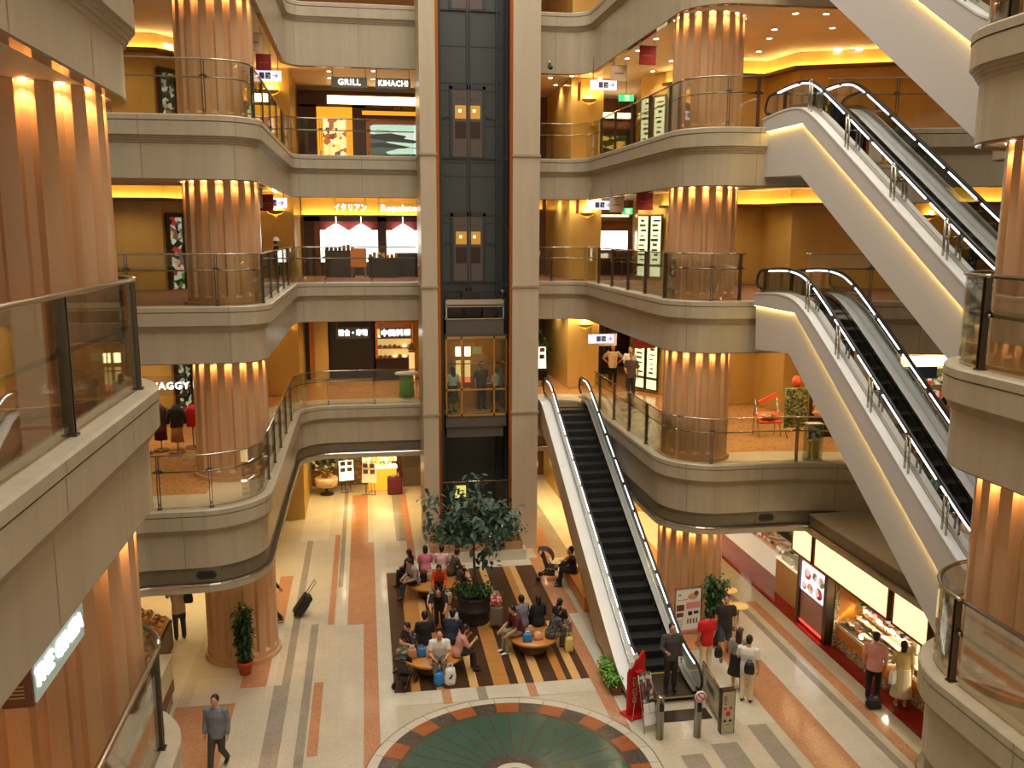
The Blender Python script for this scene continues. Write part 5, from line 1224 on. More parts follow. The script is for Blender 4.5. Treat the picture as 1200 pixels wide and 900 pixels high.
def bollard(x, y, h, label, disc=False):
    t = thing('bollard', (x, y, .012), label, 'bollard'); m = MB(); m.lathe([(0, 0), (.085, 0), (.085, h-.03), (.092, h-.03), (.092, h), (.05, h+.012), (0, h+.012)], n=20); m.build('post', 'steel', t)
    m = MB(); m.box(-.05, .05, -.095, -.07, h-.32, h-.18); m.build('sensor_window', 'black', t)
    if disc:
        m = MB(); m.lathe([(0, -.012), (.13, -.012), (.13, .012), (0, .012)], (0, -.11, h+.05), 24, 0, True, Matrix.Rotation(pi/2, 3, 'X')); d = m.build('round_sign', 'white', t)
        m = MB(); m.tube([(.10*cos(2*pi*k/24), -.124, h+.05+.10*sin(2*pi*k/24)) for k in range(24)], .010, 6, closed=True); m.obox((0, -.127, h+.05), (.2, .006, .022), Matrix.Rotation(.8, 3, 'Y')); m.build('prohibition_mark', 'red', d)
bollard(6.17, 17.3, 1.0, 'steel bollard at the left of the escalator entry'); bollard(7.02, 17.25, .95, 'steel bollard with a round white sign at the right of the escalator entry', True)
def fence(a, b, h, label, panel='fence_panel', txt=None):
    a = Vector(a); b = Vector(b); t = thing('guard_fence', (a.x, a.y, .012), label, 'barrier', atan2(b.y-a.y, b.x-a.x)); L = (b-a).length
    m = MB(); m.box(0, .04, -.03, .03, 0, h); m.box(L-.04, L, -.03, .03, 0, h); m.box(0, L, -.025, .025, h-.04, h); m.box(0, L, -.02, .02, .08, .12); m.build('frame', 'steel', t)
    MB().box(.04, L-.04, -.008, .008, .12, h-.04).build('panel', panel, t); return t, L
t, L = fence((7.66, 17.45), (7.80, 18.95), .86, 'pale panelled guard fence with a black notice, right of the escalator entry')
# notice faces the walkway side of the camera
MB().box(L*.35, L*.8, .009, .012, .40, .62).build('notice', 'notice_grey', t); text('lettering', 'KAISER', .14, 'black', M3((L*.575, .014, .51), (-1, 0, 0), (0, 0, 1)), t, .002, .004)
t, L = fence((6.2, 17.45), (6.30, 18.9), .84, 'glass guard fence with steel frame at the left of the escalator entry', 'rail_glass')
t = thing('notice_post', (7.72, 17.32, .012), 'square steel notice post with red pictograms beside the guard fence', 'sign', .05); MB().box(-.16, .16, -.07, .07, 0, 1.02).build('post', 'cream_steel', t)
m = MB()
for x in (-.16, .145): m.box(x, x+.015, -.075, .075, 0, 1.03)
m.box(-.16, .16, -.075, .075, 1.0, 1.03); m.build('edge_trim', 'steel_dark', t)
for k in range(5): MB().box(-.11, -.05+.015*(k % 3), -.073, -.069, .88-.045*k, .895-.045*k).build('text_line', 'ink', t)
for x in (-.07, .06):
    MB().lathe([(0, -.003), (.035, -.003), (.035, .003), (0, .003)], (x, -.072, .60), 14, 0, False, Matrix.Rotation(pi/2, 3, 'X')).build('pictogram', 'ink_red', t); MB().plate([(-.045, 0), (.045, 0), (0, .075)], (x, -.070, .28), (1, 0, 0), (0, 0, 1), .004).build('pictogram', 'ink', t)
MB().plate([(-.06, 0), (.06, 0), (.04, .11), (-.04, .11)], (0, -.070, .42), (1, 0, 0), (0, 0, 1), .004).build('pictogram', 'ink_red', t); MB().box(-.06, .06, -.073, -.069, .20, .21).build('text_line', 'ink', t)
m = MB(); m.box(6.2, 7.64, 17.9, 18.35, .0125, .02); o = m.build('landing_plate', 'steel_dark'); tag(o, 'dark steel landing plate at the foot of the black escalator', 'landing plate')

# ------------------------------------------------------------------ canopy roof over the ground floor shops on the right
m = MB(); m.box(11.66, 21.6, 13.0, 21.35, 3.24, 3.60, 0); m.box(11.60, 11.66, 13.0, 21.35, 3.56, 3.60, 0); m.box(11.63, 11.66, 13.0, 21.35, 3.24, 3.56, 1); m.box(11.58, 11.66, 13.0, 21.35, 3.19, 3.24, 2); m.box(11.60, 11.8, 13.0, 21.35, 3.03, 3.19, 0)
struct(m.build('trim_5', ['marble', 'soffit_band', 'steel']), 'stone and grey metal canopy edge over the right hand ground floor shops')
def vent(x, y, z, ry, label):
    t = thing('air_vent', (x, y, z), label, 'vent', ry); m = MB()
    def oval(a, b, n=20): return [((a-b)*(1 if cos(2*pi*k/n) > 0 else -1)+b*cos(2*pi*k/n), b*sin(2*pi*k/n)) for k in range(n)]
    m.box(-.30, .30, -.012, 0, -.17, .17); m.build('plate', 'soffit_band', t)
    m = MB(); m.plate(oval(.22, .10), (0, -.012, 0), (1,0,0), (0,0,1), .012); m.build('rim', 'charcoal', t)
    m = MB(); m.plate(oval(.17, .055), (0, -.024, 0), (1,0,0), (0,0,1), .006); m.build('slot', 'black', t)
vent(10.55, YR[2]+.145, 3.42, -.03, 'oval black air vent in the grey band under the second level, right side')
vent(-3.65, YL[2]+.155, 3.42, 0, 'oval black air vent in the grey band under the second level, left side')
"""lamps"""
def downlight(x, y, z, power, label, group, col=(1, .79, .52), r=.08, cone=125):
    t = thing('downlight', (x, y, z), label, 'ceiling light', 0, group)
    MB().tube([((r+.014)*cos(2*pi*k/18), (r+.014)*sin(2*pi*k/18), -.006) for k in range(18)], .013, 5, closed=True).build('trim_ring', 'steel', t)
    MB().lathe([(0, -.006), (r, -.006)], n=16).build('diffuser', 'spot_white', t)
    l = bpy.data.lights.new('downlight_bulb', 'SPOT'); l.energy = power; l.color = col; l.spot_size = radians(cone); l.spot_blend = .7; l.shadow_soft_size = .07
    o = bpy.data.objects.new('downlight_bulb', l); COL.objects.link(o); o.location = (x, y, z-.03)
DL = [(8.79,25.45),(8.77,26.95),(8.77,28.75),(8.79,30.05),(8.9,33.9),(10.38,30.2),(10.38,32.2),(10.88,23.3),(11.38,23.3),(11.68,25.15),(12.2,23.2),(12.06,26.3),(13.2,24.7),(7.06,34.25),(7.6,35.8),(7.76,33.7),(-1.1,34.3),(-1.14,35.8),(.48,34.0),(.49,35.7),
      (-4.3,26.2),(-3.6,28.6),(-6.6,25.4),(-6.9,27.6),(6.6,33.0),(12.6,28.2),(15.2,24.6),(17.8,23.4),(9.7,35.6),(3.7,34.5)]
for s in (1, 2, 3, 4):
    nm = {1: 'ground', 2: 'second', 3: 'third', 4: 'fourth'}[s]
    for (x, y) in DL:
        if s == 1 and (x > 11 and y < 30): continue
        downlight(x, y, CEI[s+1]-.004, DLP[s]*(2.2 if s == 1 and y > 26 else 1), f'small recessed round downlight in the {nm} level ceiling', f'{nm} level ceiling downlights', (1, .68, .28) if s == 1 and y > 26 else (1, .79, .52))
for s in (2, 3):
    for x, y in ((-5.4, 8.0), (-5.6, 10.6), (-4.8, 4.6), (11.6, 8.0), (11.4, 10.8)): downlight(x, y, (NBOT if x < 0 else BOT)[s+1]+.025, 90, f'added unseen downlight warming the columns, near gallery ceiling, {nmz[s]} level', f'added near gallery downlights {nmz[s]} level', (1, .66, .34))  # added warm lamps, none visible here, to turn the near columns more orange
for x, y in ((-1.1, 34.3), (.5, 34.0), (6.6, 33.0), (8.8, 28.0), (-4.3, 26.2), (10.4, 31)): downlight(x, y, 22.44, 110, 'small recessed round downlight in the fifth level ceiling', 'fifth level ceiling downlights')
def sconce(x, y, z, label):
    t = thing('wall_sconce', (x, y, z), label, 'wall lamp'); m = MB(); n = 14; vs = []
    for k, (r, zz) in enumerate(((.30, .0), (.28, -.05), (.20, -.11), (.06, -.15))):
        for j in range(n+1): a = pi+pi*j/n; vs.append((r*cos(a), r*.55*sin(a), zz))
    m.add(vs, [(i*(n+1)+j, i*(n+1)+j+1, (i+1)*(n+1)+j+1, (i+1)*(n+1)+j) for i in range(3) for j in range(n)], 0, True); m.build('bowl', 'tan', t)
    m = MB(); m.add([(.28*cos(pi+pi*j/n), .15*sin(pi+pi*j/n), -.02) for j in range(n+1)], [tuple(range(n+1))]); m.build('lamp', 'cove_lamp', t)
    l = bpy.data.lights.new('sconce_bulb', 'POINT'); l.energy = 22; l.color = (1, .62, .18); l.shadow_soft_size = .08
    o = bpy.data.objects.new('sconce_bulb', l); COL.objects.link(o); o.location = (x, y-.12, z+.10)
for s, z in ((2, 7.45), (3, 11.75), (4, 15.95)):
    nm = {2: 'second', 3: 'third', 4: 'fourth'}[s]
    sconce(8.5, 33.99, z, f'half bowl wall lamp glowing on the pier right of the lift, {nm} level')
    sconce(-3.15, 33.99, z, f'half bowl wall lamp glowing on the left golden pier, {nm} level')
# ------------------------------------------------------------------ hanging signs
def hang_sign(x0, x1, z0, z1, y, s, label, size, ceil, mat='sign_case', letter='letter_white', sx=1., bold=.003, name='hanging_sign'):
    t = thing(name, ((x0+x1)/2, y, z0), label, 'sign'); w = x1-x0; h = z1-z0
    MB().rbox((0, 0, h/2), (w, .09, h), .012).build('case', mat, t)
    m = MB()
    for a in (-w*.46, w*.46): m.tube([(a, 0, h), (a, 0, ceil-z0)], .010, 6)
    m.build('hanger', 'steel_dark', t)
    text('lettering', s, size, letter, facing((0, -.052, h/2)), t, .006, bold, sx=sx); return t
hang_sign(-.96, .24, 15.79, 16.13, 31.9, 'GRILL', 'glass hanging sign with glowing white letters GRILL', .27, 16.7)
hang_sign(.52, 1.70, 15.79, 16.13, 31.9, 'KIHACHI', 'glass hanging sign with glowing white letters KIHACHI', .255, 16.7, sx=.92)
hang_sign(-.99, .13, 11.60, 12.0, 31.9, 'イタリアン', 'glass hanging sign with glowing white Japanese katakana letters, third level', .27, 12.4, mat='rail_glass', sx=.8)
hang_sign(.49, 1.98, 11.60, 12.0, 31.9, 'Ropeluto', 'glass hanging sign beginning with white letters Ro, third level beside the lift', .30, 12.4, mat='rail_glass')
hang_sign(-1.07, .13, 7.13, 7.54, 33.0, '和食・寿司', 'grey hanging sign with bold white characters, second level left of the display case', .25, 8.1, sx=.8, bold=.006)
hang_sign(.50, 1.66, 7.12, 7.5, 33.0, '中国料理', 'grey hanging sign with four bold white characters in front of the display case', .26, 8.1, bold=.006)
hang_sign(-5.9, -4.62, 6.78, 7.30, 23.9, 'DEWAGGY', 'framed hanging sign with glowing letters EWAGGY behind the left column', .26, 8.1, mat='rail_glass')
# the lettered box hanging under the near left gallery
t = thing('hanging_sign', (-2.68, 7.58, 7.34), 'lit sign box reading THE GINZA hanging under the near left parapet', 'sign')
m = MB(); m.box(-.17, .06, -.64, .64, 0, .56); m.build('case', 'mid_brown', t); m = MB(); m.box(.06, .075, -.61, .61, .02, .54); m.build('face', 'ginza_face', t)
m = MB()
for k in range(4): m.box(-.12, .0, -.648, -.638, .08+.03*k, .092+.03*k)
m.build('end_grille', 'tan', t)
text('lettering', 'THE GINZA', .215, 'letter_white', M3((.085, -.04, .20), (0, 1, 0), (0, 0, 1)), t, .008, .003, sx=.95)
# way finding boxes
def dir_sign(x, y, z, yaw, label, w=.86, ceil=1.):
    t = thing('direction_sign', (x, y, z), label, 'sign', yaw); MB().rbox((0, 0, .14), (w, .10, .29), .01).build('case', 'sign_lilac', t)
    m = MB(); 
    for a in (-w*.4, w*.4): m.tube([(a, 0, .28), (a, 0, ceil)], .012, 6)
    m.build('hanger', 'steel_dark', t)
    m = MB(); m.box(-.17, -.03, -.056, -.05, .06, .23, 0); m.box(-.15, -.11, -.06, -.055, .08, .17, 1); m.ball((-.13, -.058, .195), (.018, .004, .018), 8, 1); m.box(-.09, -.05, -.06, -.055, .08, .17, 2); m.ball((-.07, -.058, .195), (.018, .004, .018), 8, 2); m.build('washroom_symbol', ['ink_blue', 'ink_red', 'blue_plastic'], t)
    m = MB(); m.box(.0, .14, -.056, -.05, .06, .23, 0); m.ball((.05, -.058, .17), (.02, .004, .02), 8, 1); m.ball((.10, -.058, .14), (.024, .004, .03), 8, 1); m.box(.03, .11, -.06, -.055, .08, .10, 1); m.build('rest_room_symbol', ['ink', 'white'], t)
    m = MB(); m.bar((.20, -.054, .145), (.33, -.054, .145), .008, .016); m.bar((.27, -.054, .21), (.335, -.054, .145), .008, .018); m.bar((.27, -.054, .08), (.335, -.054, .145), .008, .018); m.build('arrow', 'ink', t)
dir_sign(7.72, 29.0, 15.52, 0, 'lit white direction sign with washroom symbols and arrow, fourth level right'); dir_sign(7.68, 29.0, 11.74, 0, 'lit white direction sign with washroom symbols, third level right', ceil=.6)
dir_sign(-2.62, 27.0, 15.17, 0, 'lit white direction sign with an arrow beside the left column, fourth level'); dir_sign(-2.60, 27.0, 11.66, 0, 'lit white direction sign with an arrow beside the left column, third level', ceil=.5)
dir_sign(7.6, 28.2, 7.42, 0, 'lit white direction sign half hidden by the parapet, second level right', ceil=.55)
def banner(x, y, z, w, h, mat, yaw, label, ceil):
    t = thing('hanging_banner', (x, y, z), label, 'banner', yaw); m = MB(); m.box(-w/2, w/2, -.012, .012, 0, h); m.build('cloth', mat, t)
    m = MB(); m.tube([(-w/2-.02, 0, h), (w/2+.02, 0, h)], .014, 6)
    for a in (-w*.4, w*.4): m.tube([(a, 0, h), (a, 0, h+ceil)], .006, 5)
    m.build('rod', 'steel_dark', t); m = MB(); m.box(-w*.3, w*.3, -.016, -.012, h*.45, h*.52); m.build('print_line', 'banner_print', t)
banner(8.22, 26.0, 15.78, .50, .52, 'banner_red', 0, 'dark red hanging banner near the right column, fourth level', .35)
banner(8.25, 26.0, 11.66, .50, .50, 'banner_red', 0, 'dark red hanging banner near the right column, third level', .2)
banner(7.94, 28.0, 15.64, .50, .46, 'banner_pale', 0, 'pale hanging banner behind the red one, fourth level right', .3)
banner(7.97, 28.0, 11.64, .46, .46, 'banner_pale', 0, 'pale hanging banner between the direction sign and the red banner, third level right', .3)
banner(-2.60, 26.4, 15.36, .40, .42, 'banner_red', 0, 'dark red hanging banner beside the left column, fourth level', .4)
banner(-2.69, 26.4, 11.56, .40, .45, 'banner_red', 0, 'dark red hanging banner beside the left column, third level', .3)
banner(-2.72, 25.5, 15.70, .36, .44, 'banner_pale', 0, 'pale hanging banner beside the left column, fourth level', .2)
banner(-2.86, 25.5, 11.62, .34, .5, 'banner_pale', 0, 'pale hanging banner beside the left column, third level', .15)
banner(9.0, 28.0, 7.25, .8, .5, 'banner_red', 0, 'dark red hanging banner by the lit panels, second level right', .3)
banner(8.1, 29.2, 7.2, .62, .42, 'banner_pale', 0, 'white hanging card above the dark windows, second level right', .3)
banner(7.95, 33.3, 15.8, .40, .62, 'banner_red', pi/2, 'narrow red banner seen edge on beside the pier, fourth level', .3)
banner(7.95, 33.3, 11.7, .40, .5, 'banner_red', pi/2, 'narrow red banner seen edge on beside the pier, third level', .3)
for l, z in ((4, 15.68), (3, 11.66)):
    t = thing('exit_sign', (9.48 if l == 4 else 9.62, 32.4, z), f'green lit exit sign, {nmz[l]} level right', 'sign'); MB().rbox((0, 0, .11), (.56 if l == 4 else .40, .07, .23), .01).build('case', 'exit_green', t)
    m = MB(); m.box(-.06, .10, -.04, -.034, .02, .20); m.build('running_figure_panel', 'lime_panel', t); m = MB(); m.ball((.02, -.042, .165), (.016, .004, .016), 6); m.bar((.02, -.042, .14), (.0, -.042, .09), .01, .03); m.bar((.0, -.042, .09), (-.03, -.042, .04), .01, .018); m.bar((.0, -.042, .09), (.05, -.042, .05), .01, .018); m.bar((.03, -.042, .13), (.07, -.042, .11), .01, .014); m.build('running_figure', 'exit_green', t)
    m = MB(); m.tube([(0, 0, .22), (0, 0, .9 if l == 4 else .6)], .012, 6); m.build('hanger', 'steel_dark', t)
# round and star signs on the right cove
t = thing('round_sign', (14.9, 27.45, 16.83), 'glowing white round sign on the right cove, fourth level', 'sign'); m = MB(); m.lathe([(0, -.03), (.2, -.03), (.2, .03), (0, .03)], (0, 0, 0), 24, 0, True, Matrix.Rotation(pi/2, 3, 'X')); m.build('disc', 'letter_white', t); m = MB(); m.tube([(0, 0, 0), (0, .42, 0)], .02, 6); m.build('arm', 'steel', t)
t = thing('emblem_sign', (15.40, 27.22, 16.83), 'glowing white pointed emblem sign next to the round sign, fourth level', 'sign'); m = MB(); m.plate([(-.2,-.14),(-.06,-.08),(.0,-.18),(.18,-.16),(.14,.0),(.2,.1),(.02,.2),(-.08,.08)], (0, 0, 0), (1,0,0), (0,0,1), .06); m.build('panel', 'letter_white', t); m = MB(); m.tube([(0, 0, 0), (0, .42, 0)], .02, 6); m.build('arm', 'steel', t)
t = thing('wall_letters', (-5.50, 29.35, 16.42), 'small white letters on the slanted left cove band, fourth level', 'sign', .89); text('lettering', 'THE BAR', .2, 'letter_white', facing((0, 0, 0)), t, .01, sx=.8)

# ------------------------------------------------------------------ shop fronts (each unit is a thing)
def unit(name, x, y, z, label, cat='facade', rz=0.): return thing(name, (x, y, z), label, cat, rz)
# fourth level, behind the back bay
z = FLO[4]+.01
t = unit('restaurant_facade', 0, 37.7, z, 'dark restaurant front with an amber framed doorway and window, fourth level')
m = MB(); m.box(-2.45, -1.74, -.1, .1, 0, 2.5); m.box(-.34, .2, -.1, .1, 0, 2.5); m.box(-2.45, 2.3, -.1, .1, 2.42, 2.95); m.build('wall_panel', 'dark_brown', t)
m = MB()
for a, b, c, d in ((-1.74, -1.50, 0, 2.42), (-.60, -.34, 0, 2.42), (-1.5, -.6, 1.98, 2.42)): m.box(a, b, -.16, -.02, c, d)
m.build('doorway_frame', 'amber_frame_glow', t)
m = MB(); m.box(-1.5, -.6, .02, .06, 0, 1.98); m.build('food_display', 'food_glow', t)
m = MB()
for a, b, c, d in ((.2, .36, 0, 1.9), (.36, 2.3, 1.82, 1.95)): m.box(a, b, -.14, -.02, c, d)
m.build('window_frame', 'orange_wood', t)
m = MB(); m.box(.36, 2.3, .02, .06, 0, 1.8); m.build('window_display', 'teal_shelves', t); m = MB(); m.box(.36, 2.3, -.04, -.03, 0, 1.8); m.build('pane', 'clear_glass', t)
m = MB(); m.box(.05, 2.3, -.2, -.1, 2.15, 2.30); m.build('valance', 'amber_frame_glow', t)
text('lettering', 'AIR TERM', .17, 'tan', facing((1.7, -.17, 2.40)), t, .01)
m = MB(); m.box(-1.30, 2.3, -.16, -.1, 2.55, 2.86); m.build('light_panel', 'light_band', t)
# third level cafe
z = FLO[3]+.01
t = unit('restaurant_facade', 0, 37.7, z, 'cafe front with two brightly lit windows and white lamp shades, third level')
m = MB(); m.box(-2.45, -1.75, -.1, .1, 0, 2.4); m.box(.57, .93, -.1, .1, 0, 2.4); m.box(-2.45, 2.3, -.1, .1, 2.2, 2.6); m.box(-1.75, .57, -.1, .1, 0, .55); m.build('wall_panel', 'dark_brown', t)
m = MB(); m.box(-2.5, -2.4, -.14, 0, 0, 2.4); m.box(-1.98, -1.75, -.14, 0, 0, 2.2); m.build('pilaster', 'mid_brown', t)
for a, b in ((-1.75, .57), (.93, 2.3)):
    m = MB(); m.box(a, b, .0, .04, .5, 1.84, 0); w = m.build('window_pane', 'bright_window', t); m = MB(); m.box(a, b, -.06, .0, 1.84, 2.2); m.build('awning', 'awning_red', w)
for x in (-1.1, -.1, 1.6):
    m = MB(); m.lathe([(.42, 0), (.40, .02), (.07, .22), (.0, .23)], (x, -.2, 1.86), 18); m.tube([(x, -.2, 2.08), (x, -.2, 2.5)], .012, 5); m.build('lamp_shade', 'letter_white', t)
m = MB(); m.tube([(-.72+.55*cos(pi*(.12+.76*k/10)), -.012, 1.06+.34*sin(pi*(.12+.76*k/10))) for k in range(11)], .018, 5); m.build('window_arc_lettering', 'ink', t)
m = MB(); m.sweep([(-2.45, 37.4), (2.35, 37.4)], [(0, CEI[4]-.01), (0, 11.60), (.22, 11.60), (.22, 11.66)], [0, 1, 1]); o = struct(m.build('trim_7', ['gold_wall', 'mid_brown']), 'cove band over the third level cafe'); MB().box(-2.4, 2.3, 37.21, 37.36, 11.62, 11.645).build('cove_lamp', 'cove_lamp', o)
def counter(x, y, z, w, d, h, label, top, body, goods=None):
    t = unit('shop_counter', x, y, z, label, 'counter'); MB().box(-w/2, w/2, -d/2, d/2, 0, h-.05).build('cabinet', body, t); MB().rbox((0, 0, h-.025), (w+.06, d+.06, .05), .015).build('worktop', top, t)
    if goods:
        rr = random.Random(int(w*100+x*7+z)); n = max(3, int(w/.16))
        for k in range(n):
            for q in range(2): hh = .08+rr.uniform(0,.16); MB().rbox((-w/2+w*(k+.5)/n, -d*.2+d*.4*q, h+hh/2), (w/n*.8, d*.3, hh), .02).build('goods', goods, t)
    return t
counter(-.95, 36.4, z, 1.15, .5, 1.05, 'dark counter with a red front below the cafe window, third level', 'black', 'dark_brown', 'goods_dark'); counter(.75, 36.3, z, 1.2, .5, .75, 'low dark counter with fruit display below the cafe lettering, third level', 'black', 'charcoal', 'goods_warm'); counter(1.75, 36.9, z, 1.0, .5, .95, 'pale counter inside the right cafe window, third level', 'grey_metal', 'charcoal', None)
t = unit('menu_board', -.22, 35.8, z, 'orange A-frame menu board on the third level', 'board'); m = MB(); m.obox((0, 0, .78), (.62, .04, .74), Matrix.Rotation(-.12, 3, 'X')); m.build('panel', 'orange_wood', t); m = MB(); m.bar((-.27, .05, 0), (-.25, -.05, .5), .04, .04); m.bar((.27, .05, 0), (.25, -.05, .5), .04, .04); m.bar((-.2, .4, 0), (-.2, 0, 1.1), .03, .03); m.bar((.2, .4, 0), (.2, 0, 1.1), .03, .03); m.build('frame', 'tan', t)
# second level restaurants
z = FLO[2]+.01
t = unit('restaurant_facade', 0, 37.7, z, 'dark restaurant entrance with golden pilaster, second level')
m = MB(); m.box(-2.48, -2.1, -.02, .1, 0, 2.9, 0); m.box(-1.5, .3, -.02, .1, 0, 2.9, 0); m.build('dark_opening_slab', 'shaft_black', t)  # solid near-black slab, the shade of the unlit entrance put into its colour
m = MB(); m.box(-2.12, -1.55, -.3, .05, 0, 2.9); m.build('pilaster', 'gold_wall', t); m = MB(); m.box(1.98, 2.2, -.3, .05, 0, 2.9); m.build('pilaster', 'gold_wall', t); m = MB(); m.box(-2.32, -2.12, -.2, .05, 0, 2.9); m.build('timber_post', 'orange_wood', t)
t = unit('display_case', 1.17, 37.3, z, 'glowing food display case over a dark striped base, second level', 'display case')
m = MB(); m.box(-.78, .78, -.3, .3, 0, .88); 
for k in range(13): m.box(-.76+.12*k, -.70+.12*k, -.32, -.3, .02, .86)
m.build('base', 'dark_brown', t); m = MB(); m.box(-.80, .80, .2, .3, .88, 2.5); m.box(-.80, -.74, -.3, .2, .88, 2.5); m.box(.74, .80, -.3, .2, .88, 2.5); m.box(-.8, .8, -.3, .3, 2.36, 2.5); m.build('cabinet', 'orange_wood', t)
for k in range(3): m = MB(); m.box(-.74, .74, -.28, .2, .90+.42*k, .93+.42*k); s_ = m.build('shelf', 'orange_wood', t); m = MB(); m.box(-.7, .7, .12, .19, .95+.42*k, 1.24+.42*k); m.build('lit_back', 'amber_soft', s_)
rr = random.Random(4)
for k in range(3):
    for q in range(7): m = MB(); m.lathe([(0, 0), (.05, 0), (.09, .04), (.085, .05), (.03, .07+rr.uniform(0,.05)), (0, .09)], (-.6+.2*q, -.08, .93+.42*k), 10); m.build('dish', ['goods_warm', 'white', 'light_band'][rr.randrange(3)], t)
m = MB(); m.box(-.72, .72, -.31, -.30, .9, 2.34); m.build('pane', 'clear_glass', t)
t = unit('floor_lantern', 1.82, 36.3, z, 'tall glowing paper lantern beside the display case, second level', 'lamp'); m = MB(); m.box(-.11, .11, -.11, .11, .05, 1.25); m.build('paper_shade', 'amber_soft', t); m = MB(); m.box(-.13, .13, -.13, .13, 0, .05); m.box(-.13, .13, -.13, .13, 1.25, 1.3); m.plate([(-.16, 0), (.16, 0), (0, .35)], (0, -.05, 1.35), (1,0,0), (0,0,1), .1); m.build('frame', 'mid_brown', t)
t = unit('dish_display', 1.45, 33.0, z, 'oval pale stand with green goods at the railing, second level', 'stand'); m = MB(); m.lathe([(0, .85), (.42, .85), (.45, .9), (.40, .95), (0, .95)], (0, 0, 0), 20, 0, True, None, .6); m.build('tray', 'paper', t); m = MB(); m.lathe([(.3, 0), (.25, .84), (0, .84)], (0, 0, 0), 16, 0, True, None, .6); m.build('pedestal', 'leaf_bright', t)
# ground floor at the back
z = .012
def easel(x, y, z, yaw, label, h=1.45, glow='paper'):
    t = unit('poster_easel', x, y, z, label, 'poster stand', yaw); m = MB(); m.tube([(-.2, .1, 0), (-.12, 0, h)], .014, 6); m.tube([(.2, .1, 0), (.12, 0, h)], .014, 6); m.tube([(0, .35, 0), (0, 0, h*.9)], .012, 6); m.tube([(-.3, -.15, .03), (.3, -.15, .03)], .012, 6); m.build('frame', 'black', t)
    m = MB(); m.obox((0, -.04, h*.66), (.62, .02, .86), Matrix.Rotation(-.12, 3, 'X')); p_ = m.build('poster', glow, t); m = MB()
    for a in (-.15, .14):
        for b in (.32, .04, -.24): m.obox((a, -.055-b*.12, h*.66+b), (.2, .012, .17), Matrix.Rotation(-.12, 3, 'X'))
    m.build('photo_prints', 'goods_dark', p_)
easel(-.98, 37.5, z, .22, 'white photo poster on an easel leaning right, ground floor restaurant', glow='poster_lit'); easel(.0, 37.0, z, -.25, 'white photo poster on an easel leaning left, ground floor restaurant')
t = unit('round_table', -1.8, 37.3, z, 'round table with cream and orange cloths by the ground floor restaurant', 'table'); m = MB(); m.lathe([(0, .72), (.46, .72), (.48, .70), (.44, .38), (.40, .36), (0, .5)], n=28); m.build('tablecloth', 'cl_cream', t); m = MB(); 
for k in range(4): a = pi/2*k+.3; m.add([(0, 0, .738), (.495*cos(a-.5), .495*sin(a-.5), .728), (.50*cos(a), .50*sin(a), .46), (.495*cos(a+.5), .495*sin(a+.5), .728)], [(0, 1, 2, 3)])
m.build('overcloth', 'cl_orange', t); m = MB(); m.lathe([(.3, 0), (.28, .04), (.06, .08), (.05, .5), (0, .5)], n=18); m.build('pedestal', 'black', t)
m = MB(); r = random.Random(6); leaf_cloud(m, [(r.uniform(-.25,.25), r.uniform(-.2,.2), .85) for _ in range(10)], .12, 14, (.08,.08,.08), r); m.build('foliage', 'goods_warm', t)
t = counter(.55, 37.8, z, 1.2, .4, 1.0, 'glowing amber counter with bright goods, ground floor restaurant', 'light_band', 'amber_counter', 'case_goods')
t = unit('side_table', 1.05, 37.0, z, 'table draped with dark red cloth, ground floor restaurant', 'table'); m = MB(); m.rbox((0, 0, .36), (.62, .5, .72), .06); m.build('tablecloth', 'cl_maroon', t); m = MB(); m.rbox((-.05, 0, .80), (.18, .12, .16), .03); m.lathe([(0, .72), (.05, .72), (.03, .9), (0, .92)], (.16, 0, 0), 10); m.build('tableware', 'cream_panel', t)
t = unit('folding_screen', 1.85, 38.0, z, 'tall grey brown entrance panel left of the lift, ground floor', 'panel'); m = MB(); m.box(-.42, .42, -.05, .05, 0, 2.8); m.build('panel', 'lift_grey', t); m = MB(); m.box(-.42, .42, -.06, -.05, .9, .92); m.box(-.42, .42, -.06, -.05, 1.8, 1.82); m.build('joint', 'shaft_line', t)
t = unit('restaurant_window', -1.9, 38.6, z, 'long restaurant window with lamps and flowers along the rear wall, ground floor', 'window front'); m = MB(); m.box(-.7, 1.0, 0, .1, .7, 2.9); m.build('display', 'garden_glow', t); m = MB(); m.box(-.7, 2.7, -.02, .1, 0, .7); m.box(1.0, 1.6, -.05, .1, .7, 2.9); m.build('stone_front', 'stone_rough', t)
m = MB(); m.box(1.6, 3.1, 0, .1, 1.0, 2.9); m.build('bright_display', 'case_goods', t)
# white luminous tube seat at the far end right of the lift
t = unit('luminous_bench', 6.85, 38.3, z, 'glowing cylindrical lamp bench at the far end of the passage right of the lift', 'lamp'); m = MB(); m.tube([(-1, 0, .75), (.6, 0, .75)], .24, 16); m.build('tube', 'soft_tube', t); m = MB(); m.box(-.9, .5, -.2, .2, 0, .5); m.build('base', 'shaft_black', t)

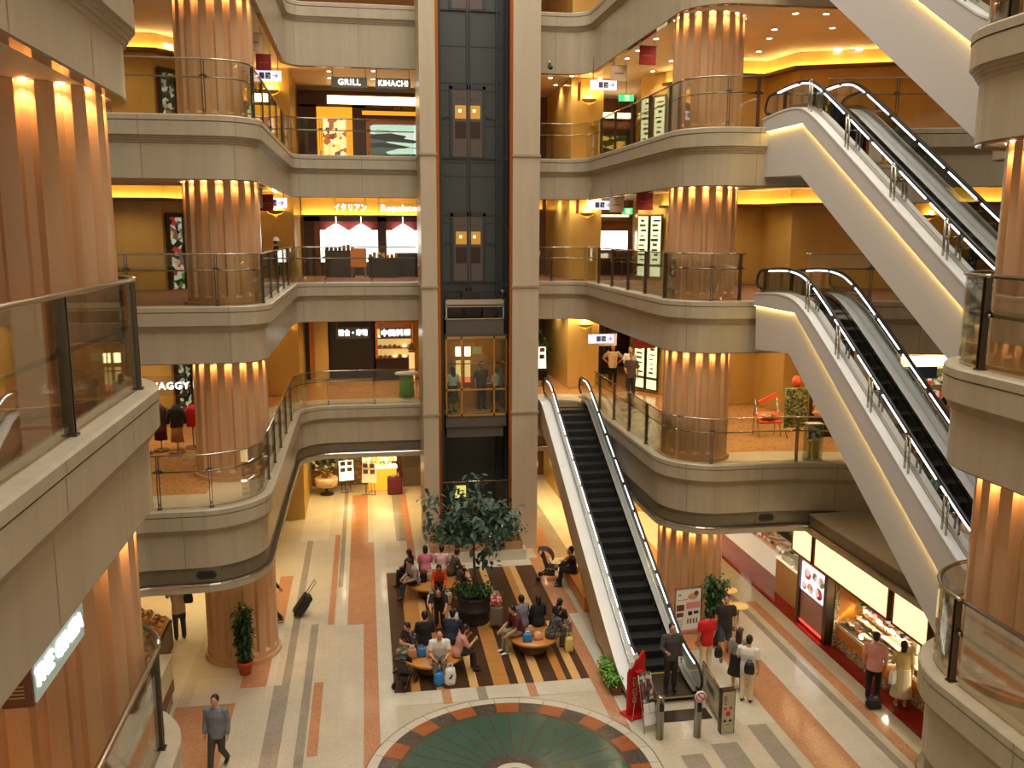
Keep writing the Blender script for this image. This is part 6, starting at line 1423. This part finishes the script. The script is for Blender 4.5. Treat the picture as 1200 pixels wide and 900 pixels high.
# right hand shops on the upper levels
for l in (4, 3):
    z = FLO[l]+.01
    t = unit('restaurant_facade', 9.75, 37.4, z, f'small {"bar" if l == 4 else "restaurant"} opening with bright window right of the pier, {nmz[l]} level')
    if l == 4:
        m = MB(); m.box(-.5, 1.4, 0, .1, 1.8, 2.1); m.build('header', 'mid_brown', t); m = MB(); m.box(-.5, 1.2, 0, .1, .55, 1.55); m.build('display', 'bar_glow', t); m = MB(); m.box(-.5, 1.2, -.1, .1, 0, .55); m.build('counter_front', 'dark_brown', t)
        m = MB(); m.box(-.2, .5, -.6, -.2, 2.2, 2.38); m.box(.6, 1.3, -.6, -.2, 2.2, 2.38); m.build('lamp_box', 'light_band', t); text('lettering', 'eat', .36, 'letter_white', facing((.75, -.35, .45)), t, .02, .01)
    else:
        m = MB(); m.box(-.5, 1.4, 0, .1, 1.05, 1.85); m.build('window_pane', 'bright_window', t); m = MB(); m.box(-.5, 1.4, -.25, .05, 1.85, 2.3); m.build('awning', 'mid_brown', t); m = MB(); m.box(-.5, 1.4, -.12, -.02, 2.45, 2.52); m.build('light_line', 'light_band', t)
        m = MB(); m.box(-.5, 1.4, -.5, -.1, 0, .7); m.build('counter_front', 'black', t); m = MB(); m.box(-.2, .55, -.52, -.5, .72, .92); m.build('menu_panel', 'food_glow', t); m = MB()
        for q in range(7): MB().ball((-.35+.28*q, -.3, .84+.03*(q % 3)), (.11, .1, .15), 8).build('jar', 'goods_dark', t)
wallv = Vector((11.5-10.35, 31.2-33.4)).normalized()
for l in (4, 3, 2):
    z = FLO[l]+.01
    for k, d in enumerate((.38, 1.05)):
        px_, py_ = 10.35+wallv.x*d-.05, 33.4+wallv.y*d-.06
        t = unit('lit_menu_panel', px_, py_, z, f'tall pale green lit menu panel, {"first" if k == 0 else "second"} of the pair, {nmz[l]} level', 'menu panel', atan2(wallv.y, wallv.x))
        h = 2.45; m = MB(); m.box(-.30, .30, -.05, .0, .1, h); m.build('frame', 'steel_dark', t); m = MB(); m.box(-.25, .25, -.06, -.05, .16, .52, 0); m.box(-.25, .25, -.06, -.05, .62, h-.06, 0); m.build('lit_face', 'lime_panel', t)
        m = MB(); rr = random.Random(l*3+k)
        for q in range(9): w_ = rr.uniform(.08, .18); c_ = rr.uniform(-.05, .05); m.box(c_-w_, c_+w_, -.065, -.06, .75+.18*q, .75+.18*q+rr.uniform(.03, .10), q % 2)
        m.build('menu_print', ['ink', 'mid_brown'], t)
t = unit('shop_window', 9.7, 37.3, FLO[2]+.01, 'dark shop window with steel mullions behind the standing men, second level', 'window front'); m = MB(); m.box(-.6, .7, 0, .06, 0, 2.9); m.build('pane', 'shaft_black', t); m = MB(); 
for x in (-.6, -.1, .5, .7): m.box(x-.02, x+.02, -.05, 0, 0, 2.9)
m.box(-.6, .7, -.05, 0, 1.5, 1.54); m.build('mullions', 'steel_dark', t)
struct(MB().box(6.6, 6.62, 35.0, 38.8, FLO[2], CEI[3]-.02).build('window_1', 'green_glass'), 'green tinted glass partition right of the lift, second level')
easel(6.75, 34.6, FLO[2]+.012, .1, 'tall white screen poster on an easel right of the lift, second level', 1.75, 'poster_lit'); pot_plant(7.25, 36.2, 2.1, 'dark palm in a pot by the glass partition, second level', .24, 31, .4, 'black', .4, 'leaf_dark', 9)
for o in COL.objects:
    if o.get('label') == 'dark palm in a pot by the glass partition, second level': o.location.z = FLO[2]+.012

# left hand shops
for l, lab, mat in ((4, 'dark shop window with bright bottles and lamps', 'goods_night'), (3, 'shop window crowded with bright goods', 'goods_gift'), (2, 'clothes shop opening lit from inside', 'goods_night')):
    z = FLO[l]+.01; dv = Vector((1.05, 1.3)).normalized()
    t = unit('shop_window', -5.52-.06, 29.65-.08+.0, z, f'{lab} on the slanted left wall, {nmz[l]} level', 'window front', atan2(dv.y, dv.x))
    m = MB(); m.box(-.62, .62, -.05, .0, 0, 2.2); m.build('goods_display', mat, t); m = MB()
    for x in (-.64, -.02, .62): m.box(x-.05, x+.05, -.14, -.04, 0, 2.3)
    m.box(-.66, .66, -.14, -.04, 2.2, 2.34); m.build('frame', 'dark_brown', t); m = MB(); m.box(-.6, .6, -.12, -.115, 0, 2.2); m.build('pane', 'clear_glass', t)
def garment(x, y, z, mat, label, w=.42, h=.62, lower=None):
    t = unit('garment_stand', x, y, z, label, 'clothes stand'); m = MB(); m.lathe([(0, 0), (.22, 0), (.22, .03), (.03, .05), (.02, .1), (.02, .75), (0, .75)], n=14); m.build('stand', 'steel', t)
    m = MB(); zz = .72 if lower else .62; m.tube([(0, 0, zz), (0, 0, zz+.25), (0, 0, zz+h*.72), (0, 0, zz+h)], [w*.42, w*.36, w*.46, w*.16], 12, squash=.6, up=(0, 1, 0))
    for s_ in (-1, 1): m.tube([(s_*w*.36, 0, zz+h*.8), (s_*w*.52, 0, zz+h*.5), (s_*w*.56, 0, zz+h*.15)], [.06, .055, .05], 8)
    m.build('top_garment', mat, t)
    if lower: m = MB(); m.tube([(0, 0, .30), (0, 0, .75)], [w*.42, w*.36], 12, squash=.6, up=(0, 1, 0)); m.build('lower_garment', lower, t)
z = FLO[2]+.01
garment(-5.25, 25.4, z, 'cl_navy', 'stand dressed in a navy top and tan skirt under the hanging sign, second level', lower='cl_tan'); garment(-4.92, 25.9, z, 'cl_red', 'stand with a bright red top beside the navy one, second level'); garment(-5.75, 25.7, z, 'cl_brown', 'stand with brown clothes left of the navy top, second level', lower='cl_maroon'); garment(-6.15, 25.4, z, 'goods_warm', 'stand with patterned clothes nearest the parapet end, second level')

# second level goods displays behind the right hand railing
z = FLO[2]+.01
t = unit('card_rack', 12.78, 24.75, z, 'tall greenish wire rack filled with small goods, second level right', 'rack'); m = MB(); m.box(-.36, .36, -.06, .06, .35, 1.85); m.build('goods_panel', 'rack_goods', t); t.scale = (.95, 1, .80); m = MB()
for k in range(9): m.tube([(-.38, -.09, .42+.17*k), (.38, -.09, .42+.17*k)], .010, 5)
for x in (-.38, .38): m.tube([(x, -.06, .3), (x, -.06, 1.9)], .012, 5); m.tube([(x, -.3, .0), (x, 0, .4)], .014, 5)
m.build('frame', 'leaf_mid', t)
t = unit('poster_shelf', 13.62, 24.7, z, 'dark stand with a red and yellow poster display, second level right', 'stand'); m = MB(); m.box(-.36, .36, -.2, .2, 0, .5); m.box(-.4, .4, .05, .15, .5, 1.9); m.box(-.34, .34, -.22, .0, .62, .86); m.build('cabinet', 'dark_brown', t); t.scale = (.9, 1, .72); m = MB(); m.box(-.33, .33, .02, .05, .95, 1.85); m.build('poster', 'toy_red', t); m = MB()
for k in range(3): m.rbox((-.22+.22*k, -.1, .96), (.17, .16, .18), .02)
m.build('boxes', 'peach', t)
t = unit('sloped_display', 12.0, 24.95, z, 'low sloping display with round goods and orange top, second level right', 'stand'); m = MB(); m.obox((0, 0, .55), (.7, .5, .06), Matrix.Rotation(.5, 3, 'X')); m.obox((-.0, .1, 1.12), (.62, .06, .12), Matrix.Rotation(-.45, 3, 'Y')); m.build('tray', 'cl_orange', t); m = MB()
for x in (-.35, .35): m.tube([(x, -.2, 0), (x, .2, 1.1)], .02, 6); m.tube([(x, .25, 0), (x, .2, 1.1)], .02, 6)
m.build('frame', 'steel', t); m = MB(); m.ball((-.05, -.1, .66), (.26, .2, .06), 14); m.build('basket', 'goods_warm', t)
t = unit('balloon_lantern', 12.95, 25.1, z+1.45, 'round orange lantern above the wire rack, second level right', 'lantern'); m = MB(); m.ball((0, 0, .16), (.15, .15, .2), 14); m.build('globe', 'cl_orange', t); m = MB(); m.tube([(0, 0, .34), (0, 0, 1.7)], .006, 5); m.build('string', 'black', t)
counter(15.0, 24.3, z, 1.6, .6, .9, 'pale display table with small goods behind the railing, second level right', 'cream_panel', 'tan', 'goods_warm')
t = unit('umbrella_bag_stand', 11.9, 21.95, z, 'clear stand of wrapped goods just behind the curved railing, second level right', 'stand'); m = MB(); m.box(-.22, .22, -.14, .14, .02, .05); m.box(-.22, .22, -.14, .14, 1.0, 1.03); m.build('shelf', 'cream_panel', t); m = MB(); m.box(-.22, -.21, -.14, .14, .05, 1.0); m.box(.21, .22, -.14, .14, .05, 1.0); m.box(-.2, .2, .12, .13, .05, 1.0); m.build('clear_case', 'clear_glass', t); m = MB(); m.box(-.16, -.06, -.06, .02, .06, .55); m.box(.0, .16, -.06, .02, .06, .55); m.build('wrapped_goods', 'yellow_plastic', t); m = MB(); m.box(-.17, .17, -.05, .03, .6, .95); m.build('print_card', 'teal_print', t)
# shelves beyond the lower escalator
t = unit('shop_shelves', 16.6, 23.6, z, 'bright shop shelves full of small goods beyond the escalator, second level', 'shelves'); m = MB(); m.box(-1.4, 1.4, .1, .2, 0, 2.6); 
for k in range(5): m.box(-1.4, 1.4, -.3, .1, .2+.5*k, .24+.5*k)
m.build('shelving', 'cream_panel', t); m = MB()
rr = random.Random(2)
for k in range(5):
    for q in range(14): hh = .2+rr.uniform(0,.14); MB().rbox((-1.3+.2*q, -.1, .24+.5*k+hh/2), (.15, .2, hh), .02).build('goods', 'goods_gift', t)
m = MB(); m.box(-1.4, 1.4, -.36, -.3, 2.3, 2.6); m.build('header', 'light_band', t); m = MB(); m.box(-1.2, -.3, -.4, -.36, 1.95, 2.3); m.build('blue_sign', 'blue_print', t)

# ------------------------------------------------------------------ ground floor food shops on the right
def px_panel(y0, y1, label):
    t = unit('light_sign', 11.78, (y0+y1)/2, 2.16, label, 'sign'); L = (y1-y0)/2; m = MB(); m.box(-.05, .12, -L, L, 0, .05); m.box(-.05, .12, -L, L, .80, .86); m.box(-.05, .12, -L, -L+.05, 0, .86); m.box(-.05, .12, L-.05, L, 0, .86); m.build('frame', 'mid_brown', t); m = MB(); m.box(-.03, .06, -L+.05, L-.05, .05, .80); m.build('lit_face', 'canopy_light', t)
px_panel(16.25, 17.6, 'short glowing cream fascia sign at the near end of the food shops'); px_panel(17.75, 21.25, 'long glowing cream fascia sign over the cake counter'); px_panel(21.35, 22.5, 'glowing cream fascia sign at the far end over the gift counter')
t = unit('screen_pillar', 12.1, 21.75, .012, 'steel pillar with a bright food screen and red glow at its foot', 'display pillar', 0)
m = MB(); m.box(-.10, .35, -.85, -.68, 0, 2.9); m.box(-.10, .35, .68, .82, 0, 2.9); m.box(.0, .35, -.7, .7, 0, 2.9); m.build('case', 'steel_dark', t); m = MB(); m.box(-.03, .0, -.68, .68, .1, 1.02, 0); m.box(-.03, .0, -.68, .68, 1.85, 2.4, 1); m.build('panel', ['pillar_red', 'pillar_orange'], t)
m = MB(); m.box(-.06, .0, -.64, .64, 1.02, 1.85, 0); sc_ = m.build('screen', 'screen_lilac', t); m = MB()
for (a, b, r_) in ((-.35, 1.25, .20), (.3, 1.58, .19), (-.1, 1.64, .14), (.12, 1.22, .17), (.46, 1.2, .14), (-.45, 1.6, .17)): m.ball((-.062, a, b), (.006, r_, r_*.85), 12, 0)
m.build('cake_pictures', 'cake_print', sc_); m = MB(); m.box(-.05, -.03, -.66, .66, .06, .12); m.build('red_lamp', 'red_glow', t)
def case_counter(x, y0, y1, label, tiers, glow, trim='orange_wood', stone_base='base_speck'):
    L = (y1-y0)/2; t = unit('cake_counter', x, (y0+y1)/2, .012, label, 'counter'); MB().box(-.05, .75, -L, L, 0, .34).build('base', stone_base, t); MB().box(-.10, .80, -L, L, .34, .62).build('drawer_front', trim, t)
    m = MB(); m.box(-.08, .78, -L, L, .62, .66); m.box(-.10, -.06, -L, L, .62, .70); m.build('shelf_edge', 'cream_panel', t)
    m = MB(); m.add([(-.09, -L, .70), (-.09, L, .70), (.52, L, 1.22), (.52, -L, 1.22)], [(0, 1, 2, 3)]); m.build('sloping_glass', 'clear_glass', t); MB().box(.50, .80, -L, L, 1.20, 1.25).build('top', 'cream_panel', t)
    m = MB(); m.box(.70, .78, -L, L, .66, 1.20); m.box(.52, .56, -L+.05, L-.05, 1.165, 1.195, 1); m.build('lit_back', ['cream_panel', 'case_light'], t)
    rr = random.Random(int(y0*10)); n = int(2*L/.19)
    for q in range(tiers):
        m = MB(); m.box(.02+.24*q, .24+.24*q, -L+.05, L-.05, .70+.15*q, .72+.15*q); sh_ = m.build('tray', 'steel', t)
        for k in range(n):
            MB().rbox((.13+.24*q, -L+.15+(2*L-.3)*(k+.5)/n, .755+.15*q), (.16, .13, .07+rr.uniform(0, .04)), .015).build('cake', 'cake_goods', sh_)
    for k in range(4): MB().rbox((.45, -L*.8+1.6*L*k/3.2, 1.30), (.22, .26, .10), .015).build('gift_box', 'goods_gift', t)
    l = bpy.data.lights.new('case_lamp', 'AREA'); l.shape = 'RECTANGLE'; l.size = .1; l.size_y = 2*L-.2; l.energy = glow; l.color = (1, .84, .58)
    o = bpy.data.objects.new('case_lamp', l); COL.objects.link(o); o.location = (x+.5, (y0+y1)/2, 1.16); o.rotation_euler = (0, .5, 0)
    return t
case_counter(12.35, 18.45, 20.75, 'long lit glass cake counter with trays of cakes and speckled base', 3, 60); case_counter(12.62, 15.9, 18.3, 'bright glass cake counter in front of the couple, nearer end', 3, 80)
t = unit('order_register', 12.95, 20.45, 1.275, 'dark till with raised screens at the far end of the cake counter', 'till'); m = MB(); m.rbox((0, 0, .08), (.35, .35, .15), .02); m.build('body', 'black', t); m = MB(); m.obox((-.05, 0, .32), (.05, .36, .26), Matrix.Rotation(-.3, 3, 'Y')); m.obox((-.02, -.35, .28), (.05, .26, .2), Matrix.Rotation(-.3, 3, 'Y')); m.tube([(0, 0, .15), (0, 0, .25)], .03, 6); m.tube([(0, -.1, .12), (-.02, -.35, .2)], .02, 6); m.build('screens', 'charcoal', t)
t = unit('wall_panel', 12.3, 21.0-.12, .012, 'orange side wall of the cake shop with a framed sign', 'panel'); m = MB(); m.box(-.05, 2.4, .0, .08, 0, 2.9); m.build('panel', 'orange_wood', t); m = MB(); m.box(.2, .62, -.02, .0, 1.85, 2.35); m.build('framed_sign', 'mid_brown', t); m = MB(); m.box(-.07, .06, -.015, .095, 0, 2.9); m.build('speckled_post', 'base_speck', t)
person('shop assistant in cream with a white cap bending behind the cake counter', (13.75, 18.9, .012), 75, 'stand', 1.60, ('cl_cream','short'), ('cl_brown','long'), ('hair_brown','short'), arms=('lap','lap'), lean=18)
t = unit('back_shelf', 15.3, 18.5, .012, 'steel back counter with trays inside the cake shop', 'counter'); m = MB(); m.box(-.35, .35, -2.6, 2.2, 0, .95); m.box(.28, .35, -2.6, 2.2, .95, 2.4); m.build('cabinet', 'cream_panel', t); m = MB()
rr = random.Random(12)
for k in range(16): hh = .18+rr.uniform(0,.2); MB().rbox((-.05+rr.uniform(-.15,.15), -2.4+.29*k, .95+hh/2), (.26, .2, hh), .03).build('goods', 'cake_goods', t)
# gift counter beyond the screen pillar and the slanted white cases
counter(13.1, 23.6, .012, 1.5, 2.0, 1.15, 'pale beige gift counter with white dishes beyond the screen pillar', 'cream_lit', 'tan', 'white')
t = unit('white_case', 13.2, 28.2, .012, 'long low white lit showcase along the red floor at the back right', 'showcase'); m = MB(); m.box(-.3, .5, -3.0, 3.0, 0, .8); m.build('cabinet', 'case_pale', t); m = MB(); m.add([(-.28, -2.95, .8), (-.28, 2.95, .8), (.1, 2.95, 1.2), (.1, -2.95, 1.2)], [(0, 1, 2, 3)]); m.box(.1, .5, -3.0, 3.0, 1.18, 1.22); m.build('glass_top', 'clear_glass', t); m = MB(); m.box(-.2, .4, -2.9, 2.9, .81, .95); m.build('goods_on_display', 'goods_gift', t)
t = unit('shop_screen', 13.7, 29.5, 1.5, 'white lit picture panel on the dark shop wall at the back right', 'screen'); m = MB(); m.box(-.03, .03, -.5, .5, 0, 1.0); m.build('case', 'black', t); m = MB(); m.box(-.04, -.03, -.46, .46, .05, .95); m.build('picture', 'poster_lit', t); m = MB(); m.ball((-.042, .1, .5), (.004, .12, .3), 10); m.build('dark_figure', 'mid_brown', t)
struct(MB().box(14.4, 14.5, 22.0, 33.0, .01, CEI[2]-.02).build('wall_right_shop', 'dark_brown'), 'dark shop back wall, ground floor right')
t = unit('flower_stand', 11.3, 31.2, .012, 'dark flower stand with orange blooms at the back right', 'stand'); m = MB(); m.lathe([(.3, 0), (.25, .6), (.4, .7), (0, .7)], n=18); m.build('pot', 'black', t); m = MB(); r = random.Random(14); leaf_cloud(m, [(r.uniform(-.4,.4), r.uniform(-.4,.4), .9+r.uniform(-.1,.4)) for _ in range(16)], .14, 16, (.1,.1,.1), r); m.build('foliage', 'goods_warm', t)
for x, y, lab in ((10.1, 22.2, 'small round cream stool nearest the bushy plant'), (10.25, 23.3, 'small round cream side table behind the bushy plant')):
    t = unit('side_table', x, y, .012, lab, 'table'); m = MB(); m.lathe([(0, .68), (.26, .68), (.27, .70), (.26, .72), (0, .72)], n=24); m.build('tabletop', 'cl_yellow', t); m = MB(); m.lathe([(.18, 0), (.18, .02), (.025, .04), (.025, .68), (0, .68)], n=14); m.build('pedestal', 'steel', t)
# bakery stall behind the far left column
t = unit('bakery_stall', -5.75, 22.3, .012, 'bakery stall heaped with bread and pastries behind the left column', 'stall'); m = MB(); m.box(-.7, .45, -1.3, 1.3, 0, .75); m.build('cabinet', 'dark_brown', t)
for q in range(3): m = MB(); m.obox((.22-.38*q, 0, .86+.2*q), (.40, 2.5, .04), Matrix.Rotation(.3, 3, 'Y')); m.build('tray', 'tan', t)
m = MB(); rr = random.Random(9)
for q in range(3):
    for k in range(15):
        for e in range(2): MB().ball((.30-.17*e-.38*q+rr.uniform(-.03,.03), -1.15+.16*k, .92+.2*q+.05*e), (.085, .07+rr.uniform(0,.02), .05), 8).build('pastry', 'bread', t)
m = MB(); m.ball((-.1, -.6, 1.9), (.13, .13, .22), 12); m.tube([(-.1, -.6, 2.1), (-.1, -.6, 2.9)], .01, 5); m.build('pendant_lamp', 'light_band', t)
case_counter(-5.45, 18.5, 20.5, 'glass fronted deli counter at the lower left behind the near parapet', 2, 40, 'mid_brown')

# small security cameras
for x, y, z, lab in ((-2.5, 28.9, CEI[5]-.02, 'small dark security camera under the fifth level edge, left side'), (5.95, 29.0, BOT[5]-.03, 'small dark security camera under the fifth level edge, right of the lift')):
    t = unit('security_camera', x, y, z, lab, 'camera'); m = MB(); m.lathe([(0, 0), (.05, 0), (.05, -.12), (.0, -.12)], n=12); m.build('mount', 'grey_metal', t); m = MB(); m.tube([(0, .05, -.17), (0, -.2, -.24)], .065, 10); m.build('camera_body', 'charcoal', t)
# ------------------------------------------------------------------ camera, daylight, exposure
bake_deferred()
cam = bpy.data.cameras.new('camera'); cam.sensor_width = 36; cam.lens = 36*1045/1200; cam.clip_end = 200
co = bpy.data.objects.new('camera', cam); COL.objects.link(co)
yaw, pit, rol = radians(9.35), radians(9.67), radians(.2)
fw = Vector((sin(yaw)*cos(pit), cos(yaw)*cos(pit), -sin(pit))); rt = Vector((cos(yaw), -sin(yaw), 0)); up = rt.cross(fw)
r2 = rt*cos(rol)+up*sin(rol); u2 = up*cos(rol)-rt*sin(rol)
co.matrix_world = Matrix(((r2.x, u2.x, -fw.x, 0), (r2.y, u2.y, -fw.y, 0), (r2.z, u2.z, -fw.z, 11.0), (0, 0, 0, 1)))
SC.camera = co
def area(name, loc, rot, sx, sy, power, col):
    l = bpy.data.lights.new(name, 'AREA'); l.shape = 'RECTANGLE'; l.size = sx; l.size_y = sy; l.energy = power; l.color = col
    o = bpy.data.objects.new(name, l); COL.objects.link(o); o.location = loc; o.rotation_euler = rot; return o
area('skylight', (2.7, 14, 34), (0, 0, 0), 12, 40, SKY_POWER, (1, .97, .91))
w = bpy.data.worlds.new('world'); SC.world = w; w.use_nodes = True
bg = w.node_tree.nodes['Background']; bg.inputs[0].default_value = (1, .82, .6, 1); bg.inputs[1].default_value = WORLD
SC.view_settings.view_transform = 'Standard'; SC.view_settings.look = 'None'; SC.view_settings.gamma = 1; SC.view_settings.use_curve_mapping = False
SC.view_settings.exposure = EXPO
SC.cycles.use_denoising = True; SC.cycles.max_bounces = 7; SC.cycles.diffuse_bounces = 3; SC.cycles.glossy_bounces = 3; SC.cycles.transmission_bounces = 4; SC.cycles.transparent_max_bounces = 24
SC.cycles.sample_clamp_indirect = 6; SC.cycles.caustics_reflective = False; SC.cycles.caustics_refractive = False
